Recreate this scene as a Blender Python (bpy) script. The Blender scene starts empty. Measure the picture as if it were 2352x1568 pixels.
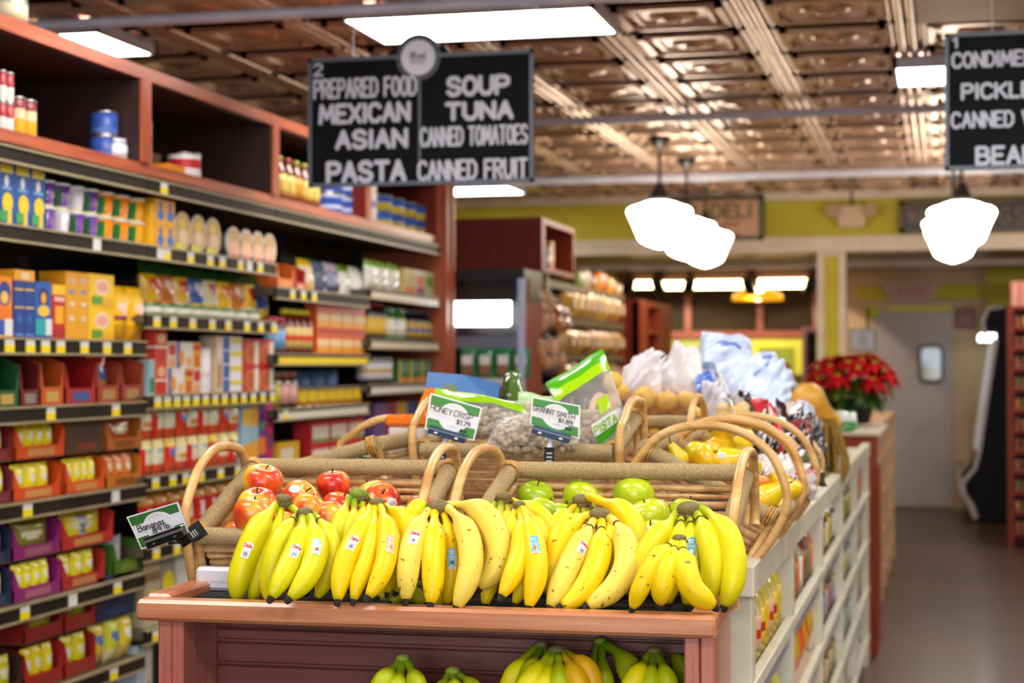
import bpy, math, random
from mathutils import Vector as V, Matrix
random.seed(11)
S = bpy.context.scene
C = S.collection
PI = math.pi

# ---------------------------------------------------------------- camera
FPX, VPX, HOR, CAMZ = 4000.0, 2170.0, 835.0, 1.5
TH = math.atan((VPX - 1176) / FPX)
PITCH = math.atan((HOR - 784) / FPX)
CAM = V((0, 0, CAMZ))
FW = V((-math.sin(TH) * math.cos(PITCH), math.cos(TH) * math.cos(PITCH), math.sin(PITCH)))
RT = V((math.cos(TH), math.sin(TH), 0))
UP = RT.cross(FW)
cd = bpy.data.cameras.new('camera')
cd.sensor_width = 36.0
cd.lens = FPX / 2352 * 36
cd.clip_start = 0.05
cd.dof.use_dof = True
cd.dof.focus_distance = 2.97
cd.dof.aperture_fstop = 4.2
cd.dof.aperture_blades = 9
cam = bpy.data.objects.new('camera', cd)
C.objects.link(cam)
cam.matrix_world = Matrix((RT, UP, -FW)).transposed().to_4x4()
cam.location = CAM
S.camera = cam

# ---------------------------------------------------------------- light and exposure
S.view_settings.view_transform = 'Standard'
S.view_settings.look = 'None'
S.view_settings.gamma = 1
S.view_settings.use_curve_mapping = False
S.view_settings.exposure = 0.45
S.cycles.use_denoising = True
S.cycles.max_bounces = 8
S.cycles.transparent_max_bounces = 12
S.cycles.sample_clamp_indirect = 6
w = bpy.data.worlds.new('world')
S.world = w
w.use_nodes = True
w.node_tree.nodes['Background'].inputs[0].default_value = (0.80, 0.88, 1.0, 1)
w.node_tree.nodes['Background'].inputs[1].default_value = 0.08


def area_light(name, loc, target, sx, sy, watts, col):
    l = bpy.data.lights.new(name, 'AREA')
    l.shape = 'RECTANGLE'
    l.size, l.size_y, l.energy, l.color = sx, sy, watts, col
    o = bpy.data.objects.new(name, l)
    C.objects.link(o)
    o.location = loc
    o.rotation_euler = (V(target) - V(loc)).to_track_quat('-Z', 'Y').to_euler()
    return o


# daylight through the shop windows behind the camera
area_light('shop_window_daylight', (0.6, -4.5, 1.9), (-0.6, 3, 1.2), 5.0, 2.4, 190, (0.86, 0.92, 1.0))


# ---------------------------------------------------------------- pixel helpers (photo pixel -> ray -> point)
def ray(px, py):
    return FW + RT * ((px - 1176) / FPX) + UP * ((784 - py) / FPX)


def P(px, py, t):
    return CAM + ray(px, py) * t


def onx(px, py, x):
    r = ray(px, py)
    return CAM + r * (x / r.x)


def ony(px, py, y):
    r = ray(px, py)
    return CAM + r * (y / r.y)


def onz(px, py, z):
    r = ray(px, py)
    return CAM + r * ((z - CAMZ) / r.z)


# ---------------------------------------------------------------- colours
def lin(c):
    return c / 12.92 if c <= 0.04045 else ((c + 0.055) / 1.055) ** 2.4


def hx(s):
    if not isinstance(s, str):
        return tuple(s)
    s = s.lstrip('#')
    return tuple(lin(int(s[i:i + 2], 16) / 255) for i in (0, 2, 4))


def mixc(a, b, f):
    a, b = hx(a), hx(b)
    return tuple(a[i] * (1 - f) + b[i] * f for i in range(3))


# ---------------------------------------------------------------- materials
def newmat(name):
    m = bpy.data.materials.new(name)
    m.use_nodes = True
    nt = m.node_tree
    return m, nt, nt.nodes['Principled BSDF']


def colour_mat(name, rough=0.5, coat=0.0, spec=0.5, alpha=1.0, metal=0.0, bump=None, mottling=None, sub=0.0, trans=0.0):
    """Material whose colour is the mesh's own printed colour (corner attribute Col)."""
    m, nt, b = newmat(name)
    a = nt.nodes.new('ShaderNodeAttribute')
    a.attribute_name = 'Col'
    src = a.outputs['Color']
    if mottling:
        sc, amt, c2 = mottling
        n = nt.nodes.new('ShaderNodeTexNoise')
        n.inputs['Scale'].default_value = sc
        n.inputs['Detail'].default_value = 5
        tc = nt.nodes.new('ShaderNodeTexCoord')
        nt.links.new(tc.outputs['Object'], n.inputs['Vector'])
        r = nt.nodes.new('ShaderNodeValToRGB')
        r.color_ramp.elements[0].position = 0.5
        r.color_ramp.elements[1].position = 0.75
        r.color_ramp.elements[1].color = (amt, amt, amt, 1)
        nt.links.new(n.outputs['Fac'], r.inputs[0])
        mx = nt.nodes.new('ShaderNodeMixRGB')
        mx.inputs[2].default_value = (*hx(c2), 1)
        nt.links.new(r.outputs[0], mx.inputs[0])
        nt.links.new(src, mx.inputs[1])
        src = mx.outputs[0]
    nt.links.new(src, b.inputs['Base Color'])
    b.inputs['Roughness'].default_value = rough
    b.inputs['Metallic'].default_value = metal
    b.inputs['Specular IOR Level'].default_value = spec
    b.inputs['Coat Weight'].default_value = coat
    b.inputs['Coat Roughness'].default_value = 0.08
    b.inputs['Alpha'].default_value = alpha
    b.inputs['Transmission Weight'].default_value = trans
    if sub:
        b.inputs['Subsurface Weight'].default_value = sub
        b.inputs['Subsurface Radius'].default_value = (0.01, 0.006, 0.002)
    if bump:
        add_bump(nt, b, *bump)
    return m


def add_bump(nt, b, scale, strength, dist=0.002, stretch=(1, 1, 1)):
    n = nt.nodes.new('ShaderNodeTexNoise')
    n.inputs['Scale'].default_value = scale
    n.inputs['Detail'].default_value = 4
    tc = nt.nodes.new('ShaderNodeTexCoord')
    mp = nt.nodes.new('ShaderNodeMapping')
    mp.inputs['Scale'].default_value = stretch
    nt.links.new(tc.outputs['Object'], mp.inputs['Vector'])
    nt.links.new(mp.outputs[0], n.inputs['Vector'])
    bp = nt.nodes.new('ShaderNodeBump')
    bp.inputs['Strength'].default_value = strength
    bp.inputs['Distance'].default_value = dist
    nt.links.new(n.outputs['Fac'], bp.inputs['Height'])
    nt.links.new(bp.outputs[0], b.inputs['Normal'])


def noise_mat(name, c1, c2, scale, rough=0.5, metal=0.0, stretch=(1, 1, 1), lo=0.35, hi=0.65, bump=None, coat=0.0, c3=None, spec=0.5):
    m, nt, b = newmat(name)
    tc = nt.nodes.new('ShaderNodeTexCoord')
    mp = nt.nodes.new('ShaderNodeMapping')
    mp.inputs['Scale'].default_value = stretch
    n = nt.nodes.new('ShaderNodeTexNoise')
    n.inputs['Scale'].default_value = scale
    n.inputs['Detail'].default_value = 6
    n.inputs['Roughness'].default_value = 0.6
    r = nt.nodes.new('ShaderNodeValToRGB')
    e = r.color_ramp.elements
    e[0].position, e[0].color = lo, (*hx(c1), 1)
    e[1].position, e[1].color = hi, (*hx(c2), 1)
    if c3:
        k = e.new(0.5 * (lo + hi))
        k.color = (*hx(c3), 1)
    nt.links.new(tc.outputs['Object'], mp.inputs['Vector'])
    nt.links.new(mp.outputs[0], n.inputs['Vector'])
    nt.links.new(n.outputs['Fac'], r.inputs[0])
    nt.links.new(r.outputs[0], b.inputs['Base Color'])
    b.inputs['Roughness'].default_value = rough
    b.inputs['Metallic'].default_value = metal
    b.inputs['Coat Weight'].default_value = coat
    b.inputs['Coat Roughness'].default_value = 0.15
    b.inputs['Specular IOR Level'].default_value = spec
    if bump:
        add_bump(nt, b, *bump)
    return m


def glow_mat(name, col, strength):
    m, nt, b = newmat(name)
    b.inputs['Base Color'].default_value = (*hx(col), 1)
    b.inputs['Emission Color'].default_value = (*hx(col), 1)
    b.inputs['Emission Strength'].default_value = strength
    return m


def film_mat(name, tint, haze, rough=0.12):
    """Clear plastic film: mostly see-through, a little milky, with glints."""
    m, nt, b = newmat(name)
    out = nt.nodes['Material Output']
    tr = nt.nodes.new('ShaderNodeBsdfTransparent')
    tr.inputs[0].default_value = (*hx(tint), 1)
    b.inputs['Base Color'].default_value = (*hx(tint), 1)
    b.inputs['Roughness'].default_value = rough
    b.inputs['Specular IOR Level'].default_value = 0.9
    add_bump(nt, b, 35, 0.6, 0.01)
    lw = nt.nodes.new('ShaderNodeLayerWeight')
    lw.inputs[0].default_value = 0.35
    mr = nt.nodes.new('ShaderNodeMapRange')
    mr.inputs[3].default_value = haze
    mr.inputs[4].default_value = min(1, haze + min(0.4, 4 * haze))
    nt.links.new(lw.outputs['Facing'], mr.inputs[0])
    mx = nt.nodes.new('ShaderNodeMixShader')
    nt.links.new(mr.outputs[0], mx.inputs[0])
    nt.links.new(tr.outputs[0], mx.inputs[1])
    nt.links.new(b.outputs[0], mx.inputs[2])
    nt.links.new(mx.outputs[0], out.inputs[0])
    return m


def wood(name, c1, c2, axis='x', rough=0.32, scale=9.0, coat=0.25, spec=0.5):
    st = {'x': (0.35, 7, 7), 'y': (7, 0.35, 7), 'z': (7, 7, 0.35)}[axis]
    return noise_mat(name, c1, c2, scale, rough=rough, stretch=st, lo=0.3, hi=0.72, bump=(60, 0.08, 0.001, st), coat=coat, spec=spec)


PRINT = colour_mat('printed_card', 0.42)
GLOSS = colour_mat('printed_plastic', 0.22, coat=0.3)
MATTE = colour_mat('matte_coloured', 0.8, spec=0.25)
METALC = colour_mat('coloured_metal', 0.3, metal=1.0)
GLASSC = colour_mat('coloured_glass', 0.06, coat=0.6)
WOODX = wood('cherry_wood_across', '#b0643f', '#d6976c', 'x')
WOODY = wood('cherry_wood_along', '#a8583a', '#cc8458', 'y')
WOODZ = wood('cherry_wood_upright', '#a35647', '#c57d68', 'z')
WOODR = wood('red_stained_wood_upright', '#8c3a20', '#bb5e36', 'z', rough=0.45, coat=0.05)
WOODRY = wood('red_stained_wood_along', '#8f3d22', '#c0643c', 'y', rough=0.42, coat=0.1)
WOODD = wood('dark_stained_board', '#5e1a10', '#7e2a1a', 'z', rough=0.5, coat=0.0, spec=0.25)
WOODQ = wood('dark_red_wood', '#7a2812', '#a04222', 'z', rough=0.5, coat=0.0, spec=0.2)
WOODK = wood('cubby_shade_wood', '#22100d', '#341814', 'z', rough=0.5, coat=0.0)  # near-black colour stands in for the shade inside the cubbies
WOODB = wood('shaded_back_board', '#6a342c', '#84463c', 'x', rough=0.4)  # cherry wood darkened: the niche's shade is put into the colour
STEEL = noise_mat('shelf_steel', '#453d31', '#5c5242', 5, rough=0.5)
DARKST = noise_mat('shelf_back_steel', '#262019', '#332b22', 4, rough=0.6)
LIPM = noise_mat('shelf_lip_plastic', '#8a7c60', '#a29474', 6, rough=0.35)
LIPD = noise_mat('dark_label_channel', '#14100c', '#2a221a', 3, rough=0.5, spec=0.2)
CREAM = noise_mat('cream_paint', '#c9c5b0', '#dcd8c6', 8, rough=0.4, bump=(50, 0.05, 0.001))
WHITEP = noise_mat('white_paint', '#c8b8a4', '#d6c8b6', 5, rough=0.5)
CONDUIT = noise_mat('grey_painted_pipe', '#c0c4d6', '#d6daea', 5, rough=0.4)
OLIVE = noise_mat('olive_green_paint', '#b0a20a', '#bab01c', 3, rough=0.6)
LIME = noise_mat('lime_wall_paint', '#c4c41e', '#d0d040', 3, rough=0.6)
BLACKM = noise_mat('black_plastic', '#0c0d0f', '#17181b', 20, rough=0.3)
LAMPG = glow_mat('lit_opal_glass', '#fff0da', 11.0)
TROFF = glow_mat('lit_diffuser', '#fffaf2', 13.0)


# ---------------------------------------------------------------- mesh builder
class MB:
    def __init__(s, T=None):
        s.v, s.f, s.c, s.m, s.sm = [], [], [], [], []
        s.T = T or Matrix.Identity(4)

    def add(s, pts):
        n = len(s.v)
        s.v += [s.T @ V(p) for p in pts]
        return n

    def face(s, idx, col=(1, 1, 1), m=0, smooth=False):
        s.f.append(tuple(idx)); s.c.append(hx(col)); s.m.append(m); s.sm.append(smooth)

    def poly(s, pts, col=(1, 1, 1), m=0, smooth=False):
        n = s.add(pts)
        s.face(range(n, n + len(pts)), col, m, smooth)

    def box(s, x0, x1, y0, y1, z0, z1, col=(1, 1, 1), m=0, bev=0.0):
        if bev <= 0:
            n = s.add([(x, y, z) for z in (z0, z1) for y in (y0, y1) for x in (x0, x1)])
            for q in ((0, 2, 3, 1), (4, 5, 7, 6), (0, 1, 5, 4), (2, 6, 7, 3), (0, 4, 6, 2), (1, 3, 7, 5)):
                s.face([n + i for i in q], col, m)
            return
        b = bev
        lo, hi = (x0, y0, z0), (x1, y1, z1)
        idx = {}
        for i in range(8):
            sg = [(i >> k) & 1 for k in range(3)]
            for a in range(3):
                p = []
                for k in range(3):
                    e = hi[k] if sg[k] else lo[k]
                    if k != a:
                        e += -b if sg[k] else b
                    p.append(e)
                idx[i, a] = s.add([p])
        cen = V(((x0 + x1) / 2, (y0 + y1) / 2, (z0 + z1) / 2))
        cw = s.T @ cen

        def put(ids):
            p = [s.v[i] for i in ids]
            nrm = (p[1] - p[0]).cross(p[2] - p[0])
            mid = sum(p, V()) / len(p)
            if nrm.dot(mid - cw) < 0:
                ids = ids[::-1]
            s.face(ids, col, m)
        for a in range(3):
            u, w_ = [k for k in range(3) if k != a]
            for sg in (0, 1):
                base = sg << a
                put([idx[base, a], idx[base | 1 << u, a], idx[base | 1 << u | 1 << w_, a], idx[base | 1 << w_, a]])
        for a in range(3):
            u, w_ = [k for k in range(3) if k != a]
            for su in (0, 1):
                for sw in (0, 1):
                    i0 = su << u | sw << w_
                    i1 = i0 | 1 << a
                    put([idx[i0, u], idx[i1, u], idx[i1, w_], idx[i0, w_]])
        for i in range(8):
            put([idx[i, 0], idx[i, 1], idx[i, 2]])

    def tube(s, pts, rad, col=(1, 1, 1), n=8, cap=True, m=0, smooth=True, flat=1.0):
        pts = [V(p) for p in pts]
        k = len(pts)
        rads = rad if isinstance(rad, (list, tuple)) else [rad] * k
        cols = col if isinstance(col, list) else [col] * k
        t0 = (pts[1] - pts[0]).normalized()
        ref = V((0, 0, 1)) if abs(t0.z) < 0.9 else V((1, 0, 0))
        nx = t0.cross(ref).normalized()
        rings = []
        for i in range(k):
            t = (pts[min(i + 1, k - 1)] - pts[max(i - 1, 0)]).normalized()
            nx = (nx - t * nx.dot(t)).normalized()
            ny = t.cross(nx)
            rings.append(s.add([pts[i] + (nx * math.cos(a) + ny * math.sin(a) * flat) * rads[i]
                                for a in (2 * PI * j / n for j in range(n))]))
        for i in range(k - 1):
            a, b = rings[i], rings[i + 1]
            for j in range(n):
                j2 = (j + 1) % n
                s.face((a + j, b + j, b + j2, a + j2)[::-1], cols[i], m, smooth)
        if cap:
            s.face([rings[0] + j for j in range(n)], cols[0], m)
            s.face([rings[-1] + j for j in range(n)][::-1], cols[-1], m)

    def lathe(s, prof, col=(1, 1, 1), n=16, o=(0, 0, 0), m=0, smooth=True, sy=1.0):
        """prof: (radius, z[, colour]) from bottom to top"""
        o = V(o)
        rings = []
        for p in prof:
            r, z = p[0], p[1]
            if r < 1e-6:
                rings.append((s.add([o + V((0, 0, z))]), 1))
            else:
                rings.append((s.add([o + V((r * math.cos(2 * PI * j / n), sy * r * math.sin(2 * PI * j / n), z)) for j in range(n)]), n))
        for i in range(len(prof) - 1):
            (a, na), (b, nb) = rings[i], rings[i + 1]
            c = prof[i][2] if len(prof[i]) > 2 else col
            for j in range(n):
                j2 = (j + 1) % n
                if na == 1 and nb == 1:
                    continue
                if na == 1:
                    s.face((a, b + j2, b + j), c, m, smooth)
                elif nb == 1:
                    s.face((a + j, a + j2, b), c, m, smooth)
                else:
                    s.face((a + j, a + j2, b + j2, b + j), c, m, smooth)
        if rings[0][1] > 1:
            s.face([rings[0][0] + j for j in range(n)][::-1], prof[0][2] if len(prof[0]) > 2 else col, m)
        if rings[-1][1] > 1:
            s.face([rings[-1][0] + j for j in range(n)], prof[-2][2] if len(prof[-2]) > 2 else col, m)

    def ball(s, c, r, col=(1, 1, 1), n=12, m=0, rot=None):
        r = r if isinstance(r, (tuple, list)) else (r, r, r)
        R = rot or Matrix.Identity(3)
        c = V(c)
        k = max(4, n // 2 + 1)
        rings = []
        for i in range(k + 1):
            th = PI * i / k
            if i in (0, k):
                rings.append(s.add([c + R @ V((0, 0, -r[2] if i == 0 else r[2]))]))
            else:
                rings.append(s.add([c + R @ V((r[0] * math.sin(th) * math.cos(2 * PI * j / n), r[1] * math.sin(th) * math.sin(2 * PI * j / n), -r[2] * math.cos(th))) for j in range(n)]))
        for i in range(k):
            a, b = rings[i], rings[i + 1]
            for j in range(n):
                j2 = (j + 1) % n
                if i == 0:
                    s.face((a, b + j2, b + j), col, m, True)
                elif i == k - 1:
                    s.face((a + j, a + j2, b), col, m, True)
                else:
                    s.face((a + j, a + j2, b + j2, b + j), col, m, True)

    def grid(s, fn, nu, nv, colfn=(1, 1, 1), m=0, smooth=True):
        """fn(u, v) -> point for u, v in 0..1"""
        n = s.add([fn(i / nu, j / nv) for j in range(nv + 1) for i in range(nu + 1)])
        for j in range(nv):
            for i in range(nu):
                a = n + j * (nu + 1) + i
                c = colfn((i + 0.5) / nu, (j + 0.5) / nv) if callable(colfn) else colfn
                s.face((a, a + 1, a + nu + 2, a + nu + 1), c, m, smooth)

    def ribbon(s, pts, wd, col, mp=None, m=0):
        """stroke of width wd through 2D points, placed by mp(x, y) -> 3D"""
        mp0 = mp or (lambda x, y: (x, -0.0008, y))
        x0, y0 = pts[0]
        o_ = V(mp0(x0, y0))
        nrm = (V(mp0(x0 + 1e-3, y0)) - o_).cross(V(mp0(x0, y0 + 1e-3)) - o_).normalized()

        def mp(x, y):                                         # each dab lies a hair above the one before
            return V(mp0(x, y)) + nrm * (2e-5 * (len(s.f) % 48))
        for i in range(len(pts) - 1):
            (x0, y0), (x1, y1) = pts[i], pts[i + 1]
            dx, dy = x1 - x0, y1 - y0
            L = math.hypot(dx, dy) or 1e-6
            nx, ny = -dy / L * wd / 2, dx / L * wd / 2
            s.poly([mp(x0 + nx, y0 + ny), mp(x0 - nx, y0 - ny), mp(x1 - nx, y1 - ny), mp(x1 + nx, y1 + ny)], col, m)
        for (x, y) in pts:
            s.poly([mp(x + wd / 2 * math.cos(a), y + wd / 2 * math.sin(a)) for a in (PI / 4 * k for k in range(8))], col, m)

    def build(s, name, mats, parent=None, loc=None, rotz=0.0):
        me = bpy.data.meshes.new(name)
        me.from_pydata(s.v, [], s.f)
        for mt in (mats if isinstance(mats, (list, tuple)) else [mats]):
            me.materials.append(mt)
        me.polygons.foreach_set('material_index', s.m)
        me.polygons.foreach_set('use_smooth', s.sm)
        at = me.color_attributes.new('Col', 'FLOAT_COLOR', 'CORNER')
        buf = []
        for f, c in zip(s.f, s.c):
            buf += [c[0], c[1], c[2], 1.0] * len(f)
        at.data.foreach_set('color', buf)
        me.update()
        o = bpy.data.objects.new(name, me)
        C.objects.link(o)
        if parent:
            o.parent = parent
        if loc is not None:
            o.location = loc
        o.rotation_euler = (0, 0, rotz)
        return o


def thing(name, label, cat, loc=(0, 0, 0), rotz=0.0, group=None):
    o = bpy.data.objects.new(name, None)
    o.empty_display_size = 0.05
    C.objects.link(o)
    o.location = loc
    o.rotation_euler = (0, 0, rotz)
    return tag(o, label, cat, group)


def tag(o, label, cat, group=None, kind=None):
    o['label'] = label
    o['category'] = cat
    if group:
        o['group'] = group
    if kind:
        o['kind'] = kind
    return o


def struct(name, mb, mats, label=None):
    o = mb.build(name, mats)
    o['kind'] = 'structure'
    if label:
        o['label'] = label
    return o


def dup(root, loc, rotz, label, group=None):
    r = root.copy(); C.objects.link(r)
    r.location = loc
    r.rotation_euler = (0, 0, rotz) if not isinstance(rotz, (tuple, list)) else rotz
    r['label'] = label
    if group:
        r['group'] = group
    for ch in root.children:
        c = ch.copy(); C.objects.link(c); c.parent = r
        for g in ch.children:
            d = g.copy(); C.objects.link(d); d.parent = c
    return r


def spline(pts, n):
    """Catmull-Rom through points, n samples"""
    pts = [V(p) for p in pts]
    q = [pts[0] * 2 - pts[1]] + pts + [pts[-1] * 2 - pts[-2]]
    seg = len(pts) - 1
    out = []
    for i in range(n):
        f = i / (n - 1) * seg
        k = min(int(f), seg - 1)
        t = f - k
        a, b, c, d = q[k], q[k + 1], q[k + 2], q[k + 3]
        out.append(0.5 * (2 * b + (c - a) * t + (2 * a - 5 * b + 4 * c - d) * t * t + (3 * b - a - 3 * c + d) * t ** 3))
    return out


# ---------------------------------------------------------------- hand lettering: strokes on a 4 x 6 grid
GLY = {
    'A': (4, ['0,0 2,6 4,0', '.8,2.2 3.2,2.2']), 'B': (4, ['0,0 0,6 2.6,6 3.5,5.2 3.5,3.9 2.6,3.2 0,3.2', '2.6,3.2 4,2.3 4,.9 2.8,0 0,0']),
    'C': (4, ['4,4.9 3,6 1.2,6 0,4.5 0,1.5 1.2,0 3,0 4,1.1']), 'D': (4, ['0,0 0,6 2.3,6 4,4.4 4,1.6 2.3,0 0,0']),
    'E': (3.4, ['3.4,6 0,6 0,0 3.4,0', '0,3.1 2.8,3.1']), 'F': (3.4, ['3.4,6 0,6 0,0', '0,3.1 2.7,3.1']),
    'G': (4, ['4,4.9 3,6 1.2,6 0,4.5 0,1.5 1.2,0 3,0 4,1.1 4,2.6 2.3,2.6']), 'H': (4, ['0,0 0,6', '4,0 4,6', '0,3 4,3']),
    'I': (0.6, ['.3,0 .3,6']), 'K': (4, ['0,0 0,6', '4,6 0,2.6', '1.2,3.6 4,0']), 'L': (3.2, ['0,6 0,0 3.2,0']),
    'M': (5, ['0,0 .5,6 2.5,1.6 4.5,6 5,0']), 'N': (4, ['0,0 0,6 4,0 4,6']), 'O': (4, ['1.3,0 0,1.6 0,4.4 1.3,6 2.7,6 4,4.4 4,1.6 2.7,0 1.3,0']),
    'P': (3.8, ['0,0 0,6 2.6,6 3.8,5.2 3.8,3.6 2.6,2.8 0,2.8']), 'R': (4, ['0,0 0,6 2.6,6 3.8,5.2 3.8,3.8 2.6,3 0,3', '1.8,3 4,0']),
    'S': (3.8, ['3.6,5 2.7,6 1,6 .1,5 .2,3.9 1.2,3.2 2.8,2.8 3.8,2 3.7,.9 2.7,0 1,0 0,1']), 'T': (4, ['0,6 4,6', '2,6 2,0']),
    'U': (4, ['0,6 0,1.6 1.2,0 2.8,0 4,1.6 4,6']), 'V': (4, ['0,6 2,0 4,6']), 'W': (5.4, ['0,6 1.2,0 2.7,4.6 4.2,0 5.4,6']),
    'X': (4, ['0,0 4,6', '0,6 4,0']), 'Y': (4, ['0,6 2,3 4,6', '2,3 2,0']),
    '1': (1.6, ['0,4.9 1,6 1,0']), '2': (3.6, ['0,4.8 .9,6 2.6,6 3.5,5 3.4,3.8 0,0 3.6,0']), '7': (3.4, ['0,6 3.4,6 1.2,0']),
    '8': (3.4, ['1.7,3.2 .3,4 .3,5.3 1.2,6 2.3,6 3.1,5.3 3.1,4 1.7,3.2 0,2.2 0,.8 1.1,0 2.4,0 3.4,.8 3.4,2.2 1.7,3.2']),
    '9': (3.2, ['3.2,3.6 2,2.7 .8,3 0,4.2 .4,5.5 1.6,6 2.8,5.5 3.2,4.2 3,0']), '$': (3.4, ['3.2,5 2.4,5.6 .9,5.6 .1,4.7 .5,3.6 2.7,2.6 3.4,1.6 2.7,.5 .9,.5 0,1.2', '1.7,6.4 1.7,-.4']),
    '.': (0.4, ['.1,0 .3,.1']), '+': (3, ['0,3 3,3', '1.5,1.5 1.5,4.5']), ' ': (2.0, []),
    'a': (2.8, ['2.6,3.2 1.2,3.6 0,2.4 0,1 1,0 2.2,.6 2.6,3.2 2.8,0']), 'n': (2.6, ['0,3.5 0,0', '0,2.4 1.2,3.6 2.4,2.8 2.6,0']),
    's': (2.2, ['2.1,3.1 1,3.6 .1,2.8 2,1.2 1.2,0 0,.4']), 'l': (0.8, ['.4,6 .3,0']), 'b': (2.6, ['0,6 0,0', '0,2.5 1.3,3.5 2.6,2.4 2.5,.9 1.3,0 0,.6']),
    'o': (2.8, ['1,0 0,1.2 .2,2.8 1.4,3.6 2.6,2.6 2.7,1 1.7,0 1,0']), 'e': (2.6, ['.1,1.9 2.6,2 2.2,3.3 1.1,3.6 .1,2.6 0,1 1,0 2.4,.5']),
    'i': (0.6, ['.3,3.6 .3,0', '.3,5 .3,5.3']), 't': (2, ['1,5.6 1,.4 1.8,0', '0,3.8 2,3.8']), 'r': (1.8, ['0,3.6 0,0', '0,2.5 .9,3.5 1.8,3.3']),
}


def glyphs(txt, gap=1.1):
    x, out = 0.0, []
    for ch in txt:
        wd, st = GLY[ch]
        for s_ in st:
            out.append([(x + float(p.split(',')[0]), float(p.split(',')[1])) for p in s_.split()])
        x += wd + gap
    return out, max(0.1, x - gap)


def write(mb, txt, x0, z0, wid, hgt, stroke, col, mp=None, m=0, slant=0.0, gap=1.1):
    """letter TXT inside the box x0.., z0.., wid x hgt"""
    st, L = glyphs(txt, gap)
    sx, sz = wid / L, hgt / 6.0
    for s_ in st:
        mb.ribbon([(x0 + x * sx + slant * y * sz, z0 + y * sz) for x, y in s_], stroke, col, mp, m)


ORD = ['first', 'second', 'third', 'fourth', 'fifth', 'sixth', 'seventh', 'eighth', 'ninth', 'tenth', 'eleventh', 'twelfth',
       'thirteenth', 'fourteenth', 'fifteenth', 'sixteenth', 'seventeenth', 'eighteenth']
# ================================================================ the shell
CEIL, YH, YB = 3.05, 15.8, 18.6
TIN = noise_mat('tin_ceiling_metal', '#bc9a82', '#dcbca6', 3, rough=0.3, metal=0.5, bump=(25, 0.12, 0.004))
FLOORM = noise_mat('brown_concrete_floor', '#3c2a1b', '#583e29', 1.3, rough=0.38, lo=0.25, hi=0.75, c3='#493324', coat=0.15)
BEIGE = noise_mat('beige_wall_paint', '#b79a72', '#c4a884', 2, rough=0.6)
GREYDOOR = noise_mat('grey_door_paint', '#a0938c', '#ab9f99', 2, rough=0.45)
SOFFIT = noise_mat('tan_soffit_paint', '#9a7a5e', '#a98a6c', 2, rough=0.6)

b = MB(); b.box(-6.2, 4.5, -6, 20, -0.1, 0)
struct('floor', b, FLOORM)

b = MB()
b.box(-6.2, 4.5, -6, YH, CEIL, CEIL + 0.06)
TP, X0 = 0.668, -0.165


def tin_tile(b, x, y):
    z = CEIL
    h = TP / 2
    for s_ in (-1, 1):                                   # deep ribs along the aisle
        for (cx, rr_) in ((x + s_ * (h - 0.026), 0.024), (x + s_ * (h - 0.075), 0.014)):
            b.tube([(cx, y - h, z), (cx, y + h, z)], rr_, n=10, cap=False)
        b.box(x - h, x + h, y + s_ * h - 0.012, y + s_ * h + 0.012, z - 0.016, z + 0.01)
    for (a, wd, dz) in ((0.225, 0.016, 0.020), (0.165, 0.010, 0.012)):
        for s_ in (-1, 1):
            b.box(x + s_ * a - wd, x + s_ * a + wd, y - a - wd, y + a + wd, z - dz, z + 0.01)
            b.box(x - a - wd, x + a + wd, y + s_ * a - wd, y + s_ * a + wd, z - dz, z + 0.01)
    b.lathe([(0.0, -0.032), (0.035, -0.026), (0.05, -0.012), (0.085, -0.018), (0.11, -0.006), (0.12, 0.004)], n=10, o=(x, y, z))
    for k in range(4):
        cx, cy = x + (0.195 if k & 1 else -0.195), y + (0.195 if k & 2 else -0.195)
        b.lathe([(0.0, -0.03), (0.022, -0.024), (0.034, 0.0)], n=8, o=(cx, cy, z))


for i in range(-8, 4):
    for j in range(7, 24):
        tin_tile(b, X0 + (i + 0.5) * TP, (j + 0.5) * TP)
struct('ceiling', b, TIN)
b = MB(); b.box(-6.3, -6.2, -6, 20, 0, 3.2); struct('wall_left', b, BEIGE)
b = MB(); b.box(4.5, 4.6, -6, 20, 0, 3.2); struct('wall_right', b, BEIGE)
b = MB(); b.box(-6.2, -2.0, -4.9, -4.8, 0, CEIL); b.box(3.2, 4.5, -4.9, -4.8, 0, CEIL); b.box(-2.0, 3.2, -4.9, -4.8, 0, 0.55)
struct('wall_front', b, BEIGE)
b = MB()
for xx in (-2.0, -0.3, 1.45, 3.14):
    b.box(xx, xx + 0.06, -4.88, -4.8, 0.55, CEIL)
b.box(-2.0, 3.2, -4.88, -4.8, 0.55, 0.61); b.box(-2.0, 3.2, -4.88, -4.8, CEIL - 0.06, CEIL)
struct('window_1', b, WHITEP)


def zy(py, y, px=1700):
    return ony(px, py, y).z


# header over the deli
b = MB(); b.box(-6.2, 4.5, YH, YH + 0.25, zy(580, YH), CEIL + 0.05); struct('wall_header', b, OLIVE)
b = MB(); b.box(-6.2, 4.5, YH - 0.06, YH, zy(463, YH), zy(436, YH)); b.box(-6.2, 4.5, YH - 0.09, YH, zy(443, YH), CEIL)
struct('trim_1', b, WHITEP)
b = MB(); b.box(-6.2, 4.5, YH - 0.08, YH + 0.3, zy(582, YH), zy(550, YH)); b.box(-6.2, 4.5, YH - 0.10, YH, zy(560, YH), zy(548, YH))
struct('trim_2', b, WHITEP)
b = MB(); b.box(-6.2, 4.5, YH + 0.2, YB + 1.2, 2.50, 2.56); struct('ceiling_back', b, SOFFIT)
b = MB(); b.box(-6.2, 4.5, 17.2, 17.3, 2.44, 2.50); struct('trim_3', b, WHITEP)
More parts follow.
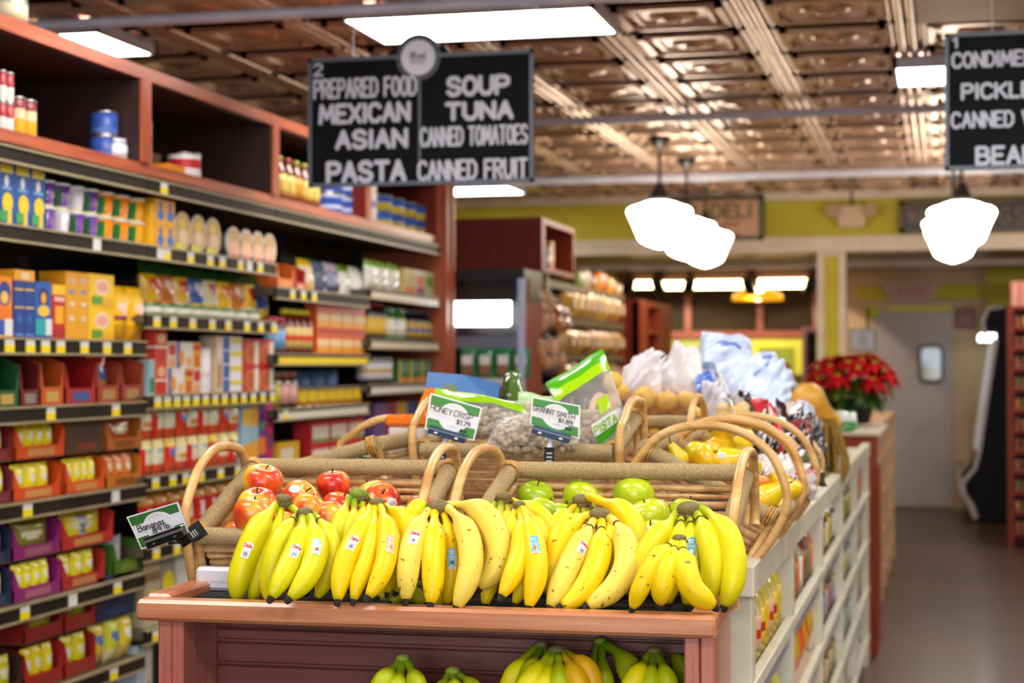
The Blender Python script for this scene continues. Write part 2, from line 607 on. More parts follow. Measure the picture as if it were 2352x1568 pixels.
# column
xa, xb = ony(1877, 700, YH).x, ony(1942, 700, YH).x
b = MB()
b.box(xa, xb, YH - 0.02, YH + 0.28, 0, zy(570, YH))
col_w = struct('trim_4', b, WHITEP)
b = MB()
b.box(xa + 0.065, xb - 0.055, YH - 0.03, YH - 0.02, 0.2, zy(592, YH)); struct('trim_5', b, OLIVE)
# back walls
b = MB(); b.box(-6.2, 4.5, YB + 0.3, YB + 0.4, 0, 2.6)
struct('wall_back', b, LIME)
xd = ony(1942, 800, YB).x
b = MB()
b.box(xd, 0.42, YB, YB + 0.1, 0, 2.5)
struct('wall_back_door', b, BEIGE)
b = MB()
b.box(ony(1963, 0, YB).x, 1.2, YB - 0.012, YB, zy(688, YB, 2050), zy(655, YB, 2050)); struct('trim_6', b, OLIVE)
b = MB()
b.box(0.42, 1.5, YB, YB + 0.1, 0, 2.5); struct('wall_back_right', b, LIME)
# swing door
dx0, dx1, dz1 = ony(2008, 900, YB).x, ony(2188, 900, YB).x, zy(716, YB, 2100)
b = MB(); b.box(dx0, dx1, YB - 0.05, YB - 0.005, 0.02, dz1, bev=0.006); door = struct('door_1', b, GREYDOOR, 'grey swing door with a small rounded window')
b = MB()
wx0, wx1, wz0, wz1 = ony(2106, 0, YB).x, ony(2166, 0, YB).x, zy(880, YB, 2130), zy(790, YB, 2130)


def rrect(x0, x1, z0, z1, r, n=5):
    out = []
    for cx, cz, a0 in ((x1 - r, z1 - r, 0), (x0 + r, z1 - r, 90), (x0 + r, z0 + r, 180), (x1 - r, z0 + r, 270)):
        for k in range(n + 1):
            a = math.radians(a0 + 90 * k / n)
            out.append((cx + r * math.cos(a), cz + r * math.sin(a)))
    return out


def prism(b, poly, y0, y1, col=(1, 1, 1), m=0):
    """polygon in x,z given counter-clockwise seen from -y, extruded y0..y1"""
    n = len(poly)
    a = b.add([(x, y0, z) for x, z in poly]); c = b.add([(x, y1, z) for x, z in poly])
    b.face([a + i for i in range(n)], col, m)
    b.face([c + i for i in range(n)][::-1], col, m)
    for i in range(n):
        j = (i + 1) % n
        b.face((a + i, c + i, c + j, a + j), col, m)


prism(b, rrect(wx0, wx1, wz0, wz1, 0.07), YB - 0.075, YB - 0.05, '#4a4644')
prism(b, rrect(wx0 + 0.035, wx1 - 0.035, wz0 + 0.04, wz1 - 0.04, 0.05), YB - 0.08, YB - 0.075, '#9fb2bd', 1)
prism(b, rrect(wx0 + 0.04, wx1 - 0.04, wz0 + 0.045, wz0 + 0.16, 0.02), YB - 0.083, YB - 0.08, '#a3a364', 1)
o = b.build('door_window', [PRINT, GLASSC], door); o['label'] = 'small rounded window in a dark rubber frame'
b = MB()
fx0, fx1 = dx0 - 0.05, dx1 + 0.06
b.box(fx0 - 0.10, dx0, YB - 0.03, YB, 0, dz1 + 0.11); b.box(dx1, fx1 + 0.10, YB - 0.03, YB, 0, dz1 + 0.11); b.box(dx0, dx1, YB - 0.03, YB, dz1, dz1 + 0.11)
struct('trim_7', b, BEIGE)
b = MB(); b.box(dx0 + 0.15, dx1, YB - 0.04, YB - 0.03, dz1 + 0.005, dz1 + 0.05); struct('trim_8', b, LIME)
b = MB(); b.box(xd, 0.42, YB - 0.02, YB, 0, 0.09); struct('baseboard_back', b, BEIGE)

# ---------------------------------------------------------------- ceiling lights
def troffer(x, y, label, grp='flat ceiling light panels', ln=1.12, wd=0.60):
    t = thing('ceiling_light_panel', label, 'ceiling light', (x, y, 2.985), 0, grp)
    b = MB()
    for (x0, x1, y0, y1) in ((-ln / 2, ln / 2, -wd / 2, -wd / 2 + 0.02), (-ln / 2, ln / 2, wd / 2 - 0.02, wd / 2), (-ln / 2, -ln / 2 + 0.02, -wd / 2, wd / 2), (ln / 2 - 0.02, ln / 2, -wd / 2, wd / 2)):
        b.box(x0, x1, y0, y1, -0.004, 0.06)
    b.build('frame', CONDUIT, t)
    b = MB(); b.box(-ln / 2 + 0.02, ln / 2 - 0.02, -wd / 2 + 0.02, wd / 2 - 0.02, 0.0, 0.04); b.build('diffuser', TROFF, t)
    return t


p = onz(1108, 60, 2.985)
troffer(p.x, p.y, 'bright white ceiling light panel just above the PREPARED FOOD aisle sign')
TRX, TRY = p.x, p.y
q = onz(200, 104, 2.985)
troffer(q.x - 0.35, q.y, 'white ceiling light panel half hidden behind the top of the shelving')
q = onz(2150, 174, 2.985)
troffer(q.x + 0.35, q.y, 'small looking lit ceiling panel beside the black CONDIMENTS sign edge')
q = onz(1046, 440, 2.985)
troffer(q.x, q.y, 'far ceiling light panel above the end of the long shelving')
for k, yy in enumerate((5.0, 2.6, 0.2)):
    for j, xx in enumerate((TRX, 0.25, 2.3)):
        troffer(xx, yy, 'ceiling light panel over the shop front, %s row, %s from the shelving' % (ORD[k], ORD[j]))
troffer(2.3, 7.4, 'ceiling light panel over the far side aisle')
troffer(2.3, 11.4, 'ceiling light panel over the far side aisle by the coolers')


troffer(1.5, 14.2, 'ceiling light panel over the far side aisle near the door end')  # extra unseen panel, added to light the door wall from the front

# ---------------------------------------------------------------- pipes along the ceiling
def pipe(name, label, y, z, r, brk):
    t = thing(name, label, 'pipe', (0, y, z), 0, 'pipes under the ceiling')
    b = MB(); b.tube([(-6.2, 0, 0), (4.5, 0, 0)], r, n=10, smooth=True); b.build('pipe', CONDUIT, t)
    for xx in brk:
        b = MB(); b.box(xx - 0.012, xx + 0.012, -0.012, 0.012, r * 0.5, CEIL - z)
        b.box(xx - 0.03, xx + 0.03, -r - 0.006, r + 0.006, -r - 0.006, r * 0.4); b.build('hanger', CONDUIT, t)


pipe('ceiling_pipe', 'grey pipe under the ceiling nearest to the light panel, carrying the signs', 6.8, ony(700, 28, 6.8).z, 0.024, (-4.2, -1.62, 0.6))
pipe('ceiling_pipe', 'grey pipe crossing the ceiling behind the black signs', 10.4, ony(1700, 265, 10.4).z, 0.025, (-3.4, -1.5, 0.4))
pipe('ceiling_pipe', 'thick pale pipe under the ceiling before the green header', 13.7, ony(1700, 403, 13.7).z, 0.036, (-3.5, -1.9, 0.32))

# ---------------------------------------------------------------- schoolhouse pendants
def pendant(px, pyc, t, label):
    c = P(px, pyc, t)
    o = thing('pendant_lamp', label, 'pendant lamp', (c.x, c.y, CEIL - 0.02), 0, 'white glass pendant lamps')
    d = CEIL - 0.02 - c.z
    b = MB(); b.lathe([(0.0, -0.085), (0.02, -0.08), (0.075, -0.01), (0.08, 0.0)], n=14); b.build('canopy', BLACKM, o)
    b = MB(); b.tube([(0, 0, -0.05), (0, 0, -d + 0.22)], 0.011, n=8); b.build('stem', BLACKM, o)
    b = MB(); b.lathe([(0.075, -d + 0.15), (0.072, -d + 0.19), (0.035, -d + 0.25), (0.03, -d + 0.28)], n=14); b.build('fitter', BLACKM, o)
    R = 0.222
    b = MB()
    b.lathe([(0.0, -0.165), (0.03, -0.158), (0.09, -0.138), (0.135, -0.112), (0.150, -0.088), (0.185, 0.0), (0.212, 0.055), (0.222, 0.080), (0.216, 0.102), (0.19, 0.118), (0.15, 0.128), (0.11, 0.145), (0.072, 0.156)],
            n=24, o=(0, 0, -d))
    b.build('glass_shade', LAMPG, o)


pendant(1515, 515, 11.8, 'white schoolhouse glass pendant, first of the three before the DELI sign')
pendant(1577, 547, 13.0, 'white schoolhouse glass pendant, middle of the three before the DELI sign')
pendant(1620, 568, 14.1, 'white schoolhouse glass pendant, furthest of the three before the DELI sign')
pendant(2209, 517, 11.5, 'white schoolhouse glass pendant under the CONDIMENTS sign, first of its three')
pendant(2190, 540, 12.7, 'white schoolhouse glass pendant under the CONDIMENTS sign, middle of its three')
pendant(2189, 556, 13.9, 'white schoolhouse glass pendant under the CONDIMENTS sign, furthest of its three')

# ---------------------------------------------------------------- hanging aisle signs
BOARD = noise_mat('black_chalkboard', '#08090b', '#0e0f12', 6, rough=0.6, spec=0.12)
CHALK = '#c3c8d6'


def aisle_sign(px0, px1, py0, py1, label, words, badge, divider, yy=6.75):
    a, c = ony(px0, py1, yy), ony(px1, py0, yy)
    z0, z1 = ony(px0, py1, yy).z, ony(px0, py0, yy).z
    o = thing('aisle_sign', label, 'aisle sign', (a.x, yy, z0), 0, 'black chalk aisle signs')
    W, H = c.x - a.x, z1 - z0
    b = MB(); b.box(0, W, -0.006, 0.012, 0, H)
    if badge:
        bx, bz = ony(962, 133, yy).x - a.x, ony(962, 133, yy).z - z0
        prism(b, [(bx + 0.098 * math.cos(k * PI / 12), bz + 0.098 * math.sin(k * PI / 12)) for k in range(24)], -0.006, 0.012)
        prism(b, [(bx - 0.15, H - 0.02), (bx + 0.15, H - 0.02), (bx + 0.11, H + 0.03), (bx - 0.11, H + 0.03)], -0.006, 0.012)
    b.build('board', BOARD, o)
    b = MB()
    fr = '#5b6472'
    e = 0.016
    for (x0, x1, q0, q1) in ((0, W, 0, e), (0, W, H - e, H), (0, e, 0, H), (W - e, W, 0, H)):
        b.box(x0, x1, -0.009, -0.006, q0, q1, fr)
    b.build('chalk_border', PRINT, o)
    if badge:
        b = MB()
        n = 28
        b.poly([(bx + 0.094 * math.cos(2 * PI * k / n), -0.0075, bz + 0.094 * math.sin(2 * PI * k / n)) for k in range(n)], '#474e59')
        b.poly([(bx + 0.072 * math.cos(2 * PI * k / n), -0.0095, bz + 0.072 * math.sin(2 * PI * k / n)) for k in range(n)], '#e2e2ec')
        mp = lambda x, y: (bx + x, -0.0105, bz + y)
        for (x0, x1, q0, q1) in ((-0.035, -0.008, -0.004, 0.024), (-0.004, 0.032, -0.004, 0.012)):
            b.poly([mp(x0, q0), mp(x1, q0), mp(x1, q1), mp(x0, q1)], '#8b8b97')
        for q in ([(-0.035, -0.012), (0.035, -0.010)], [(-0.028, -0.022), (-0.005, -0.02)], [(0.004, -0.021), (0.03, -0.023)], [(0.02, 0.012), (0.034, 0.02)]):
            b.ribbon(q, 0.006, '#9a9aa6', mp)
        b.build('round_badge', PRINT, o)
    mp = lambda x, y: (x, -0.0085, y)
    if divider:
        b = MB()
        d0, d1 = ony(965, 420, yy), ony(965, 180, yy)
        b.ribbon([(d0.x - a.x, d0.z - z0), (d1.x - a.x, d1.z - z0)], 0.010, fr, mp); b.build('divider_line', PRINT, o)
    for (txt, x0, x1, y0, y1, st) in words:
        l, r = ony(x0, y1, yy), ony(x1, y0, yy)
        l2 = ony(x0, y0, yy)
        st *= 1.12 if st > 0.0145 else 0.95
        b = MB(); write(b, txt, l.x - a.x + st / 2, l.z - z0 + st / 2, r.x - l.x - st, l2.z - l.z - st, st, CHALK, mp, gap=1.5); b.build('chalk_lettering', PRINT, o)
    for xx in (W * 0.2, W * 0.8):
        b = MB(); b.tube([(xx, 0.003, H), (xx, 0.003, H + 0.05), (xx, 0.03, ony(700, 28, 6.8).z - z0)], 0.003, n=6); b.build('hanging_wire', CONDUIT, o)
    return o


aisle_sign(709, 1226, 136, 431, 'black chalk sign reading PREPARED FOOD, MEXICAN, ASIAN, PASTA with a round white badge', [
    ('2', 721, 744, 147, 177, 0.010), ('PREPARED FOOD', 721, 960, 183, 230, 0.0125), ('MEXICAN', 733, 945, 240, 288, 0.0155),
    ('ASIAN', 771, 939, 299, 346, 0.0165), ('PASTA', 750, 935, 371, 423, 0.0175), ('SOUP', 1026, 1173, 176, 224, 0.0165),
    ('TUNA', 1023, 1181, 235, 280, 0.0165), ('CANNED TOMATOES', 966, 1214, 293, 339, 0.0115), ('CANNED FRUIT', 960, 1214, 369, 417, 0.0135)], True, True)
aisle_sign(2170, 2730, 77, 392, 'black chalk sign reading CONDIMENTS, PICKLES, CANNED VEG, BEANS over the wide aisle', [
    ('1', 2187, 2204, 87, 113, 0.010), ('CONDIMENTS', 2185, 2428, 121, 159, 0.0115), ('PICKLES', 2207, 2405, 192, 231, 0.0125),
    ('CANNED VEG', 2184, 2418, 258, 297, 0.0105), ('BEANS', 2240, 2420, 336, 381, 0.0145)], False, False)

# air supply box behind the second sign
q = onz(2108, 55, 2.95)
o = thing('air_supply_box', 'off white air supply box on the ceiling above the CONDIMENTS sign', 'air vent', (q.x, q.y, 2.95))
b = MB(); b.box(0, 1.3, -1.1, 0, 0, 0.055); b.build('housing', WHITEP, o)
b = MB(); b.box(0.52, 0.8, -1.0, -0.16, -0.006, 0.0); b.build('grille', BLACKM, o)

# ---------------------------------------------------------------- things on the green header
def on_header(px, py):
    return ony(px, py, YH - 0.0)


a, c = on_header(1500, 557), on_header(1756, 450)
o = thing('deli_sign', 'framed cream sign reading DELI hung on the green header', 'sign', (a.x, YH - 0.09, a.z))
W, H = c.x - a.x, c.z - a.z
b = MB(); b.box(0, W, 0, 0.03, 0, H); b.build('panel', colour_mat('cream_sign_panel', 0.5), o).data
b = MB()
for (x0, x1, q0, q1) in ((0, W, 0, 0.04), (0, W, H - 0.04, H), (0, 0.04, 0, H), (W - 0.04, W, 0, H)):
    b.box(x0, x1, -0.02, 0.03, q0, q1, '#463c1e')
b.build('frame', PRINT, o)
b = MB()
mp = lambda x, y: (x, -0.004, y)
b.poly([(0.03, -0.002, 0.03), (W - 0.03, -0.002, 0.03), (W - 0.03, -0.002, H - 0.03), (0.03, -0.002, H - 0.03)], '#c69a74')


def hw(px, py):
    g = on_header(px, py); return g.x - a.x, g.z - a.z


for txt, x0, x1, y0, y1, st in (('DELI', 1638, 1727, 470, 502, 0.026), ('+', 1618, 1630, 480, 494, 0.02), ('S', 1584, 1602, 474, 498, 0.02)):
    l, r = hw(x0, y1), hw(x1, y0)
    write(b, txt, l[0], l[1], r[0] - l[0], r[1] - l[1], st, '#4c4a1c', mp, gap=1.6)
for (x0, x1, yy) in ((1640, 1652, 521), (1656, 1664, 521), (1668, 1698, 516), (1642, 1662, 540), (1668, 1688, 540), (1692, 1700, 540)):
    l, r = hw(x0, yy), hw(x1, yy)
    b.ribbon([l, r], 0.03, '#a8483a', mp)
b.build('painted_lettering', PRINT, o)

a, c = on_header(2067, 538), on_header(2480, 456)
o = thing('hanging_wall_sign', 'long black framed sign with faded letters on the green header', 'sign', (a.x, YH - 0.12, a.z))
W, H = c.x - a.x, c.z - a.z
b = MB(); b.box(0, W, 0, 0.03, 0, H, '#1d1612'); b.build('panel', PRINT, o)
b = MB()
for (x0, x1, q0, q1) in ((0, W, 0, 0.045), (0, W, H - 0.045, H), (0, 0.045, 0, H), (W - 0.045, W, 0, H)):
    b.box(x0, x1, -0.02, 0.03, q0, q1, '#4d382c')
b.build('frame', PRINT, o)
b = MB()
for txt, x0, x1 in (('W', 2085, 2104), ('A', 2110, 2128), ('G', 2297, 2318), ('S', 2332, 2350)):
    l, r = hw(x0, 514), hw(x1, 480)
    b = MB(); write(b, txt, l[0], l[1], r[0] - l[0], r[1] - l[1], 0.022, '#6b5546', mp); b.build('painted_lettering', PRINT, o)

g = on_header(1957, 498)
o = thing('emergency_light', 'beige twin head emergency light on the green header', 'emergency light', (g.x, YH - 0.09, g.z))
b = MB()
prism(b, [(-0.11, -0.10), (0.11, -0.10), (0.13, 0.09), (-0.13, 0.09)], -0.03, 0.09, '#c9ac8c')
b.build('housing', PRINT, o)
for s_ in (-1, 1):
    b = MB(); b.lathe([(0.03, -0.03), (0.065, 0.02), (0.06, 0.06)], '#bda083', n=14, o=(0, 0, 0))
    h = b.build('lamp_head', PRINT, o); h.location = (s_ * 0.165, -0.02, 0.03); h.rotation_euler = (1.1, 0, 0)
b = MB(); b.tube([(0, 0.03, 0.09), (0, 0.03, 0.24), (0, 0.08, 0.26)], 0.012, '#5a4634', n=6); b.build('conduit', PRINT, o)

# ---------------------------------------------------------------- the deli behind the column
YD = 18.75
a0 = ony(1430, 700, YD).x
c0 = ony(1876, 700, YD).x
o = thing('menu_board', 'dark menu boards in a red frame above the deli counter', 'menu board', (a0, YD, 0))
Z = lambda py: ony(1700, py, YD).z
b = MB(); b.box(0, c0 - a0, 0, 0.04, Z(765), Z(660), '#3c3022'); b.build('panel', MATTE, o)
for (p0, p1) in ((1573, 1588), (1738, 1752), (1430, 1442), (1866, 1876)):
    b = MB(); b.box(ony(p0, 0, YD).x - a0, ony(p1, 0, YD).x - a0, -0.05, 0.02, Z(768), Z(625), '#93452a'); b.build('post', PRINT, o)
for (q0, q1, cc) in ((776, 760, '#93452a'), (645, 620, '#4a1a12')):
    b = MB(); b.box(0, c0 - a0, -0.04, 0.02, Z(q0), Z(q1), cc); b.build('rail', PRINT, o)
WARM = glow_mat('warm_lit_tube', '#ffd9a0', 14.0)
for k, (p0, p1, q0, q1, lab) in enumerate(((1450, 1500, 662, 645, 'short warm strip light by the wooden cupboard'), (1522, 1580, 664, 646, 'second warm strip light over the menu boards'),
                                           (1590, 1714, 663, 643, 'long warm strip light over the middle menu board'), (1742, 1856, 661, 640, 'warm strip light beside the orange dome lamp'))):
    l, r = ony(p0, q0, YD - 0.5), ony(p1, q1, YD - 0.5)
    o = thing('strip_light', lab, 'strip light', (l.x, YD - 0.5, l.z), 0, 'deli strip lights')
    b = MB(); b.box(0, r.x - l.x, 0, 0.05, 0, r.z - l.z); b.build('tube', WARM, o)
    b = MB(); b.box(0, r.x - l.x, 0.05, 0.09, 0, 2.5 - l.z, '#3a2a1c'); b.build('bracket', PRINT, o)
for k, px in enumerate((1445, 1511, 1583, 1719, 1861)):
    g = ony(px, 655, YD - 1.15)
    o = thing('track_spotlight', 'black track spotlight over the deli, %s from the bread shelves' % ORD[k], 'spotlight', (g.x, g.y, 2.5), 0, 'deli track spotlights')
    b = MB(); b.tube([(0, 0, 0), (0, 0, g.z - 2.5 + 0.05)], 0.012, n=6); b.build('arm', BLACKM, o)
    b = MB(); b.lathe([(0.055, -0.09), (0.06, 0.04), (0.035, 0.09)], n=12); h = b.build('lamp_head', BLACKM, o)
    h.location = (0, 0, g.z - 2.5); h.rotation_euler = (0.5, 0.35 * (-1) ** k, 0)
    sl = bpy.data.lights.new('spot_beam', 'SPOT'); sl.energy = 20; sl.color = (1, 0.86, 0.62); sl.spot_size = 1.6; sl.shadow_soft_size = 0.05
    so = bpy.data.objects.new('spot_beam', sl); C.objects.link(so); so.parent = o; so.location = (0, 0.06, g.z - 2.62); so.rotation_euler = (0.75, 0, 0)
g = ony(1740, 676, YD - 0.7)
o = thing('dome_lamp', 'orange dome pendant lamp over the deli counter', 'pendant lamp', (g.x, g.y, 2.5))
b = MB(); b.tube([(0, 0, 0), (0, 0, g.z - 2.5 + 0.05)], 0.008, n=6); b.build('cord', BLACKM, o)
b = MB(); b.lathe([(0.27, -0.06), (0.25, 0.0), (0.16, 0.045), (0.05, 0.07)], '#e8a018', n=20); h = b.build('shade', glow_mat('orange_glass_lit', '#f0a010', 0.9), o); h.location = (0, 0, g.z - 2.5)
b = MB(); b.ball((0, 0, 0.0), 0.07, n=12); h = b.build('bulb', glow_mat('warm_bulb', '#fff0c8', 8.0), o); h.location = (0.02, -0.16, g.z - 2.5)
# counter wall with a serving hatch
o = thing('serving_hatch', 'yellow green framed serving hatch under the menu boards', 'hatch', (ony(1728, 0, YD).x, YD, 0))
hx1 = ony(1868, 0, YD).x - ony(1728, 0, YD).x
b = MB(); b.box(0, hx1, -0.12, 0.1, Z(860), Z(780), '#d6d63a'); b.build('surround', PRINT, o)
b = MB(); b.box(0.07, hx1 - 0.2, -0.135, -0.12, Z(860), Z(798), '#8d9a36'); b.build('opening', MATTE, o)
o = thing('deli_shelf_wall', 'pale green deli back wall unit behind the plastic bags', 'wall unit', (ony(1542, 0, YD).x, YD, 0))
b = MB(); b.box(0, ony(1728, 0, YD).x - ony(1542, 0, YD).x, 0.02, 0.1, 0.9, Z(768), '#b9bd58'); b.build('panel', PRINT, o)
b = MB(); b.box(0, 0.16, -0.02, 0.02, Z(835), Z(800), '#75703a'); b.build('niche', MATTE, o)
o = thing('chalkboard_easel', 'tall brown framed chalkboard beside the green column', 'chalkboard', (ony(1846, 0, 16.6).x, 16.6, 0))
zz = lambda py: ony(1858, py, 16.6).z
b = MB(); b.box(0.02, 0.11, 0, 0.02, 0.3, zz(756), '#20170f'); b.build('slate', MATTE, o)
b = MB(); b.box(-0.02, 0.02, -0.02, 0.03, 0, zz(750)); b.box(0.02, 0.115, -0.02, 0.03, zz(762), zz(750)); b.build('frame', WOODZ, o)

# ---------------------------------------------------------------- the door end
g = ony(1952, 806, 17.0); h_ = ony(2011, 756, 17.0)
o = thing('notice_stand', 'white printed notice in a black frame on a pole stand', 'notice stand', (g.x, 17.0, 0))
W, H = h_.x - g.x, h_.z - g.z
b = MB(); b.box(0, W, 0, 0.02, g.z, g.z + H, '#26282e', bev=0.004); b.build('frame', PRINT, o)
b = MB(); b.box(0.012, W - 0.012, -0.003, 0, g.z + 0.012, g.z + H - 0.012, '#d9dcea')
for k in range(7):
    b.poly([(0.08, -0.004, g.z + 0.05 + k * 0.018), (W - 0.08, -0.004, g.z + 0.05 + k * 0.018), (W - 0.08, -0.004, g.z + 0.058 + k * 0.018), (0.08, -0.004, g.z + 0.058 + k * 0.018)], '#9a8a86')
b.build('paper', PRINT, o)
b = MB(); b.tube([(W * 0.7, 0.02, 0.02), (W * 0.7, 0.02, g.z + H + 0.2)], 0.012, n=8); b.lathe([(0.15, 0.0), (0.14, 0.02), (0.02, 0.03)], n=16, o=(W * 0.7, 0.02, 0)); b.build('pole', BLACKM, o)
g = ony(2003, 717, YB - 0.1)
o = thing('hanging_ornament', 'small yellow green ribbon bow at the corner of the grey door', 'ornament', g)
b = MB()
for k in range(7):
    a = k * 2 * PI / 7
    b.ball((0.045 * math.cos(a), 0, 0.04 * math.sin(a)), (0.035, 0.02, 0.03), '#bcc43a', n=8)
b.build('bow', MATTE, o)
b = MB(); b.box(-0.012, 0.012, 0.0, 0.09, -0.02, 0.02, '#3a3a20'); b.build('hook', PRINT, o)
g = ony(2092, 690, YB - 0.16)
o = thing('door_banner', 'pale banner with red lettering hung above the grey door', 'banner', g)
b = MB(); prism(b, [(-0.21, 0), (0.21, 0), (0.29, 0.17), (-0.29, 0.17)], -0.01, 0.03, '#a8876e'); b.box(-0.02, 0.02, 0.03, 0.16, 0.1, 0.14, '#5a4634'); b.build('panel', PRINT, o)
b = MB()
for k, (x0, x1) in enumerate(((-0.2, -0.13), (-0.11, -0.06), (-0.03, 0.02), (0.05, 0.1), (0.13, 0.2))):
    b.ribbon([(x0, 0.04), (x0, 0.12), (x1, 0.12), (x1, 0.05)], 0.022, '#a03c3c', lambda x, y: (x, -0.014, y))
b.build('lettering', PRINT, o)
g = ony(2218, 733, YB - 0.02)
o = thing('alarm_box', 'dark red alarm box on the wall beside the grey door', 'alarm', g)
b = MB(); b.box(-0.10, 0.10, -0.06, 0.02, -0.10, 0.10, '#6a2028', bev=0.01); b.build('case', PRINT, o)
b = MB(); b.box(-0.06, 0.06, -0.066, -0.06, -0.05, 0.05, '#803a40'); b.build('cover', PRINT, o)

# cooler case with its navy end panel
YC = 17.05
cp = lambda px, py: (ony(px, py, YC).x, ony(px, py, YC).z)
o = thing('cooler_case', 'navy refrigerated display case with a curved silver edge by the door', 'cooler', (0, YC, 0))
prof = [(2360, 1194), (2360, 705), (2304, 705), (2270, 708), (2257, 738), (2262, 770), (2288, 782), (2276, 860), (2262, 950), (2250, 1035), (2240, 1075), (2212, 1108), (2214, 1134), (2232, 1158), (2242, 1188), (2264, 1196)]
b = MB(); prism(b, [cp(*q) for q in prof][::-1], 0, 1.4, '#080b14'); b.build('end_panel', MATTE, o)
b = MB(); b.tube([V((x, -0.01, z)) for x, z in (cp(*q) for q in prof[2:-1])], 0.02, '#b9b2b0', n=8); b.build('silver_edge', GLOSS, o)
b = MB(); b.poly([(x, -0.015, z) for x, z in (cp(*q) for q in ((2245, 1040), (2290, 790), (2270, 786), (2236, 1020)))], '#c4c2c8'); b.build('side_glass', GLOSS, o)
b = MB(); b.box(cp(2250, 0)[0], cp(2284, 0)[0], -0.02, 1.3, cp(2260, 780)[1], cp(2260, 766)[1]); b.build('lamp_tube', glow_mat('cold_lit_tube', '#f4f8ff', 5), o)
b = MB(); b.tube([V((x, -0.03, z)) for x, z in (cp(*q) for q in ((2205, 1055), (2203, 1085), (2207, 1130), (2228, 1160), (2240, 1190)))], 0.022, '#a79a94', n=8); b.build('bumper', PRINT, o)

# spice rack in front of it
YS = 14.75
g = ony(2316, 1000, YS); sx0 = g.x
zt = ony(2330, 702, YS).z
o = thing('spice_rack', 'red wooden rack of small jars beside the navy cooler', 'rack', (sx0, YS, 0))
b = MB(); b.box(0, 0.045, 0, 0.3, 0, zt); b.build('side_panel', WOODD, o)
b = MB(); b.box(0.75, 0.795, 0, 0.3, 0, zt); b.build('side_panel', WOODD, o)
b = MB(); b.box(0.045, 0.75, 0.28, 0.3, 0, zt); b.build('back_board', WOODD, o)
nsh = 11
for k in range(nsh + 1):
    b = MB(); b.box(0.045, 0.75, 0, 0.28, 0.1 + k * (zt - 0.13) / nsh, 0.13 + k * (zt - 0.13) / nsh); b.build('shelf', WOODD, o)
SJ = MB(); SJ.lathe([(0.026, 0), (0.027, 0.06), (0.022, 0.068)], '#8a4a2c', n=10); 
jar_body = SJ
n_j = 0
pal = ['#8a4024', '#b0763a', '#5c6a2a', '#9a5a2e', '#7a3020']
for k in range(nsh):
    for j in range(2):
        z = 0.13 + k * (zt - 0.13) / nsh
        r = thing('spice_jar', 'spice jar, %s from the cooler, on rack shelf %s from the floor' % (ORD[j], ORD[k]), 'jar', (sx0 + 0.075 + j * 0.062, YS + 0.06, z), 0, 'spice jars in the red rack')
        b = MB(); b.lathe([(0.024, 0, '#c9a58a'), (0.026, 0.015, pal[(k + j) % 5]), (0.026, 0.075, '#a98a70'), (0.02, 0.085)], n=10); b.build('glass', GLOSS, r)
        b = MB(); b.lathe([(0.022, 0.085), (0.022, 0.105)], '#1c1614', n=10); b.build('lid', PRINT, r)
o = thing('wooden_crate', 'plain wooden crate on top of the red spice rack', 'crate', (sx0 + 0.03, YS + 0.02, zt))
b = MB()
for yy in (0, 0.2):
    for k in range(4):
        b = MB(); b.box(k * 0.065, k * 0.065 + 0.055, yy, yy + 0.02, 0, 0.2); b.build('slat', WOODZ, o)
b = MB(); b.box(0, 0.25, 0.02, 0.2, 0.0, 0.015); b.box(0, 0.015, 0.02, 0.2, 0.015, 0.2); b.box(0.235, 0.25, 0.02, 0.2, 0.015, 0.2); b.build('ends', WOODX, o)
# ================================================================ the long wall of shelving
XF = -2.73                 # shelf front
XP = XF - 0.03             # product fronts
BY = [4.40, 5.62, 6.84, 8.06, 9.28]
BN = ['near', 'second', 'third', 'far']


def ys(px, x=XF):
    return onx(px, 835, x).y


bays = []
for k in range(4):
    y0, y1 = BY[k], BY[k + 1]
    bay = thing('shelving_unit', 'steel shelving bay under a red wooden cubby, %s of the four' % ['nearest', 'second nearest', 'third nearest', 'farthest'][k], 'shelving', (XF, y0, 0), 0, 'grocery shelving bays')
    bays.append(bay)
    T = Matrix.Translation((-XF, -y0, 0))
    b = MB(T); b.box(-3.24, -3.21, y0, y1, 0, 2.16); b.build('back_panel', DARKST, bay)
    b = MB(T); b.box(-3.21, -2.76, y0 + 0.002, y1 - 0.002, 0, 0.16); b.build('plinth', STEEL, bay)
    for yy in (y0, y1 - 0.02):
        b = MB(T); b.box(-3.21, -3.17, yy, yy + 0.02, 0.16, 2.16); b.build('upright', DARKST, bay)
    b = MB(T)                                            # wooden cubby: top, bottom, ends, back
    b.box(-3.2, XF + 0.0, y0, y1, 2.50, 2.545); b.build('cubby_top', WOODRY, bay)
    b = MB(T); b.box(-3.2, XF + 0.0, y0, y1, 2.165, 2.205); b.build('cubby_floor', WOODRY, bay)
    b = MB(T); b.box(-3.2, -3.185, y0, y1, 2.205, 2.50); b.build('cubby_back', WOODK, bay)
    b = MB(T); b.box(-3.185, XF - 0.02, y0 + 0.035, y1 - 0.035, 2.494, 2.4995); b.build('cubby_shade_sheet', WOODK, bay)  # added dark sheet imitating the shade under the cubby top
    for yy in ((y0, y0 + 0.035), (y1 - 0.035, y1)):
        b = MB(T); b.box(-3.185, XF + 0.002, yy[0], yy[1], 2.205, 2.50); b.build('cubby_divider', WOODK if k < 2 else WOODD, bay)  # near bays get the blacker wood, deeper shade painted in
        b = MB(T); b.box(XF + 0.002, XF + 0.012, yy[0], yy[1], 2.205, 2.50); b.build('cubby_post', WOODR, bay)


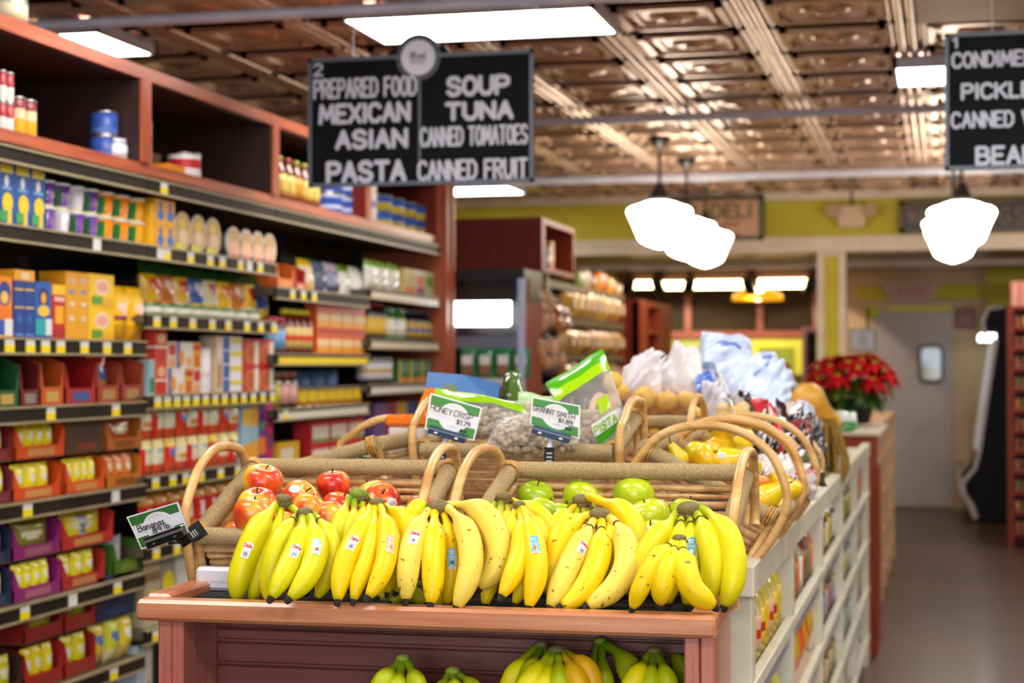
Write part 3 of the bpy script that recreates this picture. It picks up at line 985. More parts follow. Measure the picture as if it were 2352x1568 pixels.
def shelf(k, z, tags=(), whites=(), strip=None, y0=None, y1=None, xf=XF):
    y0, y1 = y0 if y0 is not None else BY[k], y1 if y1 is not None else BY[k + 1]
    T = Matrix.Translation((-XF, -BY[k], 0))
    b = MB(T); b.box(-3.2, xf, y0 + 0.003, y1 - 0.003, z - 0.03, z); s_ = b.build('shelf', STEEL, bays[k])
    b = MB(T)
    b.box(xf, xf + 0.012, y0 + 0.003, y1 - 0.003, z - 0.042, z + 0.002, m=1)
    b.box(xf, xf + 0.017, y0 + 0.003, y1 - 0.003, z - 0.002, z + 0.005); b.box(xf, xf + 0.017, y0 + 0.003, y1 - 0.003, z - 0.049, z - 0.041)
    b.build('price_channel', [LIPM, LIPD], s_)
    for px in list(tags) + list(whites):
        yy = ys(px)
        if not (y0 < yy - 0.02 and yy + 0.02 < y1):
            continue
        b = MB(T)
        wv = 0.026
        b.box(xf + 0.0125, xf + 0.0155, yy - wv, yy + wv, z - 0.019, z + 0.004, '#d6d9d2')
        b.box(xf + 0.0125, xf + 0.0160, yy - wv, yy + wv, z - 0.048, z - 0.019, '#f4da00' if px in tags else '#dcdcdc')
        b.build('price_tag', PRINT, s_)
    if strip:
        b = MB(T); b.box(xf + 0.0125, xf + 0.0150, y0 + 0.03, y1 - 0.03, z - 0.044, z - 0.012, strip); b.build('label_strip', PRINT, s_)
    return s_


for k in range(4):
    shelf(k, 2.15, tags=(368,))
A1 = 1.915; A2 = 1.575; A3 = 1.365; A4 = 1.075; A5 = 0.765; A6 = 0.48
B1 = 1.915; B2 = 1.672; B3 = 1.385; B4 = 1.10; B5 = 0.85; B6 = 0.56
C1 = 1.82; C2 = 1.54; C3 = 1.305; C4 = 1.03
D1 = 1.865; D2 = 1.62; D3 = 1.395; D4 = 1.13
shelf(0, A1, whites=(213,), xf=XF)
shelf(0, A2, (12, 60, 95, 130, 185, 237, 285, 325))
shelf(0, A3, (108, 258)); shelf(0, A4, (55,), (258,)); shelf(0, A5, (50, 263), (160,)); shelf(0, A6, (255,))
shelf(1, B1, (375, 430, 475, 503, 545, 590), (360, 565)); shelf(1, B2, (352, 390, 435, 480, 517, 560, 592, 622))
shelf(1, B3, tuple(range(355, 628, 22))); shelf(1, B4, (350, 390, 420, 455, 500, 540, 580)); shelf(1, B5, (352, 400, 450, 500)); shelf(1, B6, (352, 420))
shelf(2, C1, (665, 690, 715), strip=None); shelf(2, C2, strip='#f0d418'); shelf(2, C3, (650,), strip='#d8d2c4'); shelf(2, C4, (660, 700))
shelf(3, D1, strip='#dccdb4'); shelf(3, D2, strip='#d8c8a8'); shelf(3, D3, strip='#e2dccf'); shelf(3, D4)
o = thing('end_post', 'wide red wooden end post closing the far end of the shelving', 'post', (XF, 9.29, 0))
b = MB(); b.box(-0.48, 0.03, 0, 0.2, 0, 2.545); b.build('panel', WOODR, o)
b = MB(); b.box(0.03, 0.045, 0.02, 0.06, 0, 2.545); b.box(0.03, 0.045, 0.14, 0.18, 0, 2.545); b.build('moulding', WOODR, o)

# ---------------------------------------------------------------- packages (front faces -y, stands on z = 0)


def deco(b, w, h, d, decs, y=-0.0006):
    for i, e in enumerate(decs):
        yy = y - 0.0004 * i
        if e[0] == 'r':
            x0, x1, z0, z1, c = e[1:]
            b.poly([(x0 * w, yy, z0 * h), (x1 * w, yy, z0 * h), (x1 * w, yy, z1 * h), (x0 * w, yy, z1 * h)], c)
        elif e[0] == 'c':
            cx, cz, rx, rz, c = e[1:]
            b.poly([(cx * w + rx * w * math.cos(a), yy, cz * h + rz * h * math.sin(a)) for a in (2 * PI * k / 14 for k in range(14))], c)
        elif e[0] == 'b':                                  # band round front and near side
            z0, z1, c = e[1:]
            b.poly([(0, yy, z0 * h), (w, yy, z0 * h), (w, yy, z1 * h), (0, yy, z1 * h)], c)
            b.poly([(yy, 0, z0 * h), (yy, d, z0 * h), (yy, d, z1 * h), (yy, 0, z1 * h)][::-1], c)
        elif e[0] == 't':
            write(b, e[1], e[2] * w, e[4] * h, (e[3] - e[2]) * w, (e[5] - e[4]) * h, e[6], e[7], lambda x, z: (x, yy, z))


def carton(w, h, d, col, decs=(), name='carton'):
    b = MB(); b.box(0, w, 0, d, 0, h, col, bev=min(0.0015, w * 0.03))
    deco(b, w, h, d, decs)
    return b.build(name, PRINT)


def root_of(name):
    o = bpy.data.objects.new(name, None); C.objects.link(o); return o


def can(w, h, d, col, decs=(), name='can', rim='#b8b8ba'):
    o = root_of(name); r = w * 0.47
    bands = [(r * 0.98, 0.004, col)]
    for z0, c in decs or ((0.0, col),):
        bands.append((r, max(0.006, z0 * h), c))
    b = MB(); b.lathe(bands + [(r, h - 0.006, col)], col, n=16, o=(w / 2, r, 0)); b.build('label', PRINT, o)
    b = MB(); b.lathe([(r * 1.02, h - 0.008), (r * 1.03, h - 0.003), (r * 0.97, h), (r * 0.9, h - 0.004), (0.0, h - 0.004)], rim, n=16, o=(w / 2, r, 0)); b.build('lid', METALC, o)
    b = MB(); b.lathe([(0.0, 0.001), (r * 1.02, 0.0), (r * 1.02, 0.006)], rim, n=16, o=(w / 2, r, 0)); b.build('bottom_rim', METALC, o)
    return o


def cup(w, h, d, col, decs=(), name='cup', lid='#d9e0da', side=None):
    o = root_of(name); r = w * 0.46
    b = MB(); b.lathe([(r * 0.8, 0, '#e9d9a8'), (r * 0.82, h * 0.1, col), (r * 0.97, h * 0.9)], col, n=16, o=(w / 2, r, 0))
    if side:
        for a0 in (3.2, 3.45, 3.7, 3.95):
            q = [(r * (0.83 + 0.14 * f) * 1.004, a0 + s_ * 0.126, h * (0.12 + 0.7 * f)) for s_, f in ((-1, 0), (1, 0), (1, 1), (-1, 1))]
            if True:
                b.poly([(w / 2 + p[0] * math.cos(p[1]), r + p[0] * math.sin(p[1]), p[2]) for p in q], side)
    q = [(r * (0.82 + 0.15 * f) * 1.006, a, h * f) for f, a in ((0.35, 4.5), (0.35, 5.1), (0.6, 5.1), (0.6, 4.5))]
    b.poly([(w / 2 + p[0] * math.cos(p[1]), r + p[0] * math.sin(p[1]), p[2]) for p in q], decs[0] if decs else '#f0e6c0')
    b.build('body', GLOSS, o)
    b = MB(); b.lathe([(r * 1.0, h * 0.9), (r * 1.03, h * 0.93), (r * 1.03, h * 0.98), (r * 0.95, h), (0.0, h)], lid, n=16, o=(w / 2, r, 0)); b.build('lid', GLOSS, o)
    return o


def bottle(w, h, d, col, label='#e8d8a0', cap='#1a1a1a', name='bottle', neck=0.3, shoulder=0.68, band=None):
    o = root_of(name); r = w * 0.46
    b = MB(); b.lathe([(r * 0.9, 0), (r, 0.01), (r, h * shoulder * 0.95), (r * 0.85, h * (shoulder + 0.05)), (r * neck * 1.3, h * (shoulder + 0.16)), (r * neck, h * 0.9)], col, n=14, o=(w / 2, r, 0)); b.build('glass', GLASSC, o)
    b = MB(); b.lathe([(r * 1.012, h * 0.14, label), (r * 1.012, h * 0.3, band or label), (r * 1.012, h * 0.42, label), (r * 1.012, h * shoulder * 0.88)], label, n=14, o=(w / 2, r, 0)); b.build('label', PRINT, o)
    b = MB(); b.lathe([(r * neck * 1.25, h * 0.88), (r * neck * 1.25, h * 0.985), (r * neck, h), (0, h)], cap, n=12, o=(w / 2, r, 0)); b.build('cap', GLOSS, o)
    return o


def jar(w, h, d, col, label='#e8e0d0', cap='#b02020', name='jar'):
    o = root_of(name); r = w * 0.46
    b = MB(); b.lathe([(r * 0.9, 0), (r, 0.008), (r, h * 0.74), (r * 0.82, h * 0.84)], col, n=14, o=(w / 2, r, 0)); b.build('glass', GLASSC, o)
    b = MB(); b.lathe([(r * 1.012, h * 0.14), (r * 1.012, h * 0.66)], label, n=14, o=(w / 2, r, 0)); b.build('label', PRINT, o)
    b = MB(); b.lathe([(r * 0.88, h * 0.83), (r * 0.9, h * 0.97), (r * 0.84, h), (0, h)], cap, n=14, o=(w / 2, r, 0)); b.build('lid', METALC if False else GLOSS, o)
    return o


def bagmesh(b, w, h, d, colf, crimp=0.07, seed=0, m=0, n=9):
    """pillow pack: sealed flat at top and bottom"""
    rr = random.Random(seed)
    ph = rr.random() * 6

    def prof(u, v):
        e = max(0.0, math.sin(PI * min(max((v - 0.02) / 0.96, 0), 1))) ** 0.55
        s_ = max(0.0, 1 - abs(2 * u - 1) ** 2.6) ** 0.6
        wob = 1 + 0.13 * math.sin(7 * u + ph + 5 * v) * math.cos(9 * v + ph)
        if v > 1 - crimp or v < crimp * 0.5:
            return 0.03
        return max(0.03, e * s_ * wob)

    def shape(sg):
        def fn(u, v):
            nar = 1 - 0.10 * math.sin(PI * v) * 0 - 0.04 * (v > 1 - crimp)
            x = w / 2 + (u - 0.5) * w * nar
            return (x, d / 2 - sg * d / 2 * prof(u, v), v * h)
        return fn
    b.grid(shape(1), n, n + 4, colf, m)
    b.grid(lambda u, v: shape(-1)(1 - u, v), n, n + 4, colf, m)


def bag(w, h, d, col, decs=(), name='bag', top=None, low=None, logo=None, lean=0.0, seed=0):
    def cf(u, v):
        c = col
        if top and v > 0.78:
            c = top
        if low and v < 0.34:
            c = low
        if logo and (u - 0.5) ** 2 / 0.09 + (v - 0.6) ** 2 / 0.012 < 1:
            c = logo
        for (u0, u1, v0, v1, cc) in decs:
            if u0 < u < u1 and v0 < v < v1:
                c = cc
        return c
    b = MB(Matrix.Rotation(-lean, 4, 'X')); bagmesh(b, w, h, d, cf, seed=seed)
    return b.build(name, GLOSS)


def bowl(w, h, d, col, decs=(), name='bowl'):
    """oval tray pack standing on edge, printed film lid towards the aisle"""
    o = root_of(name)
    n = 20

    def ring(sx, sz, y):
        return [(w / 2 + w / 2 * sx * math.cos(a), y, h / 2 + h / 2 * sz * math.sin(a)) for a in (2 * PI * k / n for k in range(n))]
    b = MB()
    R = [ring(0.98, 0.98, 0.004), ring(1, 1, 0.008), ring(0.9, 0.9, 0.012), ring(0.7, 0.7, d)]
    ix = [b.add(r) for r in R]
    for i in range(3):
        for j in range(n):
            j2 = (j + 1) % n
            b.face((ix[i] + j, ix[i] + j2, ix[i + 1] + j2, ix[i + 1] + j)[::-1], '#e6e2dc', 0, True)
    b.face([ix[3] + j for j in range(n)][::-1], '#e6e2dc')
    b.build('tray', GLOSS, o)
    b = MB()
    b.poly(ring(0.97, 0.97, 0.003), col)
    for i, (cx, cz, rx, rz, c) in enumerate(decs):
        b.poly([(w * cx + w * rx * math.cos(a), 0.0022 - 0.0004 * i, h * cz + h * rz * math.sin(a)) for a in (2 * PI * k / 12 for k in range(12))], c)
    b.build('film_lid', PRINT, o)
    return o


def tray(w, h, d, col, strip='#c8a070', name='display_tray', front=0.32, inner='#5a4433', side=0.9):
    """shelf-ready box with a cut-away front"""
    o = root_of(name)
    t = 0.004
    b = MB()
    b.box(0, w, 0, d, 0, t, inner)
    b.box(0, w, 0, t, t, h * front, col)
    b.box(0, w, d - t, d, t, h, inner)
    for x0 in (0, w - t):
        prism_yz = [(0, t), (d, t), (d, h), (d * 0.2, h * side), (0, h * (front + 0.45))]
        n = len(prism_yz)
        a = b.add([(x0, y, z) for y, z in prism_yz]); c = b.add([(x0 + t, y, z) for y, z in prism_yz])
        b.face([a + i for i in range(n)], col); b.face([c + i for i in range(n)][::-1], col)
        for i in range(n):
            j = (i + 1) % n
            b.face((a + i, c + i, c + j, a + j), col)
    for s_ in (0, 1):                                       # slanted shoulders of the cut-out
        x0, x1 = (t, w * 0.14) if s_ == 0 else (w - t, w * 0.86)
        b.poly([(x0, 0.001, h * front), (x1, 0.001, h * front), (x0, 0.001, h * (front + 0.45))], col)
    b.build('carton', PRINT, o)
    b = MB(); b.box(w * 0.24, w * 0.78, -0.0008, 0, h * front * 0.22, h * front * 0.78, strip); b.build('printed_strip', PRINT, o)
    return o


USED = {}


def place(o, label, cat, group, loc, rotz=PI / 2):
    o.location = loc
    o.rotation_euler = (0, 0, rotz)
    tag(o, label, cat, group)


def row(maker, desc, cat, shelfname, px0, px1, n, z, h, d=0.08, tiers=1, styles=None, gap=0.002, x=XP, jit=0.0, setback=0.0, grp=None, tilt=0.0, **kw):
    """n packages side by side between photo columns px0 and px1 on the shelf at height z"""
    ya, yb = ys(px0, x), ys(px1, x)
    w = (yb - ya) / n
    grp = grp or (desc + 's on the ' + shelfname if n * tiers > 1 else None)
    proto = None
    tn = ['lower', 'upper'] if tiers == 2 else ['bottom', 'second', 'third', 'top']
    outs = []
    for tr in range(tiers):
        for i in range(n):
            ds = desc
            if styles:
                st = styles[(i + tr * 3) % len(styles)]
                st = dict(st)
                ds = st.pop('desc', desc)
                o = maker(w - gap, h, d, **{**kw, **st})
            elif proto is None:
                o = proto = maker(w - gap, h, d, **kw)
            else:
                o = None
            lab = ds
            if n > 1:
                lab += ', %s from near end' % ORD[i]
            if tiers > 1:
                lab += ', %s tier' % tn[tr]
            lab += (', ' if n > 1 or tiers > 1 else ' on the ') + shelfname
            loc = (x - setback - random.random() * jit, ya + i * w + gap / 2, z + tr * h)
            rz = PI / 2 + (random.random() - 0.5) * jit * 4
            if o is None:
                o = dup(proto, loc, rz, lab, grp)
            else:
                place(o, lab, cat, grp, loc, rz)
            outs.append(o)
    return outs


# ---- wooden cubbies
CF = 2.206
row(can, 'red and white soup can', 'can', 'first wooden cubby', 2, 36, 2, CF, 0.095, tiers=2, col='#9c1420', decs=((0.0, '#e6e2dc'), (0.5, '#a01622')), x=XF - 0.05)
row(can, 'maroon can with yellow label', 'can', 'first wooden cubby', 40, 92, 2, CF, 0.125, col='#7a1420', decs=((0.0, '#e2a818'), (0.45, '#d8c8a0'), (0.7, '#7a1420')), x=XF - 0.05)
row(can, 'tall blue can', 'can', 'first wooden cubby beside the post', 250, 282, 1, CF, 0.085, tiers=2, col='#27408c', decs=((0.0, '#4a68b0'), (0.3, '#2a4a9a')), x=XF - 0.06)
row(jar, 'clear wrapped tub', 'tub', 'first wooden cubby in front of the blue cans', 276, 302, 1, CF, 0.075, col='#b8c0cc', label='#cfd4e0', cap='#d4d8e0', x=XF - 0.03)
row(can, 'white can with orange base', 'can', 'second wooden cubby beside the post', 334, 356, 1, CF, 0.085, tiers=2, col='#e8e0d4', decs=((0.0, '#d89a50'), (0.25, '#e8e2d8')), x=XF - 0.04)
row(carton, 'brown cardboard carton', 'carton', 'second wooden cubby', 372, 436, 1, CF, 0.085, d=0.12, col='#5a4020', setback=0.12)
row(carton, 'small orange packet lying flat', 'packet', 'second wooden cubby', 398, 436, 1, CF, 0.035, d=0.1, col='#e8901a', setback=0.02)
row(can, 'dented white and red can', 'can', 'second wooden cubby, beside the orange packet', 440, 474, 1, CF, 0.10, col='#e8e4e0', decs=((0.0, '#e4e0e4'), (0.4, '#c02030'), (0.75, '#e8e4e0')), x=XF - 0.04)
row(bottle, 'amber sauce bottle', 'bottle', 'third wooden cubby', 648, 742, 5, CF, 0.20, col='#6a2408', label='#d8c060', cap='#a89a20', styles=[{}, {'cap': '#b01c2c', 'desc': 'amber sauce bottle with red cap'}, {'label': '#c89028'}], x=XF - 0.05, neck=0.45)
row(can, 'blue and white tall can', 'can', 'third wooden cubby', 768, 830, 2, CF, 0.105, tiers=2, col='#20409a', decs=((0.0, '#2a50b0'), (0.3, '#c0cce8'), (0.45, '#2446a4'), (0.8, '#a8bce0')), x=XF - 0.06)
row(can, 'white canister with blue mark', 'canister', 'far wooden cubby beside the post', 850, 876, 1, CF, 0.24, col='#e8dcd0', decs=((0.0, '#e8dcd0'), (0.3, '#7a80c0'), (0.45, '#e8dcd0')), x=XF - 0.03)
row(can, 'blue and yellow can', 'can', 'far wooden cubby', 884, 992, 4, CF, 0.085, tiers=2, col='#1c50a8', decs=((0.0, '#c8b428'), (0.45, '#1a58b8')), x=XF - 0.06, styles=[{}, {'col': '#b8a818', 'decs': ((0.0, '#b8a818'), (0.5, '#1c50a8')), 'desc': 'yellow can with blue band'}])
# on top of the unit
g = onx(28, 40, XF - 0.1)
o = thing('glass_canister', 'pale glass canister standing on top of the shelving at its near end', 'canister', (XF - 0.12, g.y, 2.546))
b = MB(); b.lathe([(0.055, 0), (0.065, 0.01), (0.065, 0.09), (0.05, 0.105)], '#9aa694', n=16); b.build('body', GLASSC, o)
b = MB(); b.lathe([(0.066, 0.02), (0.066, 0.075)], '#c8c2a0', n=16); b.build('label', PRINT, o)
b = MB(); b.lathe([(0.052, 0.105), (0.052, 0.125), (0, 0.128)], '#8a9890', n=16); b.build('lid', GLOSS, o)

# ---- first shelf
SN = 'cup shelf'
row(carton, 'blue spaghetti box with yellow picture', 'box', SN, -6, 103, 3, A1, 0.205, d=0.05, col='#1d5cac', decs=[('b', 0.86, 0.97, '#1d5cac'), ('r', 0.1, 0.9, 0.80, 0.93, '#e6d436'), ('c', 0.5, 0.68, 0.14, 0.09, '#e6e6f0'), ('r', 0.2, 0.8, 0.55, 0.6, '#7aa8d8'), ('c', 0.55, 0.36, 0.34, 0.15, '#f2cc20'), ('r', 0.5, 0.8, 0.05, 0.3, '#e8c030'), ('r', 0.06, 0.55, 0.08, 0.24, '#3f9a50')])
CUPG = '#175a2e'
row(cup, 'purple soup cup', 'cup', SN, 105, 238, 4, A1, 0.085, tiers=2, col='#6a3c9c', side=CUPG, styles=[{'decs': ('#d8b050',)}, {'col': '#d8d4dc', 'side': '#c8c4d0', 'decs': ('#a890c0',), 'desc': 'white soup cup'}, {'decs': ('#d0a040',)}, {'col': '#6e3ea0', 'decs': ('#d8b050',)}])
row(cup, 'orange soup cup', 'cup', SN, 239, 345, 3, A1, 0.085, tiers=2, col='#f08a0c', side='#1f7a36', styles=[{'decs': ('#f0b040',)}, {'decs': ('#e8dcd8',)}, {'col': '#f0a818', 'decs': ('#f6c860',), 'desc': 'orange yellow soup cup'}], lid='#e2d8c8')
row(carton, 'yellow cup carton with blue picture', 'box', SN, 346, 354, 1, A1, 0.08, d=0.06, tiers=2, col='#f0b414')
SN = 'bowl shelf'
row(carton, 'yellow noodle box with blue figure', 'box', SN, 357, 401, 2, B1, 0.092, d=0.06, tiers=2, col='#f0b010', decs=[('c', 0.5, 0.72, 0.22, 0.18, '#7a6aa0'), ('c', 0.5, 0.36, 0.36, 0.22, '#1a70d0'), ('r', 0, 1, 0, 0.14, '#f4b818')])
row(bowl, 'oval rice bowl pack', 'bowl', SN, 403, 508, 3, B1, 0.155, d=0.05, col='#c8b080', decs=[(0.5, 0.55, 0.36, 0.36, '#c09850'), (0.45, 0.7, 0.2, 0.12, '#e0c020'), (0.5, 0.4, 0.28, 0.18, '#e8c8a0'), (0.3, 0.14, 0.3, 0.1, '#e0d828')], gap=-0.01)
row(bowl, 'pink labelled oval bowl pack', 'bowl', SN, 524, 634, 4, B1, 0.135, d=0.05, col='#e8d8d0', decs=[(0.5, 0.66, 0.36, 0.26, '#c8a058'), (0.5, 0.36, 0.4, 0.22, '#f0b898'), (0.5, 0.1, 0.3, 0.08, '#c83020')], gap=-0.02)
# ---- second shelf, near bay
SN = 'pasta box shelf'
row(carton, 'orange box with blue oval', 'box', SN, -14, 28, 1, A2, 0.19, d=0.06, col='#f08a18', decs=[('c', 0.55, 0.72, 0.36, 0.2, '#1f3f8c'), ('c', 0.55, 0.66, 0.22, 0.1, '#f0c060'), ('c', 0.55, 0.42, 0.34, 0.12, '#e8761a'), ('r', 0, 0.55, 0, 0.3, '#1d58a8'), ('r', 0.55, 1, 0.02, 0.32, '#e0dede'), ('b', 0.0, 0.06, '#f0a020')])
row(carton, 'dark blue pasta box', 'box', SN, 31, 79, 2, A2, 0.18, d=0.06, col='#123f8e', decs=[('r', 0.05, 0.95, 0.84, 0.87, '#e0b83a'), ('r', 0.05, 0.95, 0.53, 0.56, '#e0b83a'), ('c', 0.5, 0.35, 0.2, 0.08, '#2c66b8'), ('r', 0.1, 0.9, 0.06, 0.1, '#5a8ad0')])
row(carton, 'yellow box lying on the dark blue pasta boxes', 'box', SN, 33, 80, 1, A2 + 0.18, 0.034, d=0.08, col='#f0a818', decs=[('r', 0.3, 0.7, 0.2, 0.8, '#e8d0b0')])
row(carton, 'bright blue box with yellow pasta picture', 'box', SN, 80, 118, 1, A2, 0.183, d=0.06, col='#155cb2', decs=[('c', 0.5, 0.74, 0.3, 0.17, '#1a2c68'), ('c', 0.5, 0.72, 0.16, 0.1, '#e8a820'), ('c', 0.5, 0.5, 0.38, 0.1, '#e8c44a'), ('r', 0, 0.62, 0.08, 0.36, '#18a4b0'), ('r', 0.62, 1, 0.08, 0.36, '#dcdfe6')])
row(carton, 'red and yellow narrow box', 'box', SN, 119, 150, 1, A2, 0.178, d=0.06, col='#c01818', decs=[('b', 0.82, 1.0, '#f4c41c'), ('r', 0.15, 0.9, 0.7, 0.78, '#e8c0b0'), ('r', 0.2, 0.85, 0.3, 0.62, '#f0a81a'), ('r', 0.1, 0.9, 0.05, 0.2, '#a81818')])
row(carton, 'tall amber box', 'box', SN, 151, 204, 2, A2, 0.225, d=0.1, col='#e2a010', decs=[('c', 0.5, 0.87, 0.3, 0.05, '#d8b0a0'), ('r', 0.25, 0.75, 0.68, 0.74, '#8890b0'), ('r', 0.3, 0.7, 0.5, 0.56, '#e8d8c0'), ('r', 0.25, 0.7, 0.28, 0.36, '#e0c8a0')])
row(carton, 'yellow family box with pink round badge', 'box', SN, 205, 262, 1, A2, 0.113, d=0.09, tiers=2, col='#f4c60e', decs=[('c', 0.5, 0.62, 0.3, 0.24, '#f2ddc8'), ('c', 0.5, 0.62, 0.25, 0.16, '#e8a890'), ('r', 0.08, 0.5, 0.1, 0.34, '#5c9a2a'), ('r', 0.5, 0.95, 0.05, 0.3, '#e8b00a')])
row(bag, 'yellow pasta bag with pink badge', 'bag', SN, 264, 341, 2, A2, 0.195, d=0.06, col='#f2bc0c', logo='#f0c0a0', low='#d89410', decs=((0.1, 0.95, 0.38, 0.43, '#9a3a5a'), (0.35, 0.8, 0.05, 0.34, '#e6b81c')))
# ---- noodle bags
SN = 'noodle bag shelf'
row(bag, 'green topped noodle bag', 'bag', SN, 345, 630, 9, B2, 0.21, d=0.06, lean=0.12, col='#e8c030', top='#1c5a20', styles=[
    {'col': '#f0c020', 'low': '#f2b012', 'logo': '#e0581c', 'desc': 'green topped yellow noodle bag'},
    {'col': '#c8701c', 'logo': '#e8c8b0', 'low': '#e88a18', 'desc': 'green topped orange noodle bag'},
    {'col': '#e8b83a', 'logo': '#b02818', 'low': '#e8e0c0', 'desc': 'green topped noodle bag with red badge'},
    {'col': '#3060b0', 'low': '#e0c850', 'logo': '#c8b8c8', 'desc': 'green topped blue noodle bag'},
    {'col': '#e0d8b0', 'low': '#e8d048', 'logo': '#b04060', 'desc': 'green topped cream noodle bag'}], x=XP - 0.05)
row(can, 'small green and white tub', 'tub', SN, 352, 606, 8, B2, 0.05, col='#dfe2d0', decs=((0.0, '#4f8c48'), (0.3, '#e2dcd0'), (0.7, '#5a9450')), rim='#9ab090')
# ---- cracker cases
SN = 'cracker case shelf'
row(tray, 'brown display case with green front', 'case', SN, -12, 44, 1, A3, 0.17, d=0.25, col='#1f5a30', strip='#c0a050')
row(tray, 'brown display case with red front', 'case', SN, 46, 92, 1, A3, 0.17, d=0.25, col='#6e1a18', strip='#8a8078')
row(tray, 'brown display case with orange front', 'case', SN, 93, 147, 1, A3, 0.17, d=0.25, col='#c8561a', strip='#c8a050', front=0.36)
row(tray, 'red display case holding a fallen bag', 'case', SN, 150, 221, 1, A3, 0.17, d=0.25, col='#b01c1c', strip='#3a5a9a')
row(tray, 'red display case with a tall red bag', 'case', SN, 223, 276, 1, A3, 0.17, d=0.25, col='#a83c20', strip='#b08a50', front=0.36)
row(tray, 'half empty red display case at the end', 'case', SN, 278, 330, 1, A3, 0.17, d=0.25, col='#9c3a22', strip='#b08a50', front=0.36)
row(bag, 'red cracker bag with blue label in the orange fronted case', 'bag', SN, 94, 124, 1, A3 + 0.006, 0.15, d=0.04, col='#d01c18', decs=((0.1, 1, 0.4, 0.66, '#4a6cb0'), (0, 1, 0.12, 0.38, '#c8904a')), lean=0.35, setback=0.02)
row(bag, 'tall red cracker bag with blue label', 'bag', SN, 226, 270, 1, A3 + 0.006, 0.195, d=0.04, col='#e01c14', top='#f0906a', decs=((0.2, 1, 0.4, 0.64, '#3a68b8'), (0.15, 0.9, 0.14, 0.38, '#b88850')), lean=0.06, setback=0.02)
row(bag, 'red cracker bag leaning in the half empty case', 'bag', SN, 282, 312, 1, A3 + 0.006, 0.13, d=0.04, col='#8a1418', lean=0.5, setback=0.03)


def filled(desc, shelfname, px0, px1, z, h, col, strip, bcol, blogo, nb, what='yellow snack pouch', d=0.2, where='', **kw):
    row(tray, desc, 'display tray', shelfname, px0, px1, 1, z, h, d=d, col=col, strip=strip, **kw)
    wd = (px1 - px0)
    if nb:
        row(bag, what, 'pouch', where, px0 + wd * 0.1, px1 - wd * 0.12, nb, z + 0.006, h * 0.84, d=0.035, col=bcol, low=blogo, logo='#dcd8b8', setback=0.012, jit=0.004)


SN = 'orange tray shelf'
h = 0.128
filled('burgundy tray, lower of two at the near end', SN, -30, 30, A4, h, '#6a1226', '#7a2a3a', '#e8d820', '#7a2050', 2, where='lower burgundy tray')
filled('burgundy tray, upper of two at the near end', SN, -30, 28, A4 + h, h, '#7a1626', '#8a2a3a', '#e8d820', '#c8b018', 2, where='upper burgundy tray')
filled('orange tray of pouches, lower of the big pair', SN, 31, 142, A4, h, '#d2480e', '#c88a4a', '#e8d61c', '#e8a070', 3, where='lower big orange tray')
filled('orange tray of pouches, upper of the big pair', SN, 36, 150, A4 + h, h, '#d84a10', '#c88a4a', '#e8d61c', '#e8a070', 4, where='upper big orange tray')
filled('orange tray under the brown carton', SN, 152, 243, A4, h, '#d65014', '#c88a4a', '#e8da24', '#e8a080', 4, where='orange tray under the brown carton')
row(carton, 'brown cardboard carton on the orange tray', 'carton', SN, 153, 238, 1, A4 + h, h * 0.95, d=0.2, col='#4a3220', decs=[('r', 0.3, 0.8, 0.1, 0.3, '#7a3018'), ('r', 0.3, 0.8, 0.5, 0.8, '#3a2a20')])
filled('tan and orange tray at the end, lower', SN, 245, 326, A4, h, '#c8701c', '#8a4a10', '#d87a30', '#c04018', 3, where='lower tan tray', what='orange snack pouch')
filled('tan and orange tray at the end, upper', SN, 245, 326, A4 + h, h, '#c06a1c', '#8a4a10', '#b84a20', '#d8d0d0', 1, where='upper tan tray', what='half hidden orange pouch')
SN = 'purple tray shelf'
h = 0.13
filled('navy tray, lower of two at the near end', SN, -40, 29, A5, h, '#16244a', '#2a3a5a', '#e8d820', '#c86a20', 2, where='lower navy tray')
filled('navy tray, upper of two at the near end', SN, -40, 27, A5 + h, h, '#16244a', '#2a3a5a', '#d8c820', '#7a7090', 2, where='upper navy tray')
filled('purple tray, lower of two', SN, 33, 142, A5, h, '#8a1868', '#a05a70', '#e6dc20', '#b01868', 4, where='lower purple tray')
filled('purple tray, upper of two', SN, 31, 141, A5 + h, h, '#8e1a6c', '#a05a70', '#8a8418', '#6a4a60', 1, where='upper purple tray', what='dark yellow pouch')
filled('red tray, lower of two', SN, 143, 243, A5, h, '#a8201c', '#b8784a', '#d8cc20', '#b01830', 3, where='lower red tray', what='red and yellow pouch')
filled('red tray, upper of two', SN, 142, 262, A5 + h, h, '#c2261c', '#c88a4a', '#e8d820', '#c02018', 1, where='upper red tray')
row(can, 'silver blue can in the upper red tray', 'can', SN, 180, 222, 1, A5 + h + 0.006, 0.1, col='#8a98c0', decs=((0.0, '#b0b8d0'), (0.4, '#7a6a8a'), (0.7, '#c0c8dc')), setback=0.012)
row(can, 'tan can in the green tray', 'can', SN, 272, 300, 1, A5 + 0.02, 0.125, col='#a89a90', decs=((0.0, '#b8784a'), (0.3, '#b8aca8'), (0.75, '#8a90a8')), setback=0.02)
filled('green tray holding a tan can', SN, 262, 330, A5, h, '#3a6a1c', '#6a7a28', '#d8c830', '#7a9a28', 0, front=0.45)
SN = 'red tray shelf'
h = 0.15
filled('dark tray at the near end', SN, -40, 55, A6, h, '#3a2018', '#4a2a20', '#c8c020', '#a0981a', 2, where='dark tray')
filled('red tray of yellow bags, lower', SN, 58, 148, A6, h, '#a01818', '#8a2018', '#e0cc18', '#c8321a', 3, where='lower red bag tray', what='yellow bag with red corner')
filled('red tray, upper, nearly empty', SN, 58, 148, A6 + h, h, '#8a1616', '#8a2018', '#c8b81c', '#a08a18', 1, where='upper near empty tray', what='single leaning yellow bag')
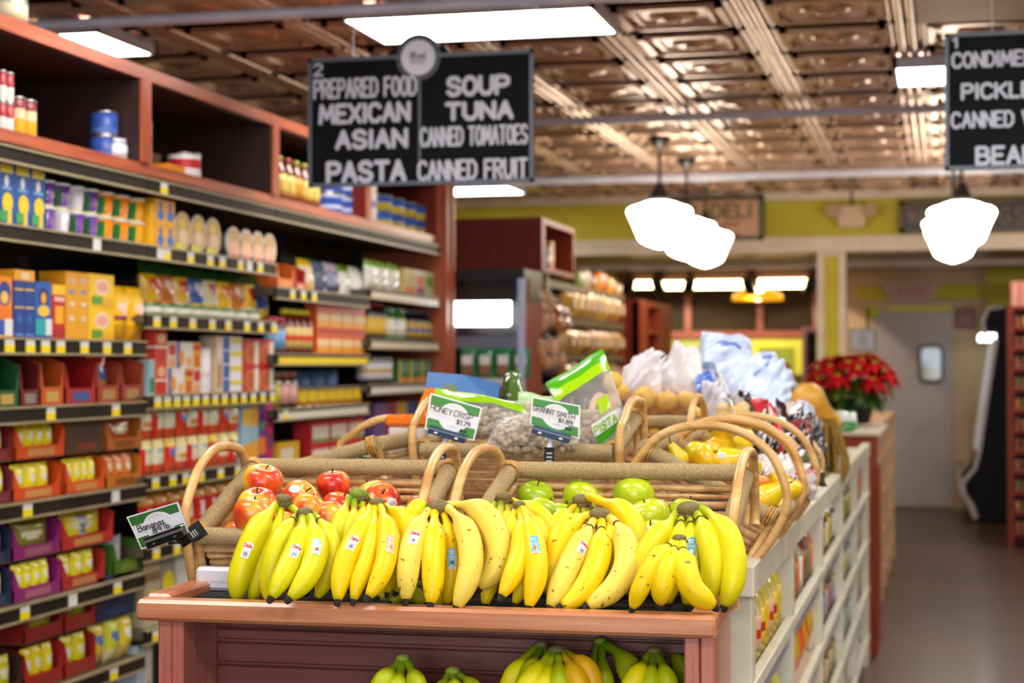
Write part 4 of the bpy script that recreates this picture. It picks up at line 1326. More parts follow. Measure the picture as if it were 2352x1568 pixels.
filled('narrow red tray, lower', SN, 150, 222, A6, h, '#9a1818', '#8a3020', '#d8cc1a', '#7a3018', 2, where='lower narrow red tray', what='yellow green bag')
filled('narrow red tray, upper', SN, 150, 222, A6 + h, h, '#9a1818', '#8a3020', '#a8a41a', '#a86a30', 2, where='upper narrow red tray', what='red and olive bag')
row(carton, 'navy carton above the snack bags', 'carton', SN, 224, 312, 1, A6 + 0.15, 0.15, d=0.2, col='#16284a', decs=[('r', 0.2, 0.8, 0.1, 0.2, '#243a66')])
row(bag, 'yellow snack bag with blue stripe', 'bag', SN, 224, 316, 3, A6, 0.148, d=0.06, col='#d8c430', low='#c8a850', logo='#4a70b8', jit=0.01, styles=[{}, {'col': '#c8cc30', 'low': '#d8c890', 'desc': 'lime yellow snack bag'}, {'logo': '#e8e0c8', 'desc': 'yellow snack bag with white badge'}])
# ---- mixed boxes
SN = 'white canister shelf'
RW = dict(col='#d8402c', decs=[('b', 0.42, 0.5, '#e8d8c8'), ('c', 0.5, 0.72, 0.34, 0.16, '#e8b890'), ('c', 0.5, 0.26, 0.36, 0.16, '#c8281c')])
row(carton, 'red speckled snack box', 'box', SN, 357, 384, 1, B3, 0.12, d=0.05, tiers=2, **RW)
row(carton, 'pale blue green snack box', 'box', SN, 344, 356, 1, B3, 0.13, d=0.05, col='#9ac0c8', decs=[('r', 0, 1, 0.1, 0.5, '#2a8a58')])
row(carton, 'snack box', 'box', SN, 386, 462, 4, B3, 0.098, d=0.05, tiers=2, styles=[
    {'col': '#e8e0d8', 'decs': [('r', 0, 0.4, 0, 1, '#2458a8'), ('c', 0.6, 0.4, 0.35, 0.3, '#e89a30')], 'desc': 'blue and white snack box'},
    {'col': '#e8e4e0', 'decs': [('c', 0.5, 0.25, 0.4, 0.2, '#e8b070')], 'desc': 'white snack box with orange picture'},
    {'col': '#e0a41c', 'decs': [('b', 0.7, 0.9, '#c83018'), ('r', 0.2, 0.8, 0.1, 0.5, '#d86018')], 'desc': 'yellow and red snack box'},
    {'col': '#d8c8b8', 'decs': [('r', 0.1, 0.9, 0.5, 0.9, '#c02028'), ('r', 0.1, 0.9, 0.05, 0.35, '#e0a070')], 'desc': 'beige and red snack box'}])
row(can, 'tall white canister', 'canister', SN, 466, 496, 1, B3, 0.18, col='#e8e6ea', decs=((0.0, '#e8e6ea'), (0.35, '#e8c8cc'), (0.45, '#e8e6ea')), rim='#d8d8dc')
row(carton, 'beige narrow box', 'box', SN, 497, 511, 1, B3, 0.225, d=0.06, col='#d0b89a', decs=[('r', 0.1, 0.9, 0.1, 0.5, '#b88858'), ('r', 0.1, 0.9, 0.6, 0.9, '#e0d8d8')])
row(carton, 'flat blue and white box', 'box', SN, 512, 556, 1, B3, 0.056, d=0.1, tiers=4, col='#e4e4ec', decs=[('r', 0, 0.34, 0.05, 0.95, '#2c5aa8'), ('r', 0.38, 1, 0.55, 0.9, '#d8cc30')])
row(carton, 'red cracker box with round biscuit', 'box', SN, 558, 628, 2, B3, 0.108, d=0.07, tiers=2, col='#c01c28', decs=[('c', 0.5, 0.45, 0.42, 0.4, '#d8763a'), ('c', 0.5, 0.45, 0.3, 0.28, '#b85a28'), ('r', 0.72, 1, 0.02, 0.9, '#e8dcd4')])
SN = 'red pouch shelf'
row(bag, 'red and cream drink pouch', 'pouch', SN, 330, 556, 9, B4, 0.125, d=0.035, tiers=2, col='#dfdcc0', top='#e8d890', low='#dc4a1c', gap=0.012, styles=[
    {'decs': ((0, 0.2, 0.1, 0.8, '#d82018'), (0.2, 0.9, 0.62, 0.76, '#9ab8a0'))}, {'decs': ((0.8, 1, 0.1, 0.8, '#d82018'), (0.2, 0.8, 0.6, 0.74, '#98b4a0'))},
    {'col': '#d83018', 'top': '#e8c43c', 'logo': '#2c78c8', 'desc': 'red drink pouch with blue badge'}, {'decs': ((0.1, 0.9, 0.42, 0.52, '#e09040'),)}])
row(carton, 'tall carton', 'carton', SN, 558, 628, 4, B4, 0.24, d=0.07, styles=[
    {'col': '#9ac4d8', 'decs': [('r', 0, 1, 0.05, 0.3, '#f0a020'), ('r', 0, 1, 0.62, 0.9, '#e8c040')], 'desc': 'pale blue and orange tall carton'}, {'col': '#e0a838', 'decs': [('r', 0, 1, 0.35, 0.6, '#90c0d8')], 'desc': 'yellow tall carton'},
    {'col': '#6a2a8a', 'decs': [('r', 0, 1, 0.1, 0.4, '#e07a20'), ('c', 0.5, 0.6, 0.4, 0.08, '#3a8a58')], 'desc': 'purple tall carton'}, {'col': '#c01868', 'decs': [('r', 0, 1, 0.2, 0.45, '#8a2a6a')], 'desc': 'magenta tall carton'}])
SN = 'juice pouch shelf'
row(bag, 'orange and red juice pouch', 'pouch', SN, 332, 560, 8, B5, 0.185, d=0.05, col='#c81c18', top='#c8861c', low='#d88a28', decs=((0.35, 0.62, 0.36, 0.72, '#e8e0d8'), (0.62, 0.75, 0.4, 0.6, '#5a50a0')))
SN = 'lemon box shelf'
row(carton, 'lemon', 'box', SN, 334, 470, 4, B6, 0.23, d=0.07, styles=[
    {'col': '#b8a888', 'decs': [('c', 0.5, 0.35, 0.4, 0.22, '#e8c828'), ('r', 0, 1, 0.7, 0.85, '#8a6a48')], 'desc': 'tan box with lemon picture'}, {'col': '#8a8a80', 'decs': [('c', 0.5, 0.6, 0.4, 0.2, '#e6d020'), ('r', 0, 1, 0.2, 0.4, '#d8c030')], 'desc': 'grey box with lemon picture'},
    {'col': '#c8c8c0', 'decs': [('r', 0.1, 0.9, 0.3, 0.7, '#d8d8d0')], 'desc': 'plain pale box'}, {'col': '#b8b8b4', 'decs': [('r', 0, 1, 0.6, 0.8, '#e0d030')], 'desc': 'pale box with yellow band'}])
row(carton, 'white blue carton', 'carton', 'lowest shelf beside the cabinet', 318, 352, 2, 0.165, 0.34, d=0.08, styles=[{'col': '#b8c4cc', 'decs': [('r', 0.2, 0.8, 0.2, 0.8, '#a8b8c8')], 'desc': 'pale blue carton'}, {'col': '#c8c0b0', 'decs': [('c', 0.5, 0.4, 0.4, 0.2, '#8a5a28')], 'desc': 'cream carton with brown picture'}])
# ---- third bay
SN = 'third bay top shelf'
row(tray, 'orange cardboard tray', 'display tray', SN, 636, 676, 1, C1, 0.13, d=0.2, col='#e06a20', strip='#e08a40', inner='#7a5a3c', front=0.36)
row(tray, 'red cardboard tray', 'display tray', SN, 678, 702, 1, C1, 0.12, d=0.2, col='#c03028', strip='#e0a090', inner='#6a4a38')
row(bag, 'bag', 'bag', SN, 706, 848, 5, C1, 0.165, d=0.06, lean=0.15, jit=0.01, styles=[{'col': '#e0d4b8', 'top': '#e8c018', 'low': '#e8b060', 'desc': 'cream and yellow bag'}, {'col': '#4a5870', 'top': '#5a6a8a', 'desc': 'slate blue bag'}, {'col': '#8a8aa8', 'top': '#c8b8d0', 'low': '#3a4a58', 'desc': 'lilac grey bag'}, {'col': '#dcdcd0', 'top': '#7aa028', 'low': '#e8e0d8', 'desc': 'white bag with green top'}, {'col': '#e0e0d8', 'low': '#d8c890', 'desc': 'plain white bag'}], x=XP - 0.03)
SN = 'third bay sauce shelf'
row(jar, 'brown jar with blue label', 'jar', SN, 632, 661, 2, C2, 0.16, col='#5a2410', label='#7aa8d8', cap='#c03050')
row(bottle, 'red sauce bottle', 'bottle', SN, 663, 724, 4, C2, 0.2, col='#6a1408', label='#e0c070', cap='#d8c820', band='#d84018', neck=0.5)
row(carton, 'orange soup carton', 'carton', SN, 728, 838, 4, C2, 0.118, d=0.06, tiers=2, col='#dc5a14', decs=[('r', 0.04, 0.96, 0.34, 0.62, '#f0d49a'), ('r', 0.04, 0.96, 0.1, 0.32, '#f0a818'), ('r', 0, 1, 0.86, 1, '#b83410')])
SN = 'yellow can shelf'
row(jar, 'dark jar with pink label', 'jar', SN, 632, 690, 3, C3, 0.16, col='#3a1c10', label='#e0a8a0', cap='#8a5040', styles=[{'label': '#c8c040', 'col': '#6a6a18', 'cap': '#58541c', 'desc': 'olive jar'}, {}, {'label': '#e0b0a8'}])
row(can, 'yellow can', 'can', SN, 692, 838, 7, C3, 0.09, col='#c8a018', decs=((0.0, '#a86a18'), (0.3, '#d8b820'), (0.8, '#8a6a18')), rim='#a8a090')
row(can, 'blue canister behind the yellow cans', 'canister', SN, 712, 842, 4, C3, 0.165, col='#3a6aa8', decs=((0.0, '#2c5088'), (0.5, '#5a8ac0')), setback=0.12, gap=0.05, rim='#506a90')
SN = 'red box shelf'
row(carton, 'yellow and white box', 'box', SN, 640, 688, 1, C4, 0.13, d=0.07, tiers=1, col='#e0b020', decs=[('r', 0.1, 0.7, 0.1, 0.8, '#e0d8c0'), ('r', 0.1, 0.7, 0.1, 0.35, '#d88a58')])
row(carton, 'red and white tea box', 'box', SN, 712, 836, 3, C4, 0.105, d=0.08, tiers=2, col='#c8202c', decs=[('r', 0.12, 1, 0.25, 0.78, '#e6dccb'), ('r', 0.12, 1, 0.08, 0.24, '#8aa050'), ('r', 0, 0.12, 0, 1, '#b81838')])
row(carton, 'yellow green box', 'box', 'third bay lower shelf', 634, 700, 2, C4 - 0.25, 0.15, d=0.07, col='#c8c030', decs=[('r', 0.1, 0.9, 0.3, 0.7, '#dcd8c8')])
row(carton, 'red and white biscuit box', 'box', 'third bay lower shelf', 704, 836, 4, C4 - 0.25, 0.16, d=0.07, col='#c8283c', decs=[('r', 0, 1, 0.1, 0.55, '#dcdccc')])
shelf(2, C4 - 0.25)
# ---- far bay
SN = 'far bay top shelf'
row(bag, 'white and green bag', 'bag', SN, 850, 926, 3, D1, 0.155, d=0.06, col='#e0e0d8', top='#78a830', low='#e0d8c8', jit=0.01)
row(carton, 'box', 'box', SN, 928, 1000, 3, D1, 0.14, d=0.06, styles=[{'col': '#c8b070', 'decs': [('r', 0, 1, 0.05, 0.3, '#e07020')], 'desc': 'tan and orange box'}, {'col': '#d8d8c8', 'decs': [('r', 0.1, 0.9, 0.4, 0.8, '#e08a68'), ('r', 0.1, 0.9, 0.05, 0.35, '#a83a5a')], 'desc': 'white box with coral panel'}, {'col': '#b8c890', 'decs': [('r', 0.1, 0.9, 0.4, 0.8, '#6aa030')], 'desc': 'pale green box'}])
SN = 'far bay bottle shelf'
row(bottle, 'dark bottle with yellow label', 'bottle', SN, 848, 892, 4, D2, 0.19, col='#241410', label='#e0b838', cap='#a02848', neck=0.4)
row(jar, 'green and white jar', 'jar', SN, 893, 942, 2, D2, 0.17, col='#4a8a38', label='#e8e8dc', cap='#28784a')
row(bottle, 'dark bottle with gold label', 'bottle', SN, 943, 1000, 4, D2, 0.17, col='#201818', label='#c8a020', cap='#2a3050', band='#4a5a9a', neck=0.4)
SN = 'far bay tea shelf'
row(bottle, 'dark bottle with white blue label', 'bottle', SN, 846, 906, 5, D3, 0.19, col='#1c1414', label='#dce0ea', cap='#201818', band='#c8a060', neck=0.42)
row(carton, 'green tea box', 'box', SN, 916, 992, 3, D3, 0.125, d=0.07, col='#3a6a38', decs=[('r', 0.1, 0.9, 0.5, 0.85, '#6a8a78'), ('r', 0, 1, 0.05, 0.25, '#d87828'), ('r', 0, 0.15, 0, 1, '#d8c830')])
row(carton, 'purple carton', 'carton', 'far bay lowest shelf', 862, 958, 4, D4, 0.17, d=0.07, styles=[{'col': '#6a4a80', 'desc': 'purple carton'}, {'col': '#8a1c3c', 'desc': 'crimson carton'}, {'col': '#b89030', 'desc': 'mustard carton'}, {'col': '#3a4a80', 'desc': 'navy carton'}])
# ================================================================ banana cabinet
CZ = 1.10
cl, cr = onz(310, 1376, CZ), onz(1643, 1415, CZ)
YAW = math.atan2(cr.y - cl.y, cr.x - cl.x)
CW = (cr - cl).length
CABM = Matrix.Translation((cl.x, cl.y, 0)) @ Matrix.Rotation(YAW, 4, 'Z')
cab = thing('banana_cabinet', 'reddish wooden cabinet with a black lined banana tray on top', 'cabinet', (cl.x, cl.y, 0), YAW)
LW = 0.045
TD = 0.68
b = MB(); b.box(0, CW, 0, LW, 1.064, CZ, bev=0.006); b.build('front_rail', WOODX, cab)
b = MB(); b.box(0, LW, LW, TD, 1.064, CZ + 0.004, bev=0.005); b.build('side_rail', WOODY, cab)
b = MB(); b.box(CW - LW, CW, LW, TD, 1.064, CZ + 0.002, bev=0.005); b.build('side_rail', WOODY, cab)
b = MB(); b.box(LW, CW - LW, LW, TD, 1.066, 1.086); b.build('tray_floor', noise_mat('black_tray_liner', '#0b0d10', '#14171b', 60, rough=0.85, bump=(300, 0.4, 0.002)), cab)
for x0, x1, yy in ((0.032, 0.056, 0.022), (0.057, 0.078, 0.022), (CW - 0.052, CW - 0.028, 0.022)):
    b = MB(); b.box(x0, x1, yy, yy + 0.06, 0, 1.063, bev=0.003); b.build('corner_post', WOODZ, cab)
b = MB(); b.box(CW - 0.027, CW - 0.004, 0.03, 0.12, 0, 1.063, bev=0.003); b.build('corner_post', WOODZ, cab)
b = MB(); b.box(0.05, 0.07, 0.082, 0.2, 0, 1.063); b.build('inner_side', WOODZ, cab)
b = MB(); b.box(CW - 0.048, CW - 0.03, 0.082, 0.2, 0, 1.063); b.build('inner_side', WOODZ, cab)
b = MB()
for k, (z0, z1) in enumerate(((0.6, 0.865), (0.871, 0.912), (0.918, 0.958), (0.964, 0.999), (1.005, 1.0235), (1.0265, 1.064))):
    b.box(0.07, CW - 0.048, 0.2, 0.214, z0, z1, bev=0.0022)
b.box(0.07, CW - 0.048, 0.212, 0.222, 0, 1.064)
b.build('back_board', WOODB, cab)
b = MB(); b.box(0.07, CW - 0.048, 0.03, 0.2, 0.80, 0.825); b.build('lower_tray', noise_mat('black_foam_liner', '#0b0d10', '#14171b', 60, rough=0.85), cab)
b = MB(); b.box(0.078, CW - 0.052, 0.022, 0.03, 0.74, 0.84); b.build('lower_rail', WOODX, cab)
b = MB(); b.box(0.03, CW - 0.03, 0.222, TD, 0, 1.064); b.build('carcass', WOODY, cab)
# stepped wedge under the fruit baskets
b = MB()
for x0, x1 in ((0.04, 0.42), (0.50, 0.94)):
    a_ = b.add([(x0, 0.30, 1.087), (x1, 0.30, 1.087), (x1, 0.60, 1.087), (x0, 0.60, 1.087), (x0, 0.60, 1.160), (x1, 0.60, 1.160)])
    for f_ in ((0, 3, 2, 1), (0, 1, 5, 4), (2, 3, 4, 5), (0, 4, 3), (1, 2, 5)):
        b.face([a_ + i for i in f_])
b.build('basket_wedge', WOODY, cab)
g = CABM.inverted() @ onz(484, 1340, 1.12)
o = thing('foam_block', 'white foam block on the cabinet tray beside the first bananas', 'block', onz(447, 1355, 1.087) + V((0, 0, 0)), YAW)
b = MB(); b.box(0, 0.10, 0, 0.035, 0, 0.042, '#dcdce6', bev=0.006); b.build('block', MATTE, o)
b = MB(); b.box(0.03, 0.06, -0.0006, 0, 0.017, 0.0185, '#c4c4d0'); b.build('crease', MATTE, o)

# ================================================================ long lattice table
TX0, TX1, TY0, TY1 = -1.33, -0.39, 3.47, 8.98
tab = thing('produce_table', 'long cream lattice sided produce table behind the banana cabinet', 'table', (TX1, TY0, 0))
T = Matrix.Translation((-TX1, -TY0, 0))
PY = [3.52, 4.47, 5.55, 6.68, 7.76, 8.82]
b = MB(T); b.box(TX0, TX1 - 0.02, TY0, TY1, 1.05, 1.075); b.build('table_top', CREAM, tab)
b = MB(T); b.box(TX1 - 0.02, TX1 + 0.022, TY0, TY1, 1.035, 1.10, bev=0.004); b.build('top_rail', CREAM, tab)
b = MB(T); b.box(TX0 - 0.02, TX0 + 0.02, TY0, TY1, 1.035, 1.10, bev=0.004); b.build('top_rail', CREAM, tab)
b = MB(T); b.box(TX0, TX0 + 0.02, TY0, TY1, 0, 1.05); b.build('side_panel', CREAM, tab)
b = MB(T); b.box(-0.88, -0.86, TY0, TY1, 0, 1.05); b.build('centre_panel', CREAM, tab)
for yy in PY + [TY1 - 0.02]:
    b = MB(T); b.box(TX1 - 0.03, TX1 + 0.016, yy - 0.03, yy + 0.03, 0, 1.035, bev=0.003); b.build('post', CREAM, tab)
    b = MB(T); b.box(-0.86, TX1 - 0.03, yy - 0.008, yy + 0.008, 0, 1.05); b.build('partition', CREAM, tab)
RZ = (0.845, 0.61, 0.37, 0.13)
STRIP = noise_mat('lilac_label_strip', '#8a84a0', '#a8a2ba', 30, rough=0.3)
for z in RZ:
    b = MB(T); b.box(-0.86, TX1, TY0, TY1, z - 0.03, z - 0.006); s_ = b.build('shelf', CREAM, tab)
    b = MB(T); b.box(TX1 - 0.004, TX1 + 0.02, TY0, TY1, z - 0.016, z + 0.016, bev=0.003); b.build('shelf_rail', CREAM, s_)
    b = MB(T); b.box(TX1 - 0.004, TX1 + 0.008, TY0, TY1, z - 0.055, z - 0.017); b.build('label_strip', STRIP, s_)
# riser under the produce
b = MB(T); b.box(-1.12, -0.62, 3.72, 8.6, 1.075, 1.2); b.build('riser', WOODY, tab)

# goods in the lattice cells
CX = TX1 - 0.008


def cell(k, lev, n, maker, h, cat, shelfn, styles, d=0.06, **kw):
    y0, y1 = PY[k] + 0.04, (PY + [TY1])[k + 1] - 0.04
    w = (y1 - y0) / n
    z = (RZ[lev] - 0.006) + 0.0005
    for i in range(n):
        st = dict(styles[i % len(styles)]); ds = st.pop('desc')
        wd = min(w - 0.004, st.pop('w', w - 0.004))
        o = maker(wd, h * (0.95 + 0.1 * ((i * 7) % 3) / 2), d, **{**kw, **st})
        place(o, '%s, %s along the %s' % (ds, ORD[i], shelfn), cat, 'goods on the ' + shelfn, (CX, y0 + i * w, z))


cell(0, 0, 9, bottle, 0.18, 'bottle', 'first top lattice cell', [
    {'col': '#d8d088', 'label': '#d8a8a0', 'cap': '#c01828', 'band': '#c02828', 'desc': 'pale dressing bottle with red cap'}, {'col': '#d8cc60', 'label': '#e8c428', 'cap': '#c01828', 'band': '#b83020', 'desc': 'yellow dressing bottle with red cap'},
    {'col': '#d4c850', 'label': '#e0b820', 'cap': '#b81828', 'desc': 'mustard dressing bottle with red cap'}], neck=0.42)
cell(0, 1, 8, bottle, 0.17, 'bottle', 'first second lattice cell', [{'col': '#a8a840', 'label': '#58803a', 'cap': '#16181c', 'desc': 'olive oil bottle with black cap'}, {'col': '#c8c060', 'label': '#3a6aa0', 'cap': '#1a1c20', 'desc': 'olive bottle with blue label'}], neck=0.4)
cell(1, 0, 8, bottle, 0.18, 'bottle', 'second top lattice cell', [
    {'col': '#b8b0a0', 'label': '#e0dcd0', 'cap': '#1c3c9c', 'desc': 'white bottle with blue cap'}, {'col': '#7a3418', 'label': '#a84c20', 'cap': '#8a2c1c', 'desc': 'brown sauce bottle'}, {'col': '#5a6a8a', 'label': '#3a8a5a', 'cap': '#6a3a30', 'desc': 'green labelled bottle'},
    {'col': '#c0763a', 'label': '#d86a30', 'cap': '#5a4040', 'desc': 'orange labelled bottle'}], neck=0.5)
cell(1, 1, 6, bag, 0.19, 'bag', 'second middle lattice cell', [{'col': '#e85a18', 'top': '#d0a020', 'low': '#d84018', 'desc': 'orange bag'}, {'col': '#e8a818', 'top': '#c8b828', 'logo': '#e86a20', 'desc': 'yellow bag with orange badge'}, {'col': '#d8b020', 'low': '#e08a18', 'desc': 'golden bag'}], d=0.07)
cell(1, 2, 6, bag, 0.19, 'bag', 'second lower lattice cell', [{'col': '#e04a20', 'low': '#d8d0c8', 'desc': 'red orange bag with pale base'}, {'col': '#d89a28', 'low': '#b8a890', 'desc': 'amber bag'}], d=0.07)
cell(2, 0, 8, bottle, 0.18, 'bottle', 'third top lattice cell', [{'col': '#2a3018', 'label': '#b8a040', 'cap': '#14181c', 'desc': 'dark green bottle with tan label'}, {'col': '#6a2018', 'label': '#d8d8cc', 'cap': '#2a5a3a', 'desc': 'red bottle with white label'}, {'col': '#a89828', 'label': '#c8b020', 'cap': '#202428', 'desc': 'yellow bottle with dark cap'}], neck=0.4)
cell(2, 1, 8, bottle, 0.18, 'bottle', 'third middle lattice cell', [{'col': '#5a2c20', 'label': '#7a8ab8', 'cap': '#a02030', 'desc': 'brown bottle with blue label'}, {'col': '#8a7a30', 'label': '#b0a898', 'cap': '#4a3038', 'desc': 'tan bottle'}, {'col': '#2a3a4a', 'label': '#b84a3a', 'cap': '#1a2a6a', 'desc': 'slate bottle with red label'}], neck=0.5)
cell(2, 2, 8, jar, 0.16, 'jar', 'third lower lattice cell', [{'col': '#5a5a28', 'label': '#c8c0a0', 'cap': '#38382a', 'desc': 'olive jar'}, {'col': '#7a6028', 'label': '#a88a50', 'cap': '#a0a098', 'desc': 'brown jar'}])
cell(3, 0, 8, jar, 0.17, 'jar', 'fourth top lattice cell', [{'col': '#3a3a28', 'label': '#7a8a3a', 'cap': '#28489a', 'desc': 'dark jar with blue lid'}, {'col': '#6a6018', 'label': '#b8a830', 'cap': '#2a3a6a', 'desc': 'mustard jar'}])
cell(3, 1, 8, jar, 0.17, 'jar', 'fourth middle lattice cell', [{'col': '#8a8418', 'label': '#c8b828', 'cap': '#2a5ab0', 'desc': 'yellow jar with blue lid'}, {'col': '#3a5a8a', 'label': '#98a8b8', 'cap': '#3a3a3a', 'desc': 'blue jar'}])
cell(3, 2, 8, jar, 0.17, 'jar', 'fourth lower lattice cell', [{'col': '#4a6a5a', 'label': '#98a898', 'cap': '#1c2024', 'desc': 'green jar with black lid'}, {'col': '#6a6a4a', 'label': '#a8b0a0', 'cap': '#3a3a34', 'desc': 'grey green jar'}])
cell(4, 0, 6, can, 0.15, 'can', 'fifth top lattice cell', [{'col': '#b86a50', 'desc': 'brick red can'}, {'col': '#a85a48', 'decs': ((0, '#c8a890'), (0.4, '#a85a48')), 'desc': 'red can with pale base'}])
cell(4, 1, 6, can, 0.15, 'can', 'fifth middle lattice cell', [{'col': '#b09878', 'desc': 'beige can'}, {'col': '#98806a', 'desc': 'tan can'}])
cell(4, 2, 6, can, 0.15, 'can', 'fifth lower lattice cell', [{'col': '#a87868', 'desc': 'dusty pink can'}, {'col': '#a09a80', 'desc': 'grey can'}])

# red end unit and the second table beyond
o = thing('end_shelf_unit', 'narrow red wooden shelf unit at the far end of the cream table', 'shelving', (-0.34, 9.16, 0))
b = MB(); b.box(-0.62, 0, 0, 0.02, 0.96, 1.13); b.build('header', WOODQ, o)
b = MB(); b.box(-0.045, 0, 0, 0.5, 0, 0.96); b.build('side_panel', WOODQ, o)
b = MB(); b.box(-0.62, -0.58, 0, 0.5, 0, 0.96); b.build('side_panel', WOODQ, o)
b = MB(); b.box(-0.58, -0.045, 0.48, 0.5, 0, 0.96); b.build('back_board', WOODD, o)
for z in (0.24, 0.5, 0.78):
    b = MB(); b.box(-0.58, -0.045, 0, 0.48, z, z + 0.03); b.build('shelf', WOODQ, o)
b = MB(); b.box(-0.64, 0.02, -0.02, 1.2, 1.13, 1.15); b.build('top_board', WHITEP, o)
o = thing('second_table', 'pale wooden lattice table beyond the red end unit', 'table', (-0.40, 10.4, 0))
BW = wood('pale_pine', '#b08a68', '#c8a582', 'z', rough=0.5)
b = MB(); b.box(-0.9, 0.02, 0, 3.4, 1.09, 1.13); b.build('table_top', BW, o)
b = MB(); b.box(-0.9, -0.02, 0.02, 3.38, 0, 1.09); b.build('carcass', BW, o)
for k in range(5):
    b = MB(); b.box(-0.02, 0.02, k * 0.83, k * 0.83 + 0.07, 0, 1.09); b.build('post', BW, o)
for z in (0.1, 0.36, 0.62, 0.86):
    b = MB(); b.box(-0.02, 0.012, 0, 3.4, z, z + 0.05); b.build('rail', BW, o)

# ================================================================ wicker baskets
ROPE = noise_mat('seagrass_rope', '#86704a', '#bca67c', 320, rough=0.85, spec=0.2, lo=0.3, hi=0.7)
CANE = noise_mat('honey_cane', '#b98644', '#dcb474', 8, rough=0.4, coat=0.12, stretch=(1, 1, 6))
ROD = noise_mat('willow_rods', '#a87844', '#d8b078', 30, rough=0.5)
BIND = noise_mat('cane_binding', '#b07a30', '#d0a050', 30, rough=0.45)


def rope_tube(b, p0, p1, r, pitch=0.0055, seed=0):
    p0, p1 = V(p0), V(p1)
    L = (p1 - p0).length
    k = max(8, int(L / pitch * 3))
    rr = random.Random(seed)
    rad = []
    for i in range(k + 1):
        s_ = i / k
        rad.append(r * (1 + 0.055 * math.sin(2 * PI * s_ * L / pitch) + 0.02 * rr.uniform(-1, 1) + 0.02 * math.sin(17 * s_ + seed)))
    b.tube([p0.lerp(p1, i / k) for i in range(k + 1)], rad, n=12)


def basket(label, loc, L, D, H, tilt, rotz, handle=0.14, rod=0.0076, taper=0.03, hoop_r=0.0094, rim_r=0.0165, handle_in=0.0, hx=(-1, 1), push=1.0):
    o = thing('wicker_basket', label, 'basket', loc, 0, 'wicker produce baskets')
    o.location = CAM + (V(loc) - CAM) * push
    o.rotation_euler = (tilt, 0, rotz)
    l2 = L / 2
    rim = [((-l2, 0, H), (l2, 0, H)), ((-l2, D, H), (l2, D, H)), ((-l2, 0, H), (-l2, D, H)), ((l2, 0, H), (l2, D, H))]
    for i, (p, q) in enumerate(rim):
        b = MB(); rope_tube(b, p, q, rim_r, seed=i + int(L * 100)); b.build('rope_rim', ROPE, o)
    nr = int((H - rim_r) / (rod * 2.05))
    for side in range(4):
        b = MB()
        for k in range(nr):
            z = rod + k * rod * 2.08
            f = taper * (1 - z / H)
            x0, x1, y0, y1 = -l2 + f, l2 - f, f, D - f
            e = [((x0, y0, z), (x1, y0, z)), ((x0, y1, z), (x1, y1, z)), ((x0, y0, z), (x0, y1, z)), ((x1, y0, z), (x1, y1, z))][side]
            a_, c_ = V(e[0]), V(e[1])
            wob = [a_.lerp(c_, t_) + V((0, 0, 0.0012 * math.sin(9 * t_ + k * 2.1 + side))) for t_ in (0, 0.2, 0.4, 0.6, 0.8, 1)]
            b.tube(wob, rod * (0.9 + 0.15 * math.sin(k * 3.7)), n=6)
        b.build('slatted_side', ROD, o)
    b = MB(); b.box(-l2 + taper, l2 - taper, taper, D - taper, -0.004, 0.004); b.build('base', ROD, o)
    for cx in (-l2, l2):
        for cy in (0, D):
            b = MB(); b.tube([(cx * 0.985 + 0, cy + (0.008 if cy == 0 else -0.008), 0.0), (cx, cy, H)], 0.009, n=8); b.build('corner_stake', CANE, o)
            b = MB()
            sx = -1 if cx < 0 else 1
            sy = -1 if cy == 0 else 1
            for q in range(3):
                b.tube([V((cx + sx * 0.019 * math.cos(a) , cy + (q - 1) * 0.006 - sy * 0.012, H + 0.02 * math.sin(a))) for a in (2 * PI * t_ / 10 for t_ in range(11))], 0.0028, n=5, cap=False)
            b.build('binding', BIND, o)
    for sx in hx:
        x = sx * (l2 + 0.014)
        b = MB()
        pts = [(x, 0.0, -0.01), (x, -0.012, H * 0.5), (x * 1.01, -0.008, H + 0.04), (x * 1.02, 0.05 * D / 0.36, H + handle * 0.80), (x * 1.02, 0.30 * D, H + handle * 0.99), (x * 1.02, 0.52 * D, H + handle), (x * 1.02, 0.78 * D, H + handle * 0.72), (x * 1.01, 0.95 * D, H + 0.03), (x, D, H * 0.4), (x, D - 0.012, 0.0)]
        b.tube(spline(pts, 34), hoop_r, n=10); b.build('handle', CANE, o)
    return o


ap = basket('wicker basket of red apples behind the bananas', (-1.108, 2.945, 1.098), 0.405, 0.365, 0.10, 0.30, 0.085, handle=0.10, push=1.024)
gr = basket('wicker basket of green apples behind the bananas', (-0.585, 2.945, 1.098), 0.462, 0.365, 0.10, 0.30, 0.0, handle=0.10, push=1.024)
nu = basket('wicker basket of bagged nuts with price cards at its front', (-0.895, 3.66, 1.215), 0.425, 0.30, 0.10, 0.22, 0.0, handle=0.075)
lf = basket('wicker basket turned to the shelving aisle, beside the nut basket', (-1.385, 3.78, 1.165), 0.44, 0.24, 0.10, 0.28, -PI / 2, handle=0.075, hx=(-1,))
pe = basket('wicker basket of yellow pears facing the wide aisle', (-0.385, 3.83, 1.095), 0.40, 0.31, 0.095, 0.48, PI / 2, handle=0.125)
p2 = basket('second wicker basket along the wide aisle, past the pears', (-0.385, 4.29, 1.095), 0.40, 0.31, 0.095, 0.46, PI / 2, handle=0.12)
p3 = basket('third wicker basket along the wide aisle, by the netted bags', (-0.40, 4.80, 1.10), 0.42, 0.30, 0.09, 0.42, PI / 2, handle=0.10)
p4 = basket('small wicker basket holding potatoes behind the nut basket', (-0.735, 4.28, 1.20), 0.22, 0.30, 0.09, 0.2, 0.0, handle=0.10)
